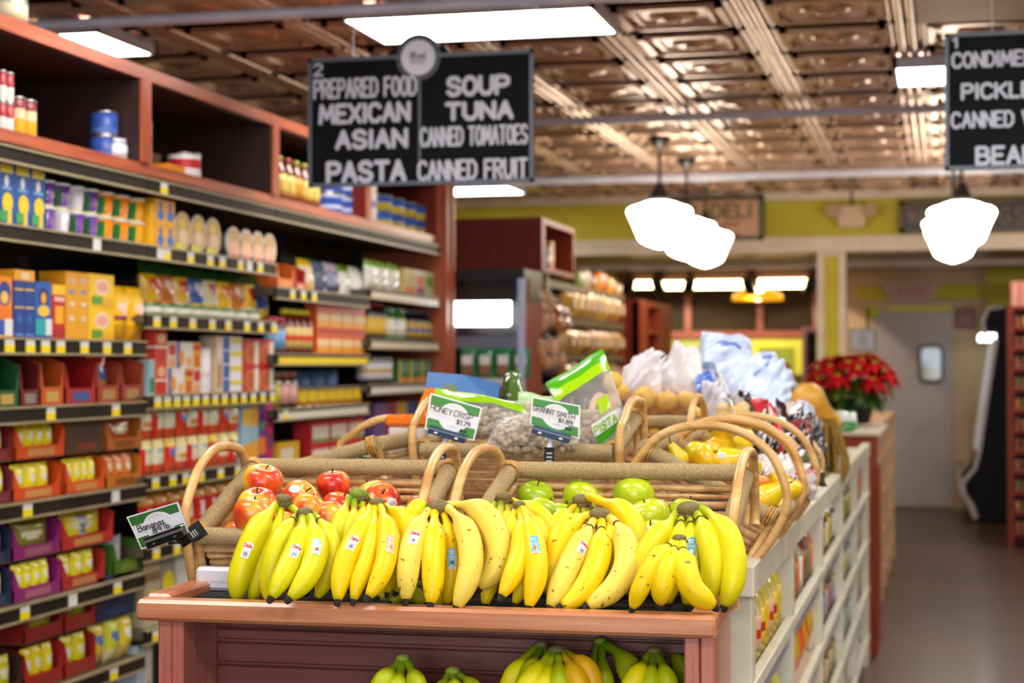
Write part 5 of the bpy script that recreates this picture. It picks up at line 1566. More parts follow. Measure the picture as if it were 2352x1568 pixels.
# mesh liner corner in the green apple basket
b = MB()
q0, q1, q2, q3 = P(1380, 1166, 3.52), P(1686, 1130, 3.44), P(1655, 1240, 3.27), P(1390, 1205, 3.42)
inv = (Matrix.Translation(gr.location) @ gr.rotation_euler.to_matrix().to_4x4()).inverted()
NET = noise_mat('black_net_liner', '#0b0e12', '#1b2028', 400, rough=0.7)


def netf(u, v):
    p = q0.lerp(q1, u).lerp(q3.lerp(q2, u), v)
    return inv @ (p + V((0, 0.008 * math.sin(9 * u), 0.006 * math.sin(11 * u + 4 * v))))


nb_ = 26
for i in range(nb_ + 1):
    b.tube([netf(i / nb_, j / 8) for j in range(9)], 0.0016, n=4)
for j in range(14):
    b.tube([netf(i / 20, j / 13) for i in range(21)], 0.0016, n=4)
b.grid(lambda u, v: netf(u, v) + V((0, 0.004, -0.002)), 12, 6)
b.build('net_liner', NET, gr)
# ================================================================ bananas
BAN = colour_mat('banana_skin', 0.40, spec=0.35, mottling=(70, 0.0, '#6a4a14'), sub=0.04)


def banana_mat(name, speck, thr):
    m = colour_mat(name, 0.42, spec=0.35, mottling=(85, 0.85, speck), bump=(40, 0.08, 0.002))
    for n in m.node_tree.nodes:
        if n.type == 'VALTORGB':
            n.color_ramp.elements[0].position = thr
            n.color_ramp.elements[1].position = thr + 0.05
    return m


BANC = banana_mat('banana_skin_clean', '#7a5a18', 0.74)
BANS = banana_mat('banana_skin_speckled', '#6a4412', 0.645)
TIPM = noise_mat('banana_tip_black', '#14100c', '#3a2e22', 300, rough=0.9)
CROWNM = noise_mat('banana_crown_brown', '#3a2818', '#9a7c54', 140, rough=0.9, bump=(200, 0.6, 0.004))
STICK = colour_mat('fruit_sticker', 0.3)
YEL, GRN = hx('#eecb04'), hx('#7f9c08')


class Banana:
    def __init__(s, pts, wpx, green=0.3, ripe=YEL, green_c='#6f9a10', wid=None):
        """pts: (px, py, t) from the stem root to the blossom end"""
        e0, e1 = pts[-2], pts[-1]
        dl = math.hypot(e1[0] - e0[0], e1[1] - e0[1]) or 1
        pts = list(pts[:-1]) + [(e1[0] + (e1[0] - e0[0]) / dl * 9, e1[1] + (e1[1] - e0[1]) / dl * 9 + 3, e1[2])]
        raw = spline([P(*p) for p in pts], 90)
        cum = [0.0]
        for i in range(89):
            cum.append(cum[-1] + (raw[i + 1] - raw[i]).length)
        s.c, k = [], 0
        for i in range(34):                                   # even spacing along the fruit
            d = cum[-1] * i / 33
            while k < 88 and cum[k + 1] < d:
                k += 1
            s.c.append(raw[k].lerp(raw[k + 1], (d - cum[k]) / max(1e-9, cum[k + 1] - cum[k])))
        tm = sum(p[2] for p in pts) / len(pts)
        s.r = wpx * 0.52 * tm / FPX
        s.green, s.ripe, s.gc = green, hx(ripe), hx(green_c)

    def rad(s, f):
        st = 0.37
        if f < 0.19:
            k = st + 0.03 * math.sin(f * 20)
        elif f < 0.42:
            q = (f - 0.19) / 0.23
            k = st + (1.0 - st) * (q * q * (3 - 2 * q))
        elif f < 0.76:
            k = 1.0 + 0.05 * math.sin((f - 0.42) / 0.34 * PI)
        else:
            q = (f - 0.76) / 0.24
            k = 1.0 - 0.62 * q ** 2.3
        return s.r * k

    def frame(s, i):
        n = len(s.c)
        t = (s.c[min(i + 1, n - 1)] - s.c[max(i - 1, 0)]).normalized()
        view = (CAM - s.c[i]).normalized()
        fr = (view - t * view.dot(t)).normalized()       # side that faces the aisle front
        return t, fr, t.cross(fr)

    def surf(s, f, ang, off=0.0):
        n = len(s.c)
        x = max(0.0, min(1.0, f)) * (n - 1)
        i = min(int(x), n - 2); q = x - i
        c = s.c[i].lerp(s.c[i + 1], q)
        t, fr, sd = s.frame(i)
        t2, fr2, sd2 = s.frame(i + 1)
        fr, sd = fr.lerp(fr2, q).normalized(), sd.lerp(sd2, q).normalized()
        a = ang
        k = 1 + 0.045 * math.cos(5 * a + 0.6)
        return c + (fr * math.cos(a) + sd * math.sin(a)) * (s.rad(f) * k + off)

    def build(s, root, mat_, dark_ring=False):
        n, m = len(s.c), 15
        O = root.location
        b = MB()
        rows = []
        for i in range(n):
            f = i / (n - 1)
            rows.append(b.add([s.surf(f, 2 * PI * j / m) - O for j in range(m)]))
        for i in range(n - 1):
            f = (i + 0.5) / (n - 1)
            g = max(0.0, 1 - f / (0.12 + 0.35 * s.green)) * min(1, 0.35 + s.green * 1.2) + max(0, (f - 0.88) / 0.12) * 0.45 * s.green
            g = min(1, g) if s.green < 0.95 else max(g, 0.55 + 0.25 * (1 - f))
            c = tuple(s.ripe[k] * (1 - g) + s.gc[k] * g for k in range(3))
            for j in range(m):
                j2 = (j + 1) % m
                b.face((rows[i] + j, rows[i] + j2, rows[i + 1] + j2, rows[i + 1] + j)[::-1], c, 0, True)
        b.face([rows[0] + j for j in range(m)], s.gc); b.face([rows[-1] + j for j in range(m)][::-1], '#3a2c18')
        o = b.build('banana', mat_, root)
        t = (s.c[-1] - s.c[-2]).normalized()
        b = MB()
        e = s.c[-1] - O
        r = s.r
        b.tube([e - t * 0.004, e + t * 0.002, e + t * 0.008, e + t * 0.0105], [r * 0.40, r * 0.36, r * 0.30, r * 0.2], n=8)
        b.build('blossom_tip', TIPM, o)
        if dark_ring:
            b = MB()
            rr = []
            for f in (0.185, 0.21):
                rr.append(b.add([s.surf(f, 2 * PI * j / 12, 0.0007) - O for j in range(12)]))
            for j in range(12):
                if j in (0, 1, 2, 10, 11, 3):
                    b.face((rr[0] + j, rr[0] + (j + 1) % 12, rr[1] + (j + 1) % 12, rr[1] + j)[::-1])
            b.build('neck_scar', TIPM, o)
        return o

    def sticker(s, root, o, f, ang, kind):
        """small fruit label lying on the skin; a = across, u = along (metres)"""
        L = sum((s.c[i + 1] - s.c[i]).length for i in range(len(s.c) - 1))
        O = root.location
        r = s.rad(f)
        lay = [0]

        def mp(x, y):
            return s.surf(f - y / L, ang - x / r, 0.0006 + 0.00025 * lay[0]) - O
        sg = 1
        b = MB()

        def patch(x0, x1, y0, y1, c, n=4):
            for i in range(n):
                for j in range(3):
                    xa, xb = x0 + (x1 - x0) * i / n, x0 + (x1 - x0) * (i + 1) / n
                    ya, yb = y0 + (y1 - y0) * j / 3, y0 + (y1 - y0) * (j + 1) / 3
                    b.poly([mp(xa, ya), mp(xb, ya), mp(xb, yb), mp(xa, yb)], c)

        def disc(cx, cy, rx, ry, c):
            for k in range(16):
                a0, a1 = 2 * PI * k / 16, 2 * PI * (k + 1) / 16
                b.poly([mp(cx, cy), mp(cx + rx * math.cos(a0), cy + ry * math.sin(a0)), mp(cx + rx * math.cos(a1), cy + ry * math.sin(a1))], c)
        if kind == 'dole':
            W = '#eeeef2'
            disc(0, 0.006, 0.0092, 0.0072, W); patch(-0.0072, 0.0072, -0.014, 0.004, W)
            lay[0] = 1
            patch(-0.0045, 0.005, -0.0125, -0.0035, '#c6cad6'); patch(-0.006, 0.006, -0.0024, -0.0016, '#8a90b0')
            lay[0] = 2
            for k in range(6):
                x = -0.0042 + k * 0.0016
                patch(x, x + 0.0007, -0.012, -0.0042, '#8a8fa0', 1)
            patch(-0.0008, 0.0022, -0.0092, -0.0058, '#3a3e48', 1)
            disc(0.0, 0.0065, 0.0022, 0.0022, '#f0b020')
            lay[0] = 3
            write(b, 'Dole', -0.0066, 0.0040, 0.0132, 0.0056, 0.0013, '#d01828', mp)
        else:
            base, low = kind
            patch(-0.0068, 0.0068, 0.004, 0.016, base); disc(0, 0.0005, 0.0086, 0.0072, mixc(base, '#e8f0f4', 0.3)); patch(-0.0072, 0.0072, -0.013, 0.001, mixc(base, '#e8f0f4', 0.15)); 
            lay[0] = 1
            patch(-0.007, 0.007, -0.016, -0.0125, '#eef0f2'); patch(-0.005, 0.005, 0.0105, 0.012, '#dfeef2'); patch(-0.004, 0.004, 0.007, 0.0082, '#dfeef2')
            disc(0.0, -0.0062, 0.0038, 0.0034, low)
            lay[0] = 2
            patch(-0.0035, 0.0035, -0.0148, -0.0138, '#d83848')
        return b.build('sticker', STICK, o)


def bunch(label, crown, items, mat_=None, crown_c='brown', grp='banana bunches on the top tray'):
    """items: (list of (px, py, t), width px, green, {sticker ...})"""
    cpx, cpy, ct, cwid = crown
    cp = P(cpx, cpy, ct)
    O = V((cp.x, cp.y, cp.z))
    root = thing('banana_bunch', label, 'bananas', O, 0, grp)
    r = cwid * 0.5 * ct / FPX
    # crown pad: green flesh with a brown cut face turned to the viewer
    b = MB()
    rr = random.Random(int(cpx * 7 + cpy))
    view = (CAM - O).normalized()
    R = Matrix((RT, view.cross(RT) * -1, view)).transposed()
    b.ball((0, 0, 0), (r * 1.0, r * 0.62, r * 0.8), hx('#7f9420') if crown_c == 'green' else hx('#74683a'), n=14, rot=R)
    b.build('crown', colour_mat('crown_green', 0.6, mottling=(120, 0.9, '#5a4a28')) if 'crown_green' not in bpy.data.materials else bpy.data.materials['crown_green'], root)
    b = MB()
    pts = []
    for k in range(18):
        a = 2 * PI * k / 18
        w_ = 1 + rr.uniform(-0.10, 0.14)
        pts.append(R @ V((r * 1.06 * w_ * math.cos(a), r * 0.40 * w_ * math.sin(a) + r * 0.40, r * 0.30 + r * 0.25 * math.sin(a))))
    back = [p - view * r * 0.5 + V((0, 0, -r * 0.15)) for p in pts]
    cen = R @ V((0, r * 0.5, r * 0.62))
    n0 = b.add(pts); n1 = b.add(back); nc = b.add([cen])
    for k in range(18):
        k2 = (k + 1) % 18
        b.face((n0 + k, n0 + k2, nc), (1, 1, 1), 0, True); b.face((n0 + k, n1 + k, n1 + k2, n0 + k2), (1, 1, 1), 0, True)
    b.build('crown_cut', CROWNM, root)
    if 'frayed' in label:
        b = MB()
        for k in range(14):
            a = rr.uniform(-0.6, 3.7)
            d0 = R @ V((math.cos(a), 0.5 + 0.5 * math.sin(a), 0.5))
            b.tube([d0 * r * 0.5, d0 * r * 1.0 + V((0, 0, rr.uniform(-0.3, 0.3) * r)), d0 * r * rr.uniform(1.2, 1.7) + V((0, 0, rr.uniform(-0.6, 0.4) * r))], [0.0022, 0.0018, 0.0008], n=5)
        b.build('frayed_strands', CROWNM, root)
    for it in items:
        pts, wpx, green = it[0], it[1], it[2]
        opt = it[3] if len(it) > 3 else {}
        full = [(cpx + (pts[0][0] - cpx) * 0.35, cpy + (pts[0][1] - cpy) * 0.45, ct)] + list(pts)
        bn = Banana(full, wpx, green, opt.get('ripe', YEL), opt.get('gc', '#6f9a10'))
        o = bn.build(root, opt.get('mat', mat_ or BANC), opt.get('ring', False))
        for (f, ang, kind) in opt.get('st', ()):
            bn.sticker(root, o, f, ang, kind)
    return root


def arc(pts, t0, t1, bulge=0.03):
    """give a list of (px, py) a depth running t0 -> t1 with a belly towards the viewer"""
    n = len(pts) - 1
    return [(p[0], p[1], t0 + (t1 - t0) * i / n - bulge * math.sin(PI * i / n)) for i, p in enumerate(pts)]


PALE = hx('#ecd052')
YG = hx('#d8cf08')
AQ, OR_, BL = ('#9ccfd0', '#b0603a'), ('#f0a878', '#c08040'), ('#4aa0d8', '#e08030')
LB = ('#8cc4e4', '#2a8098')

bunch('yellow green banana bunch at the back, nearest the white foam block', (653, 1146, 3.12, 38), [
    (arc([(634, 1160), (616, 1180), (592, 1216), (565, 1278), (549, 1330), (544, 1366)], 3.12, 3.02), 54, 0.35, {'st': [(0.62, 0.15, 'dole')], 'ripe': YG}),
    (arc([(645, 1170), (640, 1196), (624, 1244), (605, 1294), (590, 1340), (582, 1369)], 3.12, 3.04), 44, 0.3, {'ripe': YG}),
    (arc([(668, 1162), (692, 1186), (712, 1230), (716, 1290), (706, 1345)], 3.12, 3.06), 40, 0.4, {'ripe': YG}),
])
bunch('yellow green banana bunch in front, nearest the white foam block', (700, 1176, 3.03, 40), [
    (arc([(682, 1186), (664, 1204), (645, 1240), (630, 1284), (621, 1325), (618, 1366)], 3.04, 2.96), 50, 0.45, {'ripe': YG, 'ring': True}),
    (arc([(695, 1190), (693, 1216), (681, 1258), (661, 1300), (643, 1336), (628, 1361)], 3.02, 2.86), 48, 0.35, {'ripe': YG, 'st': [(0.62, 0.0, 'dole')]}),
    (arc([(712, 1188), (720, 1216), (727, 1258), (716, 1303), (695, 1340), (672, 1364)], 3.02, 2.86), 50, 0.35, {'ripe': YG, 'st': [(0.58, 0.05, AQ)]}),
    (arc([(724, 1184), (742, 1206), (758, 1236), (763, 1276), (752, 1322), (733, 1360)], 3.04, 2.95), 40, 0.45, {'ripe': YG, 'ring': True}),
])
bunch('green stemmed banana bunch at the back between the red apples', (824, 1133, 3.14, 44), [
    (arc([(800, 1148), (788, 1180), (777, 1216), (770, 1262), (770, 1325)], 3.13, 3.05), 40, 0.75, {'ripe': YG, 'gc': '#3f8210'}),
    (arc([(814, 1152), (812, 1186), (800, 1224), (791, 1280), (788, 1330)], 3.13, 3.05), 38, 0.75, {'ripe': YG, 'gc': '#3f8210'}),
    (arc([(832, 1150), (836, 1186), (842, 1236), (842, 1310)], 3.14, 3.07), 36, 0.7, {'ripe': YG, 'gc': '#3f8210'}),
    (arc([(848, 1142), (872, 1166), (886, 1206), (888, 1280)], 3.15, 3.09), 36, 0.75, {'ripe': YG, 'gc': '#3f8210'}),
], crown_c='green')
bunch('yellow banana bunch with an orange sticker, second in front', (866, 1153, 3.04, 38), [
    (arc([(851, 1164), (842, 1190), (822, 1228), (796, 1281), (782, 1332), (777, 1366)], 3.04, 2.88), 48, 0.12, {'st': [(0.60, 0.1, 'dole')]}),
    (arc([(861, 1167), (860, 1198), (856, 1238), (842, 1290), (824, 1333), (815, 1365)], 3.03, 2.88), 40, 0.12),
    (arc([(874, 1164), (882, 1190), (890, 1230), (887, 1280), (871, 1328), (851, 1359)], 3.03, 2.86), 46, 0.12, {'mat': BANS, 'st': [(0.62, -0.25, OR_)]}),
    (arc([(880, 1160), (902, 1172), (926, 1186), (938, 1214), (938, 1258), (930, 1306), (914, 1345)], 3.06, 2.98), 42, 0.25),
    (arc([(885, 1170), (905, 1202), (913, 1250), (908, 1305), (893, 1348)], 3.05, 2.97), 32, 0.15),
])
bunch('small unripe bananas low on the tray under the second bunch', (905, 1335, 3.02, 22), [
    (arc([(905, 1344), (897, 1352), (888, 1362), (878, 1366)], 3.01, 2.97, 0.0), 26, 1.0, {'gc': '#4f8410'}),
    (arc([(916, 1342), (918, 1356), (915, 1368), (905, 1376)], 3.02, 2.98, 0.0), 30, 1.0, {'gc': '#4f8410'}),
    (arc([(930, 1340), (940, 1355), (950, 1366), (962, 1374)], 3.02, 2.99, 0.0), 30, 1.0, {'gc': '#3f7a10'}),
], crown_c='green')
bunch('large speckled yellow banana bunch with a frayed dark crown', (1006, 1163, 3.03, 56), [
    (arc([(980, 1164), (962, 1162), (947, 1186), (940, 1236), (940, 1290)], 3.06, 3.03), 40, 0.4, {'ripe': YG}),
    (arc([(983, 1174), (964, 1204), (946, 1256), (937, 1310), (933, 1364)], 3.02, 2.88), 50, 0.08, {'mat': BANS, 'ripe': PALE, 'st': [(0.56, 0.05, 'dole')]}),
    (arc([(1017, 1176), (1026, 1202), (1033, 1244), (1036, 1296), (1032, 1347), (1028, 1374)], 3.03, 2.95), 40, 0.08, {'mat': BANS, 'st': [(0.62, -0.1, LB)]}),
    (arc([(998, 1176), (998, 1207), (997, 1249), (995, 1296), (994, 1345), (990, 1373)], 3.02, 2.87), 50, 0.08, {'mat': BANS}),
    (arc([(1030, 1168), (1056, 1194), (1075, 1232), (1082, 1283), (1073, 1334), (1053, 1382)], 3.02, 2.86), 52, 0.06, {'mat': BANS, 'ripe': PALE}),
    (arc([(1046, 1160), (1078, 1163), (1113, 1182), (1137, 1222), (1145, 1270), (1134, 1312), (1107, 1340)], 3.05, 2.92), 56, 0.05, {'mat': BANS, 'ripe': PALE}),
])
bunch('unripe bananas low on the tray under the speckled bunch', (960, 1340, 3.02, 20), [
    (arc([(956, 1345), (952, 1358), (958, 1368), (970, 1378)], 3.02, 2.98, 0.0), 30, 1.0, {'gc': '#4f8a10'}),
    (arc([(1016, 1350), (1014, 1362), (1010, 1372), (1008, 1380)], 3.02, 2.98, 0.0), 30, 0.9, {'gc': '#5f9a10'}),
], crown_c='green')
bunch('green crowned banana bunch at the back before the basket gap', (1157, 1140, 3.13, 40), [
    (arc([(1138, 1154), (1124, 1184), (1116, 1230), (1118, 1290)], 3.13, 3.06), 38, 0.7, {'gc': '#3f8210'}),
    (arc([(1150, 1158), (1147, 1192), (1140, 1236), (1130, 1300), (1124, 1340), (1116, 1376)], 3.12, 2.95), 42, 0.6, {'gc': '#3f8210'}),
    (arc([(1163, 1158), (1166, 1196), (1164, 1250), (1158, 1310)], 3.13, 3.05), 36, 0.7, {'gc': '#3f8210'}),
    (arc([(1176, 1150), (1215, 1166), (1250, 1196), (1258, 1236), (1250, 1290)], 3.14, 3.07), 42, 0.25),
])
bunch('yellow banana bunch with a blue sticker and a small grey crown', (1192, 1158, 3.03, 30), [
    (arc([(1182, 1172), (1174, 1212), (1164, 1264), (1158, 1310)], 3.03, 2.97), 36, 0.15),
    (arc([(1212, 1230), (1214, 1290), (1200, 1345), (1186, 1374)], 3.03, 2.93), 36, 0.1),
    (arc([(1195, 1176), (1199, 1214), (1195, 1267), (1178, 1318), (1157, 1357)], 3.02, 2.86), 46, 0.12),
    (arc([(1204, 1176), (1216, 1212), (1228, 1262), (1231, 1320), (1217, 1380)], 3.01, 2.86), 50, 0.1, {'st': [(0.60, -0.1, BL)]}),
    (arc([(1212, 1176), (1235, 1208), (1248, 1246), (1250, 1300)], 3.03, 2.98), 34, 0.12),
])
bunch('frayed crown banana bunch at the back before the green apples', (1335, 1147, 3.14, 44), [
    (arc([(1316, 1166), (1290, 1192), (1272, 1228), (1260, 1284)], 3.13, 3.06), 42, 0.35),
    (arc([(1326, 1172), (1320, 1206), (1316, 1260), (1312, 1320)], 3.13, 3.06), 36, 0.6, {'gc': '#5f9210'}),
    (arc([(1341, 1172), (1346, 1206), (1348, 1270), (1346, 1330)], 3.13, 3.06), 36, 0.6, {'gc': '#5f9210'}),
    (arc([(1358, 1142), (1394, 1156), (1426, 1172), (1453, 1206), (1464, 1252), (1459, 1306), (1438, 1352)], 3.13, 3.0), 54, 0.12),
])
bunch('ripe spotted banana bunch in front of the frayed crown', (1377, 1180, 3.03, 50), [
    (arc([(1355, 1184), (1328, 1192), (1293, 1224), (1273, 1280), (1268, 1330), (1274, 1368)], 3.04, 2.95), 54, 0.06, {'mat': BANS}),
    (arc([(1394, 1198), (1405, 1224), (1408, 1278), (1402, 1336)], 3.03, 2.97), 34, 0.06, {'mat': BANS}),
    (arc([(1362, 1198), (1346, 1226), (1320, 1274), (1296, 1322), (1280, 1358), (1268, 1382)], 3.02, 2.87), 52, 0.06, {'mat': BANS, 'ripe': PALE, 'ring': True, 'st': [(0.50, -0.3, 'dole')]}),
    (arc([(1382, 1204), (1381, 1234), (1375, 1280), (1355, 1329), (1327, 1368), (1298, 1385)], 3.01, 2.86), 52, 0.06, {'mat': BANS, 'ring': True}),
    (arc([(1404, 1192), (1425, 1215), (1439, 1258), (1436, 1306), (1405, 1355), (1358, 1384)], 3.02, 2.86), 54, 0.05, {'mat': BANS, 'ripe': PALE, 'ring': True}),
])
bunch('wide green stemmed banana bunch at the aisle end of the tray', (1583, 1168, 3.0, 60), [
    (arc([(1552, 1180), (1534, 1206), (1509, 1232), (1486, 1270), (1470, 1320), (1458, 1368)], 3.0, 2.9), 48, 0.5, {'ripe': YG}),
    (arc([(1566, 1184), (1562, 1216), (1552, 1256), (1544, 1312), (1536, 1372)], 3.0, 2.92), 42, 0.55, {'ripe': YG, 'ring': True}),
    (arc([(1584, 1184), (1588, 1220), (1590, 1270), (1588, 1330), (1578, 1376)], 3.0, 2.92), 44, 0.55, {'ripe': YG, 'ring': True, 'st': [(0.52, 0.1, ('#3a8aa8', '#c0d8e0'))]}),
    (arc([(1601, 1180), (1616, 1210), (1633, 1258), (1637, 1312), (1630, 1368)], 2.99, 2.89), 54, 0.5, {'ripe': YG, 'ring': True}),
    (arc([(1618, 1172), (1644, 1194), (1672, 1230), (1686, 1286), (1682, 1340), (1667, 1380)], 2.99, 2.87), 54, 0.5, {'ripe': YG}),
])
bunch('three little brown specked bananas at the aisle end of the tray', (1560, 1236, 2.87, 34), [
    (arc([(1548, 1244), (1522, 1266), (1496, 1303), (1472, 1348), (1457, 1384)], 2.87, 2.80), 42, 0.05, {'mat': BANS, 'ring': True}),
    (arc([(1552, 1252), (1541, 1280), (1528, 1320), (1520, 1354), (1518, 1374)], 2.86, 2.80), 50, 0.05, {'mat': BANS, 'ring': True}),
    (arc([(1567, 1252), (1571, 1282), (1578, 1322), (1595, 1358), (1632, 1384)], 2.86, 2.79), 54, 0.05, {'mat': BANS, 'ring': True}),
])
G2 = 'banana bunches on the lower shelf'
GD = {'gc': '#4f8410', 'ripe': hx('#a8b408')}
bunch('green banana bunch standing low, nearest the dark cabinet side', (925, 1512, 2.93, 34), [
    (arc([(912, 1526), (890, 1552), (868, 1600), (856, 1680)], 2.93, 2.88), 50, 0.8, GD), (arc([(922, 1530), (914, 1570), (904, 1640), (898, 1700)], 2.92, 2.87), 48, 0.7, GD),
    (arc([(938, 1526), (952, 1556), (964, 1600), (968, 1680)], 2.92, 2.88), 44, 0.6, GD)], grp=G2, crown_c='green')
bunch('small green banana bunch just peeping up on the lower shelf', (1040, 1541, 2.92, 36), [
    (arc([(1028, 1552), (1016, 1580), (1004, 1640), (1000, 1700)], 2.92, 2.88), 44, 0.8, GD), (arc([(1042, 1556), (1044, 1590), (1042, 1700)], 2.91, 2.87), 44, 0.8, GD),
    (arc([(1056, 1552), (1080, 1572), (1098, 1620), (1104, 1700)], 2.92, 2.88), 44, 0.7, GD)], grp=G2, crown_c='green')
bunch('yellowing banana bunch at the middle of the lower shelf, rear hand', (1243, 1480, 2.96, 34), [
    (arc([(1228, 1490), (1206, 1512), (1180, 1556), (1164, 1620), (1160, 1700)], 2.96, 2.92), 50, 0.8, {'ripe': YG}), (arc([(1240, 1496), (1226, 1524), (1208, 1580), (1200, 1680)], 2.95, 2.9), 46, 0.5, GD),
    (arc([(1254, 1492), (1262, 1530), (1262, 1640)], 2.96, 2.92), 40, 0.5, GD)], grp=G2)
bunch('yellowing banana bunch at the middle of the lower shelf, front hand', (1280, 1493, 2.90, 46), [
    (arc([(1260, 1504), (1236, 1540), (1206, 1590), (1190, 1680)], 2.9, 2.85), 50, 0.8, {'ripe': YG}), (arc([(1268, 1510), (1256, 1550), (1238, 1610), (1230, 1700)], 2.89, 2.84), 46, 0.8, {'ripe': YG}),
    (arc([(1283, 1510), (1284, 1552), (1284, 1620), (1282, 1700)], 2.88, 2.84), 48, 0.5, GD), (arc([(1296, 1506), (1316, 1540), (1334, 1590), (1344, 1680)], 2.89, 2.84), 48, 0.3, {'ripe': '#d8a810'}),
    (arc([(1302, 1500), (1336, 1520), (1362, 1566), (1376, 1660)], 2.9, 2.86), 44, 0.3, {'ripe': '#d0a010'})], grp=G2)
bunch('dark green banana bunch behind on the lower shelf', (1380, 1472, 2.98, 34), [
    (arc([(1370, 1484), (1362, 1520), (1354, 1580), (1350, 1680)], 2.98, 2.94), 36, 0.9, GD), (arc([(1382, 1488), (1384, 1530), (1390, 1600), (1392, 1700)], 2.97, 2.93), 44, 0.8, GD),
    (arc([(1394, 1482), (1420, 1500), (1448, 1540), (1468, 1600), (1476, 1680)], 2.97, 2.92), 56, 0.9, GD)], grp=G2, crown_c='green')
bunch('banana bunch in the right hand corner of the lower shelf', (1503, 1494, 2.91, 36), [
    (arc([(1488, 1506), (1470, 1540), (1448, 1590), (1434, 1680)], 2.91, 2.86), 48, 0.8, {'ripe': YG}), (arc([(1500, 1510), (1496, 1550), (1486, 1620), (1480, 1700)], 2.9, 2.85), 46, 0.5, GD),
    (arc([(1512, 1508), (1528, 1545), (1540, 1610), (1544, 1700)], 2.9, 2.85), 46, 0.5, GD)], grp=G2)
bunch('dim green banana bunch in the far corner of the lower shelf', (1523, 1482, 3.0, 30), [
    (arc([(1534, 1492), (1556, 1516), (1580, 1560), (1592, 1640)], 3.0, 2.96), 44, 0.8, GD), (arc([(1518, 1496), (1514, 1540), (1512, 1640)], 3.0, 2.96), 40, 0.8, GD)], grp=G2)

# ================================================================ apples and pears


def apple_mat(name, cols, scale, sharp=(0.35, 0.65), streak=True):
    m, nt, b = newmat(name)
    tc = nt.nodes.new('ShaderNodeTexCoord')
    oi = nt.nodes.new('ShaderNodeObjectInfo')
    ad = nt.nodes.new('ShaderNodeVectorMath'); ad.operation = 'ADD'
    sc = nt.nodes.new('ShaderNodeVectorMath'); sc.operation = 'SCALE'
    cb = nt.nodes.new('ShaderNodeCombineXYZ')
    for k in range(3):
        nt.links.new(oi.outputs['Random'], cb.inputs[k])
    nt.links.new(cb.outputs[0], sc.inputs[0]); sc.inputs['Scale'].default_value = 30
    nt.links.new(tc.outputs['Object'], ad.inputs[0]); nt.links.new(sc.outputs[0], ad.inputs[1])
    n = nt.nodes.new('ShaderNodeTexNoise'); n.inputs['Scale'].default_value = scale; n.inputs['Detail'].default_value = 1.5
    nt.links.new(ad.outputs[0], n.inputs['Vector'])
    n2 = nt.nodes.new('ShaderNodeTexNoise'); n2.inputs['Scale'].default_value = 120; n2.inputs['Detail'].default_value = 3
    mp = nt.nodes.new('ShaderNodeMapping'); mp.inputs['Scale'].default_value = (1, 1, 0.12)
    nt.links.new(ad.outputs[0], mp.inputs['Vector']); nt.links.new(mp.outputs[0], n2.inputs['Vector'])
    mx = nt.nodes.new('ShaderNodeMath'); mx.operation = 'MULTIPLY_ADD'
    nt.links.new(n2.outputs['Fac'], mx.inputs[0]); mx.inputs[1].default_value = 0.22 if streak else 0.04
    nt.links.new(n.outputs['Fac'], mx.inputs[2])
    r = nt.nodes.new('ShaderNodeValToRGB')
    e = r.color_ramp.elements
    e[0].position, e[0].color = sharp[0], (*hx(cols[0]), 1)
    e[1].position, e[1].color = sharp[1], (*hx(cols[-1]), 1)
    for i, c in enumerate(cols[1:-1]):
        k = e.new(sharp[0] + (sharp[1] - sharp[0]) * (i + 1) / (len(cols) - 1)); k.color = (*hx(c), 1)
    nt.links.new(mx.outputs[0], r.inputs[0]); nt.links.new(r.outputs[0], b.inputs['Base Color'])
    b.inputs['Roughness'].default_value = 0.3
    b.inputs['Coat Weight'].default_value = 0.3; b.inputs['Coat Roughness'].default_value = 0.06
    return m


REDA = apple_mat('red_apple_skin', ['#a01016', '#c8281a', '#e2601e', '#f0a030', '#f2cc38'], 13, (0.40, 0.80))
GRNA = apple_mat('green_apple_skin', ['#98b60e', '#b4c816', '#ccd624'], 10, (0.4, 0.75), False)
PEARM = apple_mat('yellow_pear_skin', ['#e6b80c', '#e8cc12', '#e2d61c', '#c8cc28'], 12, (0.45, 0.85), False)
ORNG = apple_mat('orange_quince_skin', ['#f08a0c', '#f0a010', '#f0b820'], 8, (0.4, 0.8), False)
STEM = noise_mat('woody_stem', '#3a2a14', '#5a4420', 60, rough=0.9)

AP = [(0.0, -0.78), (0.12, -0.83), (0.30, -0.86), (0.55, -0.74), (0.80, -0.42), (0.96, 0.0), (1.0, 0.25), (0.96, 0.50), (0.80, 0.76), (0.55, 0.90), (0.32, 0.92), (0.14, 0.82), (0.05, 0.70), (0.0, 0.66)]
PR = [(0.0, -0.95), (0.2, -0.98), (0.55, -0.9), (0.85, -0.6), (0.97, -0.25), (0.9, 0.15), (0.68, 0.6), (0.5, 1.0), (0.42, 1.25), (0.32, 1.42), (0.14, 1.5), (0.0, 1.48)]


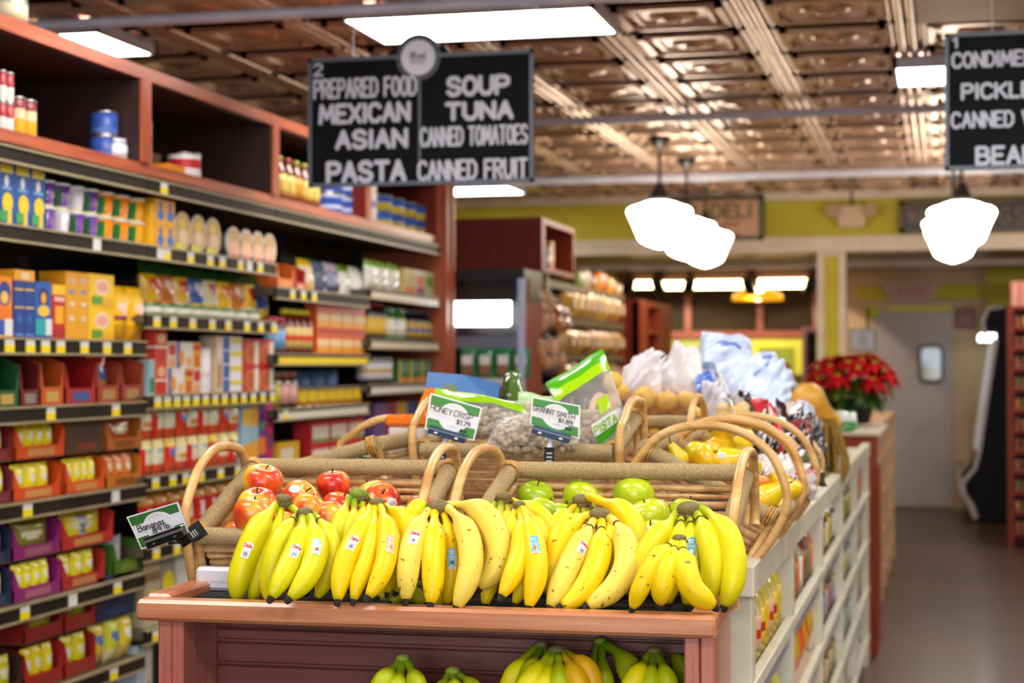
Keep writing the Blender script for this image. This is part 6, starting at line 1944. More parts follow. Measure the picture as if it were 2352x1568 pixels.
def fruit(name, label, cat, grp, mat_, prof, px, py, t, dpx, rot=(0, 0, 0), sticker=None, stem=True, group=True):
    t *= 1.022
    r = dpx * 0.5 * t / FPX
    c = P(px, py, t)
    o = thing(name, label, cat, c, 0, grp)
    o.rotation_euler = rot
    b = MB(); b.lathe([(p[0] * r, p[1] * r) for p in prof], n=24)
    body = b.build('skin', mat_, o)
    top = prof[-1][1] * r
    b = MB(); b.tube([(0, 0, top - 0.002), (0.001, 0, top + 0.008), (0.004, 0.001, top + 0.016)], 0.0016, n=6); b.build('stem', STEM, o)
    if sticker:
        # oval paper label on the side facing the viewer
        el, az = sticker
        inv = o.rotation_euler.to_matrix().inverted()
        v = (CAM - c).normalized()
        rt = v.cross(V((0, 0, 1))).normalized() * -1
        u = rt.cross(v) * -1
        d = (v + rt * az + V((0, 0, 1)) * el).normalized()
        a1 = d.cross(V((0, 0, 1))).normalized(); a2 = d.cross(a1)
        from mathutils.bvhtree import BVHTree
        bv = BVHTree.FromPolygons([x.co[:] for x in body.data.vertices], [p.vertices[:] for p in body.data.polygons])

        def on(dx, dy, off):
            dd = inv @ (d + a1 * dx / r + a2 * dy / r)
            hit, nrm, _, _ = bv.ray_cast(dd.normalized() * 1.0, -dd.normalized())
            return (hit if hit else dd * r) + dd.normalized() * off
        b = MB()
        for rad_, off, col in ((1.0, 0.0010, '#e4e4ea'), (0.55, 0.0013, '#c2c8d2')):
            n = 16
            ring = [on(0.0105 * rad_ * math.cos(2 * PI * k / n), 0.0085 * rad_ * math.sin(2 * PI * k / n), off) for k in range(n)]
            cc = on(0, 0, off)
            for k in range(n):
                b.poly([cc, ring[k], ring[(k + 1) % n]], col)
        b.build('sticker', STICK, o)
    return o


GA = 'red apples in the basket'
RA = [('large red apple at the upper corner of the basket beside the cane handle', 602, 1113, 3.30, 94, (0.3, 0.2, 0.4), None),
      ('blushed apple below the corner apple, half behind the dark one', 592, 1166, 3.20, 92, (0.2, -0.3, 1.2), None),
      ('dark red apple low by the rope side of the basket', 579, 1190, 3.13, 92, (0.2, 0.1, 2.2), None),
      ('red apple peeping at the bottom corner of the basket', 550, 1234, 3.2, 78, (0.4, 0.3, 3.0), None),
      ('orange red apple with a white sticker facing up', 686, 1149, 3.24, 88, (0.7, 0.5, 0.6), (0.75, -0.25)),
      ('yellow orange apple under the stickered apple', 708, 1178, 3.2, 84, (0.1, -0.5, 4.1), None),
      ('upright red apple alone against the willow rods', 766, 1120, 3.32, 80, (0.1, 0.1, 5.2), None),
      ('dark red apple behind the green stemmed bananas', 778, 1172, 3.26, 84, (0.3, 0.2, 0.9), None),
      ('yellow blushed apple low behind the green stemmed bananas', 758, 1196, 3.2, 86, (0.2, 0.6, 2.7), None),
      ('yellow topped apple at the back right of the red apples', 858, 1141, 3.34, 76, (0.2, 0.3, 3.6), None),
      ('orange apple with a white sticker on its right side', 876, 1156, 3.26, 88, (0.4, 0.6, 5.8), (0.05, 0.6)),
      ('lone peach red apple behind the speckled bananas', 968, 1174, 3.2, 74, (0.2, 0.1, 1.9), None),
      ('red apple hidden low between the first bananas', 652, 1215, 3.16, 80, (0.1, 0.5, 1.4), None)]
for lab, px, py, t, d, rot, st in RA:
    fruit('apple', lab, 'apple', GA, REDA, AP, px, py, t, d, rot, st)
GB = 'green apples in the basket'
for lab, px, py, t, d, rot, st in [
        ('green apple at the back left of its basket by the green crown', 1229, 1148, 3.32, 86, (0.3, 0.1, 0.3), None),
        ('green apple with a sticker beside the small grey banana crown', 1246, 1186, 3.22, 86, (0.2, 0.4, 1.2), (0.1, 0.0)),
        ('green apple behind the frayed banana crown', 1336, 1150, 3.34, 98, (0.2, 0.2, 2.0), None),
        ('green apple low between the two frayed crowns', 1294, 1196, 3.22, 84, (0.2, -0.2, 2.9), None),
        ('green apple highest at the back of its basket', 1456, 1147, 3.30, 100, (0.25, -0.1, 3.6), None),
        ('biggest green apple in the middle of its basket', 1493, 1196, 3.2, 102, (0.2, 0.2, 4.4), None),
        ('green apple with a sticker below the biggest one', 1502, 1238, 3.13, 86, (0.3, 0.2, 5.2), (0.55, -0.1)),
        ('green apple showing a sliver beside the ripe spotted bananas', 1466, 1262, 3.10, 84, (0.2, 0.2, 0.8), None),
        ('green apple tucked behind the wide green crown', 1578, 1187, 3.22, 88, (0.2, 0.1, 1.7), (0.1, -0.9)),
        ('green apple low at the left of its basket behind the green crown', 1128, 1196, 3.16, 84, (0.1, 0.2, 2.4), None)]:
    fruit('apple', lab, 'apple', GB, GRNA, AP, px, py, t, d, rot, st)
GP = 'yellow pears in the wicker basket'
for lab, px, py, t, d, rot, m_, pf, st in [
        ('yellow pear topmost in its basket behind the cane hoops', 1656, 1018, 4.02, 76, (0.5, 0.3, 0), PEARM, PR, None),
        ('yellow pear at the left of the top row', 1602, 1040, 3.95, 62, (1.2, 0.2, 2), PEARM, PR, None),
        ('yellow quince seen end on with a dark eye', 1622, 1056, 3.86, 72, (0.9, 0.1, 1), PEARM, AP, None),
        ('yellow pear with a white sticker lying across its basket', 1672, 1060, 3.86, 74, (0.3, 1.3, 0.2), PEARM, PR, (0.55, -0.5)),
        ('small yellow pear at the lower left behind the rope rim', 1556, 1050, 3.78, 50, (0.4, -0.4, 0), PEARM, PR, None),
        ('orange fruit beside the flat cane handle', 1722, 1114, 3.68, 48, (0.2, 0.1, 0), ORNG, AP, None),
        ('orange fruit second from the flat cane handle', 1744, 1112, 3.80, 46, (0.2, 0.1, 1), ORNG, AP, None),
        ('yellow pear with an orange blush low on the slope', 1764, 1140, 3.66, 66, (0.6, 0.8, 0.8), PEARM, PR, None),
        ('yellow pear low on the slope, blossom end towards the aisle', 1782, 1158, 3.70, 56, (1.9, 0.5, 0.3), PEARM, PR, None),
        ('yellow pear at the back of its basket under the second hoop', 1700, 1030, 4.05, 66, (0.4, 0.5, 1.3), PEARM, PR, None),
        ('yellow pear between the top pear and the end on quince', 1636, 1040, 3.97, 66, (0.6, 0.7, 2.2), PEARM, PR, None),
        ('yellow pear close to the rope corner on the slope', 1742, 1150, 3.62, 56, (0.8, 0.4, 2.8), PEARM, PR, None),
        ('yellow fruit at the aisle side between two hoops', 1815, 1126, 3.86, 56, (0.3, 0.2, 0.6), PEARM, AP, None),
        ('yellow fruit between the hoops in the middle', 1788, 1108, 3.92, 54, (0.3, 0.2, 1.6), PEARM, AP, (0.1, 0.5)),
        ('yellow fruit half under the long cane hoop', 1720, 1078, 3.9, 60, (0.3, 0.2, 2.6), PEARM, AP, None)]:
    fruit('pear' if pf is PR else 'round_fruit', lab, 'pear' if pf is PR else 'fruit', GP, m_, pf, px, py, t, d, rot, st)
# ================================================================ bags from four corners


def quad_bag(b, TL, TR, BR, BL, dep, cf, m=0, n=12, crimp=(0.1, 0.0), seed=1, O=V((0, 0, 0)), rough=0.10):
    TL, TR, BR, BL = [V(p) - O for p in (TL, TR, BR, BL)]
    nrm = (TR - TL).cross(BL - TL).normalized()
    if nrm.dot(CAM - O - TL) < 0:
        nrm = -nrm
    rr = random.Random(seed); p1, p2 = rr.random() * 6, rr.random() * 6

    def th(u, v):
        if v < crimp[0] or v > 1 - crimp[1]:
            return 0.02
        vv = (v - crimp[0]) / (1 - crimp[0] - crimp[1])
        e = max(0, math.sin(PI * vv)) ** 0.5 * max(0, math.sin(PI * u)) ** 0.5
        return max(0.02, e * (1 + rough * math.sin(11 * u + p1 + 6 * v) * math.cos(13 * v + p2) + rough * 0.6 * math.sin(23 * v + 17 * u)))

    def sh(sg):
        def fn(u, v):
            p = TL.lerp(TR, u).lerp(BL.lerp(BR, u), v)
            return p + nrm * (sg * dep / 2 * th(u, v)) + UP * 0.004 * math.sin(9 * u + p2) * rough * 5
        return fn
    b.grid(sh(1), n, n + 4, cf, m)
    b.grid(lambda u, v: sh(-1)(1 - u, v), n, n + 4, cf, m)
    return lambda u, v, off=0.0: sh(1)(u, v) + nrm * off


FILM = film_mat('clear_bag_film', '#f4f4f4', 0.10)
THINF = film_mat('thin_clear_wrap', '#fbf6f0', 0.03)
HAZY = film_mat('hazy_white_film', '#f6f4f8', 0.45, 0.2)
BLUEF = film_mat('pale_blue_bag_film', '#c4d4f0', 0.82, 0.28)
SHINY = colour_mat('shiny_pack_film', 0.16, coat=0.6, bump=(60, 0.5, 0.006))
NUTM = noise_mat('pistachio_shell', '#a08a70', '#cdb89c', 60, rough=0.6)


def Pq(*q):
    return [P(*p) for p in q]


# ---- price cards on clips
def price_card(label, q, lines, clip, foot, light):
    O = P(*q[3])
    o = thing('price_card', label, 'price card', O, 0, 'green and white price cards')
    TL, TR, BR, BL = [p - O for p in Pq(*q)]
    nrm = (TR - TL).cross(BL - TL).normalized()
    if nrm.dot(CAM - O) < 0:
        nrm = -nrm

    def mp(x, y, off=0.0):                                   # x 0..1, y 0..1 upwards
        return BL.lerp(BR, x).lerp(TL.lerp(TR, x), y) + nrm * off
    W, H = (TR - TL).length, (TL - BL).length
    b = MB()
    for off in (0.0, -0.0015):
        b.poly([mp(0, 0, off), mp(1, 0, off), mp(1, 1, off), mp(0, 1, off)], '#e6e6ea')
    e = 0.03
    G_ = '#3f8a38' if light else '#356f2c'
    lv = [0]

    def pg(pts, c):
        lv[0] += 1
        b.poly([mp(x, y, 0.0003 + 0.0002 * lv[0]) for x, y in pts], c)
    pg([(e, 0.70), (1 - e, 0.70), (1 - e, 0.96), (e, 0.96)], G_)
    pg([(e, 0.04), (1 - e, 0.04), (1 - e, 0.33), (e, 0.33)], G_)
    pg([(0.52 + 0.30 * math.cos(k * PI / 14), 0.50 + 0.40 * math.sin(k * PI / 14)) for k in range(28)], '#e6e6ea')
    b.build('card', PRINT, o)
    b = MB()
    m3 = lambda x, y: mp(x / W, y / H, 0.0085 if False else 0.0078)
    for (txt, x0, y0, wd, ht, st, c) in lines:
        write(b, txt, x0 * W, y0 * H, wd * W, ht * H, st, c, lambda x, y: mp(x / W, y / H, 0.0068), slant=0.06, gap=1.3)
    for (x0, x1, y) in ((0.36, 0.70, 0.80), (0.44, 0.62, 0.85)):
        b.ribbon([(x0 * W, y * H), (x1 * W, y * H)], 0.0008, '#b8c0b4', lambda x, y: mp(x / W, y / H, 0.0068))
    b.ribbon([(0.48 * W, 0.25 * H), (0.6 * W, 0.26 * H)], 0.0016, '#b4b8b8', lambda x, y: mp(x / W, y / H, 0.0068))
    b.build('lettering', PRINT, o)
    # clip bar along the lower edge, ball joint, clamp
    c0, c1, cw, cc = clip
    a, d = P(*c0) - O, P(*c1) - O
    b = MB()
    ax = (d - a).normalized(); up = nrm.cross(ax).normalized()
    if up.z < 0:
        up = -up
    R = Matrix((ax, -nrm, up)).transposed().to_4x4()
    R.translation = a
    b.T = R
    L = (d - a).length
    b.box(0, L, -0.012, 0.004, 0, cw, cc, bev=0.0015); b.box(0, L, -0.014, -0.009, cw * 0.55, cw * 0.8, mixc(cc, '#ffffff', 0.12))
    b.build('clip_bar', GLOSS, o)
    b = MB(R)
    for fx in (0.22, 0.78):
        b.lathe([(0.0, 0), (0.0042, 0.0005), (0.0042, 0.004), (0, 0.005)], '#d8d4c8' if light else '#2a2c30', n=10, o=(L * fx, -0.0125, 0.003))
    b.build('rivet', GLOSS, o)
    f0, f1, fr = foot
    p, q2 = P(*f0) - O, P(*f1) - O
    mid = a.lerp(d, 0.5)
    b = MB(); b.tube([mid, mid.lerp(p, 0.5), p], [0.006, 0.0055, 0.007], '#ccd0dc' if light else '#1c1e22', n=10); b.build('swivel_stem', GLOSS, o)
    b = MB()
    ax2 = (q2 - p)
    sd = ax2.cross(CAM - O).normalized()
    fw = sd.cross(ax2).normalized()
    if fw.dot(CAM - O) < 0:
        fw = -fw
    prof = [(0.0, 0.010), (0.5, 0.010), (0.72, 0.0135), (1.0, 0.0155)]
    rows = []
    for f, hw_ in prof:
        c = p + ax2 * f
        rows.append(b.add([c - sd * hw_ + fw * 0.010, c + sd * hw_ + fw * 0.010, c + sd * hw_ - fw * 0.012, c - sd * hw_ - fw * 0.012]))
    for i in range(3):
        for j in range(4):
            j2 = (j + 1) % 4
            b.face((rows[i] + j, rows[i] + j2, rows[i + 1] + j2, rows[i + 1] + j), '#101216')
    b.face([rows[0] + j for j in range(4)], '#101216'); b.face([rows[3] + j for j in range(4)], '#101216')
    b.build('clamp', MATTE, o)
    b = MB()
    for f in (0.22, 0.36, 0.5):
        c = p + ax2 * f
        u = ax2.normalized()
        b.poly([c - sd * 0.006 - u * 0.002 + fw * 0.0105, c + sd * 0.006 - u * 0.002 + fw * 0.0105, c + sd * 0.006 + u * 0.002 + fw * 0.0105, c - sd * 0.006 + u * 0.002 + fw * 0.0105], '#8a8f98' if light else '#1c1e22')
    b.build('clamp_ridges', GLOSS, o)
    return o


INK = '#14161c'
price_card('green and white price card handwritten HONEY CRISP', [(989, 902, 3.55), (1108, 936, 3.53), (1089, 1012, 3.53), (975, 985, 3.55)], [
    ('HONEY', 0.06, 0.56, 0.42, 0.15, 0.0015, INK), ('CRISP', 0.52, 0.56, 0.36, 0.16, 0.0015, INK), ('$1.79', 0.60, 0.36, 0.26, 0.12, 0.0015, INK), ('ea', 0.70, 0.17, 0.12, 0.11, 0.0022, '#12301c')],
    ((984, 994, 3.53), (1068, 1018, 3.51), 0.017, '#2c4668'), ((1014, 1030, 3.52), (1010, 1094, 3.50), 0.03), True)
price_card('green and white price card handwritten GRANNY SMITH', [(1222, 911, 3.55), (1333, 931, 3.53), (1331, 1008, 3.53), (1217, 975, 3.55)], [
    ('GRANNY', 0.05, 0.54, 0.44, 0.18, 0.0015, INK), ('SMITH', 0.54, 0.54, 0.36, 0.16, 0.0015, INK), ('$1.89', 0.58, 0.36, 0.28, 0.12, 0.0015, INK), ('ea', 0.72, 0.18, 0.12, 0.11, 0.002, '#12301c')],
    ((1222, 994, 3.53), (1308, 1018, 3.51), 0.017, '#2c4668'), ((1262, 1030, 3.52), (1260, 1094, 3.50), 0.03), True)
price_card('green and white price card handwritten Bananas .89 lb', [(290, 1187, 3.08), (408, 1152, 3.05), (434, 1222, 3.05), (325, 1262, 3.08)], [
    ('Bananas', 0.14, 0.50, 0.52, 0.18, 0.0017, INK), ('.89', 0.36, 0.33, 0.20, 0.14, 0.0017, INK), ('lb.', 0.62, 0.34, 0.14, 0.16, 0.0017, INK)],
    ((345, 1258, 3.06), (430, 1228, 3.04), 0.020, '#14161a'), ((424, 1240, 3.05), (458, 1216, 3.10), 0.02), False)

# ---- nut bags in the second row basket
def nut_fill(root, Pf, u0, u1, v0, v1, n, r, seed, dep):
    rr = random.Random(seed)
    b = MB()
    for _ in range(n):
        u, v = rr.uniform(u0, u1), rr.uniform(v0, v1)
        p = Pf(u, v, -rr.uniform(0.2, 0.9) * dep * max(0, math.sin(PI * u)) ** 0.5 * 0.7 - 0.006)
        R = Matrix.Rotation(rr.uniform(0, 3), 3, 'Z') @ Matrix.Rotation(rr.uniform(0, 3), 3, 'X')
        b.ball(p, (r * 1.25, r * 0.9, r * 0.85), (1, 1, 1), n=7, rot=R)
    o = b.build('nuts', NUTM, root); o['kind'] = 'stuff'
    return o


def nut_bag(label, q, dep, header, hv, n, seed, hdr='#8fc21a', name='nut_bag', nuts=(0.06, 0.94, 0.3, 0.95)):
    O = P(*q[3])
    o = thing(name, label, 'nut bag', O, 0, 'bags of nuts in the basket')
    b = MB()
    pf = quad_bag(b, *Pq(*q), dep, (1, 1, 1), seed=seed, O=O, crimp=(0.04, 0.04))
    b.build('clear_film', FILM, o)
    if n:
        nut_fill(o, pf, nuts[0], nuts[1], nuts[2], nuts[3], n, 0.0088, seed, dep)
    if header:
        b = MB(); b.grid(lambda u, v: pf(0.01 + 0.98 * u, hv[0] + (hv[1] - hv[0]) * v, 0.0015), 14, 5, hdr); b.build('printed_header', GLOSS, o)
    return o, pf


nut_bag('clear bag of nuts with lime header leaning behind the HONEY CRISP card', [(1000, 890, 3.86), (1200, 925, 3.82), (1235, 1000, 3.74), (985, 1000, 3.78)], 0.06, True, (0.0, 0.4), 170, 3, nuts=(0.4, 0.96, 0.42, 0.95))
nut_bag('clear bag of nuts lying between the two price cards', [(1140, 962, 3.76), (1330, 945, 3.74), (1330, 1020, 3.68), (1115, 1025, 3.70)], 0.07, False, (0, 0), 230, 5)
nut_bag('clear bag of nuts sloping up to the GRANNY SMITH card', [(1110, 952, 3.86), (1250, 915, 3.84), (1240, 965, 3.80), (1105, 985, 3.80)], 0.06, False, (0, 0), 150, 6)
o, pf = nut_bag('lime banded clear pistachio bag standing tilted in the nut basket', [(1252, 882, 3.80), (1385, 800, 3.88), (1448, 985, 3.80), (1335, 1050, 3.72)], 0.07, True, (0.0, 0.17), 150, 7, hdr='#4fae12', nuts=(0.08, 0.5, 0.66, 0.96))
b = MB(); b.grid(lambda u, v: pf(0.01 + 0.98 * u, 0.17 + 0.13 * v, 0.0016), 12, 4, '#9fd010'); b.build('lime_band', GLOSS, o)
b = MB(); b.grid(lambda u, v: pf(0.30 + 0.60 * u, 0.76 + 0.13 * v, 0.002), 8, 4, '#d9dde4'); b.build('white_label', GLOSS, o)
b = MB(); b.grid(lambda u, v: pf(0.34 + 0.60 * u, 0.89 + 0.09 * v, 0.002), 8, 3, '#3fa41a'); b.grid(lambda u, v: pf(0.50 + 0.22 * u, 0.56 + 0.16 * v, 0.002), 5, 4, '#a4cc20'); b.build('green_print', GLOSS, o)
b = MB(); write(b, 'PISTA', 0.33, -0.875, 0.42, 0.075, 0.020, '#8cbc1c', lambda x, y: pf(x, -y, 0.0035), gap=1.5); b.build('lettering', GLOSS, o)
o = thing('nut_bag', 'small pale green bag top behind the GRANNY SMITH card', 'nut bag', P(1190, 930, 3.95), 0, 'bags of nuts in the basket')
b = MB(); quad_bag(b, *Pq((1190, 898, 3.95), (1275, 912, 3.93), (1280, 960, 3.9), (1190, 950, 3.92)), 0.03, lambda u, v: '#b8dca0', O=o.location); b.build('pack', GLOSS, o)
# boards and packs behind
o = thing('display_card', 'blue and orange folded display card standing behind the HONEY CRISP card', 'display card', P(960, 930, 4.25))
b = MB(); b.T = Matrix.Translation(-o.location)
for off in (0.0, 0.004):
    dv = FW * off
    b.poly([p + dv for p in Pq((982, 854, 4.25), (1062, 860, 4.25), (1150, 880, 4.2), (1143, 925, 4.2), (1040, 895, 4.25), (978, 890, 4.25))], '#4f82c4')
b.build('blue_panel', PRINT, o)
b = MB(); b.T = Matrix.Translation(-o.location)
for off in (0.001, 0.005):
    dv = FW * off
    b.poly([p + dv for p in Pq((978, 890, 4.25), (1015, 892, 4.25), (1000, 960, 4.2), (955, 945, 4.2))], '#f07a10')
b.build('orange_panel', PRINT, o)
b = MB(); b.T = Matrix.Translation(-o.location)
b.poly([p - FW * 0.004 for p in Pq((1000, 898, 4.25), (1035, 880, 4.25), (1062, 896, 4.25))], '#6f8a52'); b.build('green_print', PRINT, o)
g = P(885, 1003, 3.98); h_ = P(965, 958, 3.98)
o = thing('plastic_tub', 'clear tub with an orange lid beside the cane hoops', 'tub', (g.x, g.y, g.z - 0.10))
wt = (h_ - g).length
b = MB(); b.box(0.005, wt, 0, 0.1, 0, 0.125, '#d8c8c0', bev=0.006); b.build('body', GLOSS, o)
b = MB(); b.box(0, wt + 0.006, -0.006, 0.106, 0.125, 0.15, '#f07818', bev=0.006); b.build('lid', GLOSS, o)
o = thing('snack_bag', 'dark green foil bag corner rising behind the nut bags', 'snack bag', P(1150, 900, 4.3))
b = MB(); quad_bag(b, *Pq((1158, 856, 4.3), (1190, 846, 4.3), (1225, 960, 4.22), (1140, 962, 4.22)), 0.05, lambda u, v: '#2a4a14' if u < 0.45 else '#4c6a30', O=o.location); b.build('pack', SHINY, o)
o = thing('wooden_crate', 'slatted wooden crate behind the nut basket', 'crate', (-1.24, 4.1, 1.2))
for k in range(3):
    b = MB(); b.box(0, 0.36, 0, 0.015, k * 0.055, k * 0.055 + 0.045); b.build('slat', BW, o)
    b = MB(); b.box(0, 0.36, 0.33, 0.345, k * 0.055, k * 0.055 + 0.045); b.build('slat', BW, o)
b = MB(); b.box(0.0, 0.36, 0.015, 0.33, 0.14, 0.155); b.box(0, 0.012, 0.015, 0.33, 0, 0.14); b.box(0.348, 0.36, 0.015, 0.33, 0, 0.14); b.build('body', BW, o)
o = thing('leaf_card', 'dark green card lying over the rim of the aisle side basket', 'card', P(850, 1030, 3.85))
b = MB(); b.T = Matrix.Translation(-o.location); b.poly(Pq((818, 1048, 3.8), (858, 1020, 3.9), (905, 1010, 3.95), (888, 1030, 3.85), (850, 1050, 3.8)), '#2c6a1c'); b.poly([p + V((0, 0, -0.003)) for p in Pq((818, 1048, 3.8), (858, 1020, 3.9), (905, 1010, 3.95), (888, 1030, 3.85), (850, 1050, 3.8))], '#2c6a1c'); b.build('card', PRINT, o)

# ---- potatoes, netted bags and plastic bags further along the table
POT = noise_mat('yellow_potato_skin', '#c49a34', '#e0bc58', 40, rough=0.6)


def potato(label, px, py, t, dpx, rot, mat_=None, grp='loose potatoes', name='potato', cat='potato'):
    r = dpx * 0.5 * t / FPX
    o = thing(name, label, cat, P(px, py, t), 0, grp); o.rotation_euler = rot
    b = MB(); b.lathe([(0, -1.0 * r), (0.5 * r, -0.86 * r), (0.86 * r, -0.5 * r), (0.95 * r, 0), (0.84 * r, 0.52 * r), (0.5 * r, 0.9 * r), (0, 1.08 * r)], n=14); b.build('skin', mat_ or POT, o)
    b = MB()
    for k in range(5):
        a = k * 1.3
        b.ball((0.9 * r * math.cos(a), 0.9 * r * math.sin(a), 0.25 * r * math.sin(3 * a)), 0.05 * r, n=6)
    b.build('eyes', STEM, o)


for i, (px, py, d) in enumerate(((1478, 915, 58), (1508, 936, 50), (1530, 922, 52), (1556, 934, 46), (1576, 918, 44), (1466, 942, 46))):
    potato('yellow potato in the wrapped black pack, %s from the nut basket' % ORD[i], px, py, 4.85 + 0.05 * (i % 2), d, (0.5 * i, 0.9, 0.4 * i), grp='potatoes in the wrapped pack')
for i, (px, py, d) in enumerate(((1408, 878, 48), (1404, 922, 44), (1426, 900, 40), (1414, 958, 40))):
    potato('small yellow potato beside the pistachio bag, %s from the top' % ORD[i], px, py, 4.7, d, (0.7 * i, 0.4, i), grp='potatoes beside the pistachio bag')
for i, (px, py, d) in enumerate(((1470, 985, 40), (1505, 990, 42), (1540, 985, 40), (1580, 975, 40), (1600, 952, 36))):
    potato('potato low in the small basket, %s from the nut basket' % ORD[i], px, py, 4.62, d, (0.7 * i, 0.4, i), grp='potatoes low in the small basket')
o = thing('plastic_bag', 'thin clear bag of small potatoes beside the pistachio bag', 'plastic bag', P(1416, 1000, 4.7))
b = MB(); quad_bag(b, *Pq((1385, 850, 4.72), (1440, 846, 4.74), (1446, 1085, 4.66), (1382, 1085, 4.64)), 0.09, (1, 1, 1), O=o.location); b.build('film', THINF, o)
o = thing('produce_pack', 'film wrapped black pack of yellow potatoes', 'pack', P(1460, 960, 4.8))
b = MB(); quad_bag(b, *Pq((1462, 890, 4.9), (1590, 886, 4.9), (1602, 962, 4.8), (1466, 962, 4.8)), 0.12, (1, 1, 1), O=o.location); b.build('film', THINF, o)
b = MB(); quad_bag(b, *Pq((1478, 950, 4.78), (1604, 958, 4.78), (1600, 1000, 4.72), (1480, 985, 4.72)), 0.05, '#0e0e0e', O=o.location); b.build('black_tray', SHINY, o)


def film_bag(label, q, dep, m_, seed, extra=None, grp='plastic produce bags', rough=0.3, name='plastic_bag', cat='plastic bag', cf=(1, 1, 1)):
    if name == 'produce_pack':                              # a little bigger about their middles
        m = [sum(p[i] for p in q) / 4 for i in range(3)]
        q = [tuple(m[i] + (p[i] - m[i]) * (1.28 if i < 2 else 1) - (6 if i == 1 else 0) for i in range(3)) for p in q]
    O = P(*q[3])
    o = thing(name, label, cat, O, 0, grp)
    b = MB(); pf = quad_bag(b, *Pq(*q), dep, cf, seed=seed, O=O, n=16, crimp=(0.0, 0.0), rough=rough); b.build('film', m_, o)
    if extra:
        extra(o, pf)
    return o


def inner(col, n, r, seed, box=(0.1, 0.9, 0.35, 0.95), name='contents'):
    def fn(o, pf):
        rr = random.Random(seed)
        b = MB()
        for _ in range(n):
            u, v = rr.uniform(box[0], box[1]), rr.uniform(box[2], box[3])
            b.ball(pf(u, v, -r * 1.1), r * rr.uniform(0.8, 1.15), mixc(col, '#ffffff', rr.uniform(0, 0.15)), n=9)
        k = b.build(name, MATTE, o); k['kind'] = 'stuff'
    return fn


def printed(patches):
    def fn(o, pf):
        for i, (u0, u1, v0, v1, c) in enumerate(patches):
            b = MB(); b.grid(lambda u, v: pf(u0 + (u1 - u0) * u, v0 + (v1 - v0) * v, 0.002 + 0.0006 * i), 5, 3, c); b.build('print', GLOSS, o)
    return fn


film_bag('clear crinkled bag behind the potato pack, nearest the nut basket', [(1432, 838, 5.1), (1500, 818, 5.2), (1520, 905, 5.0), (1425, 900, 5.0)], 0.14, HAZY, 21, rough=0.35)
film_bag('clear crinkled bag with a pointed top behind the potato pack', [(1452, 826, 5.2), (1492, 806, 5.3), (1540, 892, 5.1), (1450, 895, 5.1)], 0.12, HAZY, 22, printed([(0.4, 0.6, 0.35, 0.42, '#2a2e2a')]), rough=0.35)
film_bag('clear crinkled bag beside the pale blue bags', [(1530, 828, 5.3), (1612, 818, 5.3), (1615, 902, 5.1), (1520, 900, 5.1)], 0.15, HAZY, 23, rough=0.35)
BLUEP = [(0.28, 0.62, 0.36, 0.40, '#4a68c0'), (0.34, 0.72, 0.42, 0.46, '#5070c4')]
film_bag('upright pale blue plastic bag highest on the produce table', [(1612, 764, 5.7), (1724, 778, 5.7), (1738, 890, 5.6), (1592, 880, 5.6)], 0.16, BLUEF, 31, printed(BLUEP + [(0.05, 0.35, 0.75, 0.84, '#6a88b0')]), rough=0.2)
film_bag('wide pale blue plastic bag slumped across the netted packs', [(1640, 838, 5.5), (1765, 822, 5.6), (1832, 880, 5.5), (1700, 1000, 5.3)], 0.2, BLUEF, 32, printed([(0.45, 0.8, 0.36, 0.41, '#4a6ac4'), (0.5, 0.86, 0.44, 0.48, '#4a6ac4'), (0.3, 0.5, 0.5, 0.54, '#5a7ac8'), (0.7, 0.9, 0.1, 0.14, '#6a8a70')]), rough=0.2)
film_bag('pale blue plastic bag drooping towards the wide aisle', [(1745, 890, 5.4), (1822, 870, 5.5), (1800, 985, 5.3), (1735, 1000, 5.2)], 0.12, BLUEF, 33, rough=0.25)
film_bag('small pale blue bag beside the butternut squash', [(1808, 930, 6.0), (1866, 935, 6.0), (1890, 1020, 5.8), (1822, 1010, 5.8)], 0.12, BLUEF, 34, printed([(0.6, 0.9, 0.6, 0.9, '#3a62b4')]), rough=0.25)
film_bag('white knotted clear bag in front of the pale blue bags', [(1612, 880, 5.0), (1668, 878, 5.0), (1690, 960, 4.9), (1610, 985, 4.9)], 0.12, HAZY, 41, rough=0.4)
film_bag('clear bag of yellow potatoes with a red dotted strip', [(1625, 930, 4.8), (1700, 915, 4.85), (1745, 1010, 4.7), (1650, 1030, 4.65)], 0.12, FILM, 42, lambda o, pf: (inner('#d0a850', 20, 0.024, 4)(o, pf), printed([(0.34, 0.46, 0.05, 0.95, '#e2dce0'), (0.37, 0.43, 0.2, 0.27, '#c02030'), (0.37, 0.43, 0.5, 0.57, '#c02030'), (0.37, 0.43, 0.78, 0.85, '#c02030')])(o, pf)), rough=0.25)
film_bag('black netted potato pack with gold edges', [(1682, 925, 4.9), (1730, 930, 4.9), (1778, 1035, 4.7), (1715, 1050, 4.65)], 0.10, SHINY, 43, printed([(0.05, 0.12, 0, 1, '#a88a40'), (0.1, 0.9, 0.6, 0.68, '#c0a860'), (0.3, 0.6, 0.72, 0.95, '#8a8450')]), rough=0.2, name='produce_pack', cat='pack', cf='#121210')
film_bag('black pack with a red keyhole shaped label', [(1722, 938, 4.8), (1772, 952, 4.8), (1812, 1050, 4.6), (1752, 1062, 4.55)], 0.10, SHINY, 44, printed([(0.12, 0.8, 0.04, 0.34, '#b81426'), (0.36, 0.62, 0.3, 0.95, '#c01a2a'), (0.2, 0.7, 0.1, 0.2, '#c84a54')]), rough=0.2, name='produce_pack', cat='pack', cf='#14100e')
potato('long pale yellow potato on the black packs', 1782, 1000, 4.65, 40, (0.3, 0.35, 0), grp=None)
potato('pale yellow potato tip above the long one', 1768, 962, 4.75, 26, (0.3, 0.3, 0), grp=None)
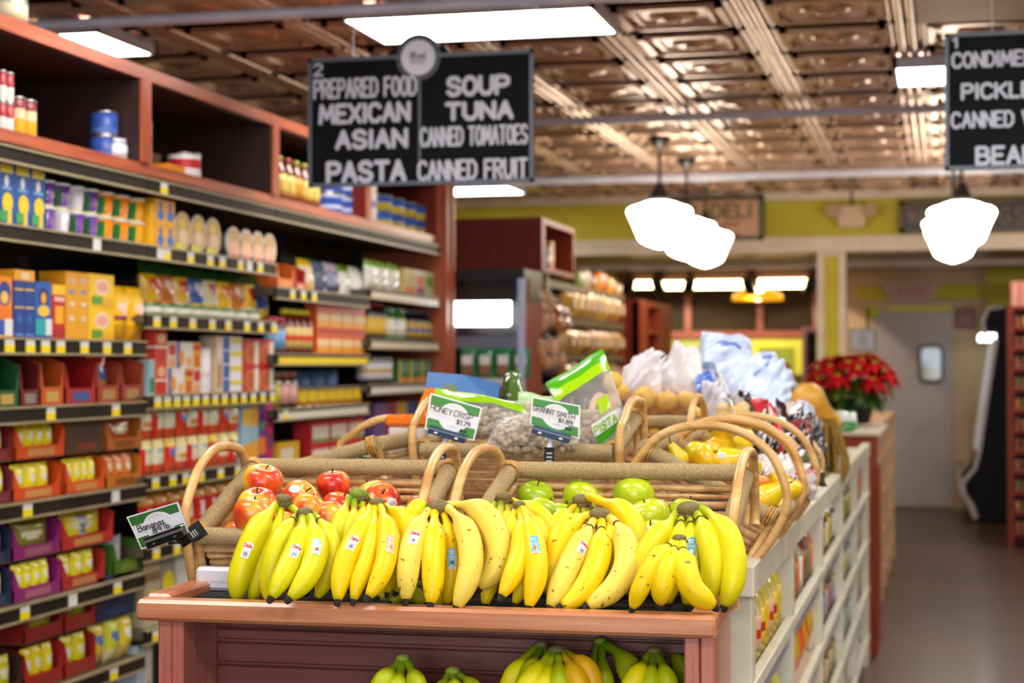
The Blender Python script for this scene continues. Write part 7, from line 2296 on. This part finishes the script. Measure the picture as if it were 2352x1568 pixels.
ONION = noise_mat('red_onion_skin', '#4a1420', '#7a2a3a', 20, rough=0.3, coat=0.4)
potato('red onion among the netted packs', 1812, 995, 4.8, 50, (0.3, 0.1, 0), ONION, None, 'onion', 'onion')
potato('second red onion towards the wide aisle', 1845, 1030, 4.9, 44, (0.3, 0.5, 0), ONION, None, 'onion', 'onion')
film_bag('maroon strapped net pack beside the red onion', [(1790, 940, 5.0), (1840, 985, 4.95), (1860, 1075, 4.7), (1795, 1050, 4.65)], 0.12, SHINY, 45, printed([(0, 1, 0.5, 0.62, '#8a2434'), (0.5, 0.62, 0, 1, '#a03040'), (0.15, 0.4, 0.1, 0.4, '#c8b8b4')]), rough=0.3, name='produce_pack', cat='pack', cf='#241418')
film_bag('red trimmed net pack near the long hoop', [(1778, 1052, 4.5), (1850, 1060, 4.6), (1885, 1110, 4.5), (1800, 1100, 4.4)], 0.08, SHINY, 46, printed([(0, 1, 0, 0.2, '#9a2a34'), (0.2, 0.9, 0.5, 0.7, '#4a5a30')]), rough=0.35, name='produce_pack', cat='pack', cf='#2a2422')
film_bag('dark shiny pack lying by the garlic net', [(1830, 965, 5.4), (1880, 1010, 5.3), (1895, 1070, 5.1), (1835, 1040, 5.1)], 0.10, SHINY, 47, printed([(0.1, 0.9, 0.2, 0.3, '#c8c4c0'), (0.1, 0.9, 0.5, 0.58, '#8a8a88')]), rough=0.35, name='produce_pack', cat='pack', cf='#1e1c20')
film_bag('clear garlic pack with red dots under the long hoop', [(1740, 1050, 4.35), (1800, 1062, 4.4), (1830, 1100, 4.3), (1760, 1096, 4.25)], 0.07, HAZY, 48, lambda o, pf: (inner('#e0d8d0', 12, 0.018, 9)(o, pf), printed([(0.5, 0.58, 0.4, 0.55, '#b82030')])(o, pf)), rough=0.3)
film_bag('white and red garlic pack at the end of the second aisle basket', [(1800, 1070, 4.4), (1856, 1085, 4.5), (1862, 1140, 4.4), (1812, 1140, 4.35)], 0.07, SHINY, 49, printed([(0.1, 0.9, 0.3, 0.5, '#b8303c')]), rough=0.35, name='produce_pack', cat='pack', cf='#cfc6cc')
film_bag('blue and white pack tucked under the clear bags', [(1600, 880, 5.1), (1640, 872, 5.1), (1642, 902, 5.0), (1604, 902, 5.0)], 0.06, SHINY, 50, rough=0.2, name='produce_pack', cat='pack', cf='#2f62c0')

# butternut squash, label card, garlic braid
SQ = noise_mat('squash_skin', '#d8982c', '#e6ae48', 5, rough=0.4)
o = thing('butternut_squash', 'orange tan butternut squash leaning at the far end of the produce', 'squash', P(1880, 942, 6.9))
o.rotation_euler = (0.5, -0.75, 0)
r = 0.068
b = MB(); b.lathe([(0, -1.9 * r), (0.6 * r, -1.8 * r), (0.98 * r, -1.3 * r), (1.02 * r, -0.8 * r), (0.78 * r, -0.1 * r), (0.62 * r, 0.5 * r), (0.64 * r, 1.2 * r), (0.5 * r, 1.6 * r), (0, 1.75 * r)], n=20)
o2 = b.build('body', SQ, o)
o2.rotation_euler = (PI, 0, 0)
b = MB(); b.tube([(0, 0, -1.7 * r), (0.005, 0, -2.0 * r)], [0.014, 0.012], n=8); b.build('stalk', STEM, o)
o = thing('squash_label_pack', 'white and green labelled pack beside the butternut squash', 'pack', P(1940, 965, 7.0))
b = MB(); quad_bag(b, *Pq((1908, 940, 7.0), (1965, 945, 7.0), (1972, 985, 6.9), (1918, 995, 6.9)), 0.06, lambda u, v: '#3f8038' if v > 0.72 or v < 0.12 else '#c8d0cc', O=o.location); b.build('pack', GLOSS, o)
NETB = noise_mat('brown_raffia', '#6a4a1c', '#a8842e', 90, rough=0.9)
o = thing('raffia_bundle', 'brown raffia bundle hanging at the far rail of the table', 'bundle', P(1895, 1030, 6.4))
rr = random.Random(5)
b = MB()
for k in range(60):
    a = rr.uniform(-0.06, 0.06)
    y = rr.uniform(-0.06, 0.06)
    b.tube(spline([(a * 0.5, y * 0.5, 0.11), (a, y, 0.04), (a * 1.3 + rr.uniform(-0.02, 0.02), y * 1.2, -0.06), (a * 0.9, y, -0.14)], 8), 0.005, n=5)
b.build('strands', NETB, o)
b = MB(); b.tube([(0.03 * math.cos(t), 0.03 * math.sin(t), 0.09) for t in (k * PI / 8 for k in range(17))], 0.006, n=6); b.build('tie', BIND, o)

# ---- poinsettias
REDP = colour_mat('poinsettia_bract', 0.6, spec=0.12)
GRNP = colour_mat('poinsettia_leaf', 0.5)
POTM = noise_mat('black_pot', '#15140f', '#26241a', 20, rough=0.5)


def poinsettia(label, px, py_top, py_base, t, rpx, seed, heads):
    base = P(px, py_base, t)
    top = P(px, py_top, t)
    H = top.z - base.z
    R = rpx * t / FPX
    o = thing('poinsettia', label, 'potted plant', base, 0, 'potted poinsettias')
    rr = random.Random(seed)
    b = MB(); b.lathe([(R * 0.36, 0), (R * 0.46, H * 0.24), (R * 0.5, H * 0.25), (R * 0.48, H * 0.27), (0, H * 0.25)], n=18); b.build('pot', POTM, o)

    def leaf(b, c, d, L, W, col, droop):
        d = V(d).normalized()
        s_ = d.cross(V((0, 0, 1)))
        s_ = s_.normalized() if s_.length > 1e-3 else V((1, 0, 0))
        up = s_.cross(d)
        pr = [(0, 0.08), (0.25, 0.7), (0.5, 1.0), (0.75, 0.62), (1.0, 0.0)]
        rows = []
        for f, wf in pr:
            p = c + d * L * f + V((0, 0, -droop * L * f * f))
            rows.append(b.add([p - s_ * W * wf / 2 + up * 0.1 * W * wf, p, p + s_ * W * wf / 2 + up * 0.1 * W * wf]))
        for i in range(4):
            for j in (0, 1):
                b.face((rows[i] + j, rows[i + 1] + j, rows[i + 1] + j + 1, rows[i] + j + 1), col, 0, True)
    for k in range(heads):
        f = (k + 0.5) / heads
        a = k * 2.4
        rad = R * 0.86 * math.sqrt(f)
        z = H * (0.92 - 0.34 * f * f) + rr.uniform(-0.03, 0.02) * H
        c = V((rad * math.cos(a), rad * math.sin(a), z))
        b = MB()
        n = 15
        for j in range(n):
            aa = 2 * PI * j / n + rr.uniform(-0.2, 0.2)
            inn = j % 2
            out = V((math.cos(aa), math.sin(aa), 0.35 - 0.3 * f + 0.3 * inn)) + V((math.cos(a), math.sin(a), 0)) * 0.35 * f
            leaf(b, c, out, R * (0.28 if inn else 0.38) * rr.uniform(0.85, 1.1), R * 0.2, mixc('#86000c', '#b80610', rr.random()), 0.35 + 0.7 * f)
        h = b.build('flower_head', REDP, o)
        b = MB()
        for j in range(6):
            b.ball(c + V((0.05 * R * math.cos(j), 0.05 * R * math.sin(j), 0.03 * R)), 0.03 * R, '#c8b420', n=6)
        b.build('yellow_centre', MATTE, h)
    b = MB()
    for k in range(110):
        a = rr.uniform(0, 2 * PI)
        z = H * rr.uniform(0.28, 0.66)
        rad = R * (0.15 + 0.5 * rr.random())
        leaf(b, V((rad * math.cos(a), rad * math.sin(a), z)), V((math.cos(a), math.sin(a), rr.uniform(-0.1, 0.4))), R * rr.uniform(0.35, 0.5), R * 0.24, mixc('#16360e', '#4a6a1a', rr.random()), 0.6 + rr.random() * 0.5)
    k = b.build('foliage', GRNP, o); k['kind'] = 'stuff'
    b = MB()
    for k in range(6):
        a = k * 1.05
        b.tube([(0.08 * R * math.cos(a), 0.08 * R * math.sin(a), H * 0.25), (0.45 * R * math.cos(a), 0.45 * R * math.sin(a), H * 0.72)], 0.006, '#4a5a20', n=6)
    b.build('stems', MATTE, o)
    return o


poinsettia('large red poinsettia on the white topped red end unit', 1958, 806, 972, 9.75, 106, 3, 34)
poinsettia('red poinsettia half hidden behind the pale blue plastic bags', 1765, 810, 978, 8.3, 62, 8, 18)

# ================================================================ endcap, bread shelves and cupboards past the long shelving
XB = -2.40
yb = lambda px: onx(px, 700, XB).y
zb = lambda px, py: onx(px, py, XB).z
y0, y1 = onx(1241, 560, XB).y, onx(1319, 560, XB).y
zt, zq = zb(1241, 498), zb(1241, 622)
o = thing('wall_cupboard', 'dark red wooden cupboard box standing high above the black cooler', 'cupboard', (XB, y0, zq))
hh = zt - zq
b = MB(); b.box(-0.64, 0, 0, 0.02, 0, hh, bev=0.003); b.build('end_panel', WOODD, o)
b = MB(); b.box(-0.64, 0, 0.02, y1 - y0, hh - 0.03, hh); b.build('top_board', WOODQ, o)
b = MB(); b.box(-0.64, 0, 0.02, y1 - y0, 0, 0.03); b.build('bottom_board', WOODQ, o)
b = MB(); b.box(-0.64, 0, y1 - y0 - 0.03, y1 - y0, 0.03, hh - 0.03); b.build('side_panel', WOODQ, o)
b = MB(); b.box(-0.4, -0.38, 0.02, y1 - y0 - 0.03, 0.03, hh - 0.03); b.build('back_board', WOODD, o)
b = MB(); b.box(0, 0.012, -0.0, 0.075, 0, hh); b.build('face_post', WOODQ, o)
for k, (px, w_, h_, c) in enumerate(((1282, 0.11, 0.15, '#d8d4dc'), (1297, 0.09, 0.2, '#d89020'), (1270, 0.09, 0.13, '#4a5a8a'))):
    t_ = thing('tub' if k == 0 else 'carton_box', ['white tub', 'orange carton', 'blue tub'][k] + ' inside the high wooden cupboard', 'package', (XB - 0.16, yb(px) - w_ / 2, zq + 0.03))
    if k == 1:
        b = MB(); b.box(0, 0.08, 0, w_, 0, h_, c, bev=0.004); b.build('box', PRINT, t_)
        b = MB(); b.box(0.0805, 0.081, 0.01, w_ - 0.01, h_ * 0.3, h_ * 0.6, '#e8c060'); b.build('label', PRINT, t_)
    else:
        b = MB(); b.lathe([(w_ * 0.45, 0), (w_ * 0.5, h_ * 0.8)], c, n=14, o=(0.06, w_ / 2, 0)); b.build('body', GLOSS, t_)
        b = MB(); b.lathe([(w_ * 0.52, h_ * 0.8), (w_ * 0.52, h_), (0, h_)], mixc(c, '#ffffff', 0.2), n=14, o=(0.06, w_ / 2, 0)); b.build('lid', GLOSS, t_)

# black refrigerated endcap facing us
YE = 9.5
e0, e1 = ony(1030, 700, YE), ony(1204, 700, YE)
ze = lambda py: ony(1110, py, YE).z
o = thing('display_cooler', 'black open fronted display cooler with a lit white panel and green bags', 'cooler', (e0.x - 0.1, YE, 0))
We = e1.x - e0.x + 0.1
b = MB(); b.box(0, We, 0, 0.45, ze(640), ze(618)); b.box(0, We, 0.12, 0.45, ze(690), ze(640)); b.build('canopy', BLACKM, o)
b = MB(); b.box(0, 0.03, 0, 0.45, 0, ze(640)); b.build('side_wall', BLACKM, o)
b = MB(); b.box(We - 0.035, We, -0.02, 0.03, 0, ze(640), '#a8b4d8', bev=0.006); b.build('corner_post', PRINT, o)
b = MB(); b.box(We - 0.035, We - 0.005, 0.03, 0.45, 0, ze(640)); b.build('side_wall', WOODQ, o)
b = MB(); b.box(0.03, We - 0.035, 0.41, 0.45, 0, ze(640)); b.build('back_wall', BLACKM, o)
b = MB(); b.box(0.09, We - 0.12, 0.14, 0.19, ze(747), ze(683), bev=0.012); b.build('lit_panel', glow_mat('lit_white_panel', '#fffdf6', 6.0), o)
b = MB(); b.box(0.03, We - 0.035, 0.08, 0.41, ze(800), ze(772), '#6a7080'); b.build('price_rail', GLOSS, o)
b = MB(); b.box(0.03, We - 0.035, -0.02, 0.41, ze(884), ze(868), '#c8c4c0'); b.build('shelf', GLOSS, o)
b = MB(); b.box(0.03, We - 0.035, -0.02, 0.41, 0, ze(884), '#2a2a2c'); b.build('base', GLOSS, o)
for k in range(4):
    px = 1052 + k * 41
    a_ = ony(px, 868, YE)
    t_ = thing('coffee_bag', 'green coffee bag with a white and brown label, %s along the cooler shelf' % ORD[k], 'bag', (a_.x, YE + 0.02, ze(868) + 0.001), 0, 'green coffee bags in the cooler')
    hb = ze(798) - ze(868)
    b = MB(); bagmesh(b, 0.098, hb, 0.06, '#2c7a50', seed=k); b.build('pack', GLOSS, t_)
    b = MB(); b.box(0.018, 0.08, -0.006, 0.0, hb * 0.44, hb * 0.74, '#e0dcd8'); b.box(0.018, 0.08, -0.006, 0.0, hb * 0.1, hb * 0.44, '#8a5a38'); b.build('label', PRINT, t_)

# bread shelves along the same side
yB0, yB1 = yb(1206), yb(1432)
LB_ = yB1 - yB0
o = thing('bread_shelving', 'long red wooden bread shelving with metal rails past the black cooler', 'shelving', (XB, yB0, 0))
zT = zb(1206, 622)
b = MB(); b.box(-0.5, 0, 0, 0.03, 0, zT - 0.08); b.build('end_panel', WOODQ, o)
b = MB(); b.box(-0.5, -0.47, 0.03, LB_, 0, zT); b.build('back_board', WOODD, o)
b = MB(); b.box(-0.5, 0.0, LB_ - 0.03, LB_, 0, zT); b.build('end_panel', WOODQ, o)
b = MB(); b.box(0.0, 0.03, 0, 0.06, 0.2, zT - 0.1); b.build('face_post', WOODQ, o)
shz = [zT - 0.03, zb(1330, 735), zb(1330, 815), zb(1330, 880), 0.95, 0.5]
for k, z in enumerate(shz):
    b = MB(); b.box(-0.47, 0.0, 0.03, LB_ - 0.03, z - 0.03, z); s_ = b.build('shelf', DARKST if k < 3 else WOODQ, o)
    b = MB(); b.box(0.0, 0.012, 0.03, LB_ - 0.03, z - 0.04, z + 0.004, '#5a4a34'); b.build('edge_rail', PRINT, s_)
for px in (1210, 1248):
    yy = yb(px) - yB0
    b = MB(); b.tube([(0.02, yy, zT - 0.25), (0.02, yy, zT), (-0.05, yy, zT)], 0.012, '#b8a880', n=6); b.build('wire_hook', METALC, o)
# little goods along its top
for k, (px, c, hh_) in enumerate(((1345, '#7a8a4a', 0.13), (1358, '#a89a80', 0.15), (1371, '#8a5a2a', 0.12), (1388, '#e89018', 0.16), (1396, '#c84a10', 0.16), (1411, '#d8a030', 0.14), (1420, '#b07020', 0.12), (1432, '#c8b090', 0.10))):
    t_ = thing('jar', '%s jar on top of the bread shelving, %s along' % (['olive', 'grey', 'brown', 'bright orange', 'red orange', 'amber', 'dull orange', 'pale'][k], ORD[k]), 'jar', (XB - 0.06, yb(px), shz[0] + 0.001), 0, 'jars on top of the bread shelving')
    b = MB(); b.lathe([(0.045, 0), (0.05, 0.02), (0.05, hh_ * 0.8), (0.035, hh_ * 0.9)], c, n=12); b.build('body', GLOSS, t_)
    b = MB(); b.lathe([(0.038, hh_ * 0.9), (0.038, hh_), (0, hh_)], '#5a4028', n=12); b.build('lid', PRINT, t_)


def loaf_row(z, px0, px1, n, cols, desc, where, h=0.15, outx=0.03):
    ya, yb_ = yb(px0), yb(px1)
    w_ = (yb_ - ya) / n
    rr = random.Random(int(px0 + z * 100))
    for i in range(n):
        c = cols[i % len(cols)]
        t_ = thing('bread_bag', '%s bag of bread on the %s, %s along from the cooler' % (desc[i % len(desc)], where, ORD[i]), 'bread', (XB + outx, ya + i * w_, z + 0.001), PI / 2, 'bread bags on the wooden shelving')
        b = MB(); bagmesh(b, w_ * 0.97, h * rr.uniform(0.85, 1.05), 0.14, lambda u, v: mixc(c, '#e0d0b8', 0.15) if v > 0.75 else c, seed=i + int(z * 10)); b.build('wrapper', GLOSS, t_)
        b = MB(); b.box(w_ * 0.2, w_ * 0.8, -0.012, 0.0, h * 0.3, h * 0.62, mixc(c, '#ffffff', 0.25)); b.build('label', PRINT, t_)


loaf_row(shz[1], 1300, 1425, 9, ['#d8a83a', '#d8b050', '#b8863a', '#c88a28', '#a88a5a'], ['yellow', 'golden', 'brown', 'amber', 'tan'], 'top bread shelf', 0.24)
loaf_row(shz[2], 1296, 1425, 9, ['#c89a4a', '#b88a50', '#d0a030', '#8a6030'], ['golden tan', 'tan', 'yellow', 'dark brown'], 'second bread shelf', 0.2)
loaf_row(shz[3], 1296, 1425, 9, ['#b07a3c', '#8a5a34', '#a0643a'], ['brown', 'dark', 'reddish'], 'third bread shelf', 0.15)
# rolls hanging at the near end of the bread shelving
rr = random.Random(12)
for k in range(14):
    px, py = [(1228, 690), (1246, 682), (1236, 715), (1252, 712), (1240, 742), (1256, 738), (1262, 700), (1230, 800), (1248, 790), (1266, 802), (1282, 792), (1240, 830), (1262, 836), (1284, 830)][k]
    p = onx(px, py, XB + 0.07)
    t_ = thing('roll_bag', 'wrapped pale rolls, %s of those at the bread shelving near end' % ORD[k], 'bread', p, 0, 'wrapped rolls at the near end')
    b = MB()
    for j in range(3):
        b.ball((rr.uniform(-0.02, 0.02), (j - 1) * 0.06, rr.uniform(-0.02, 0.02)), (0.04, 0.045, 0.045), mixc('#b07a4c', '#d8b090', rr.random()), n=9)
    b.build('rolls', MATTE, t_)
    b = MB(); b.ball((0, 0, 0), (0.055, 0.12, 0.075), (1, 1, 1), n=12); b.build('wrapper', THINF, t_)
for k, (px, py) in enumerate(((1288, 716), (1304, 720), (1292, 742), (1308, 744))):
    p = onx(px, py, XB + 0.05)
    t_ = thing('snack_pack', ['red', 'blue and pink', 'amber', 'red brown'][k] + ' snack pack beside the wrapped rolls', 'snack pack', p + V((0, -0.06, -0.05)), PI / 2)
    b = MB(); bagmesh(b, 0.14, 0.1, 0.06, ['#a82020', '#8a6a98', '#c07018', '#a04028'][k], seed=k); b.build('wrapper', GLOSS, t_)
    b = MB(); b.box(0.03, 0.11, -0.01, 0, 0.035, 0.065, '#d8b8a8'); b.build('label', PRINT, t_)

# red wooden cupboard with niches further on
yc0, yc1 = yb(1466), yb(1542)
zc = zb(1466, 686)
o = thing('niche_cupboard', 'red wooden cupboard with two open niches before the deli', 'cupboard', (XB, yc0, 0))
Lc = yc1 - yc0
b = MB(); b.box(-0.55, 0, 0, 0.04, 0, zc); b.build('end_panel', WOODD, o)
b = MB(); b.box(-0.55, 0, 0.04, Lc, zc - 0.05, zc); b.build('top_board', WOODQ, o)
b = MB(); b.box(-0.3, -0.28, 0.04, Lc, 0, zc - 0.05); b.build('back_board', WOODD, o)
b = MB(); b.box(-0.28, 0, Lc * 0.62, Lc, 0, zc - 0.05); b.build('side_panel', WOODQ, o)
b = MB(); b.box(-0.05, 0.02, 0.0, Lc * 0.2, 0, zc - 0.02); b.build('face_post', WOODQ, o)
zm = zb(1500, 757)
for z in (zm, zm - 0.45, zm - 0.9):
    b = MB(); b.box(-0.28, 0, 0.04, Lc * 0.62, z - 0.04, z); b.build('shelf', WOODQ, o)
g = ony(1555, 838, 16.5)
o = thing('red_bottle', 'small red capped bottle standing before the pale deli wall', 'bottle', (g.x, 16.5, g.z - 0.12))
b = MB(); b.lathe([(0.045, 0), (0.045, 0.12), (0.02, 0.16)], '#8a2018', n=12); b.build('body', GLOSS, o)
b = MB(); b.lathe([(0.035, 0.15), (0.035, 0.22), (0, 0.22)], '#d01418', n=12); b.build('cap', GLOSS, o)
o = thing('deli_counter', 'deli counter top hidden behind the heaped plastic bags', 'counter', (-2.75, 16.2, 0))
b = MB(); b.box(0, 1.2, 0, 0.6, 0, g.z - 0.15, '#6a3a2a'); b.build('body', PRINT, o)
b = MB(); b.box(-0.03, 1.23, -0.03, 0.63, g.z - 0.15, g.z - 0.12, '#b0a898'); b.build('top', PRINT, o)
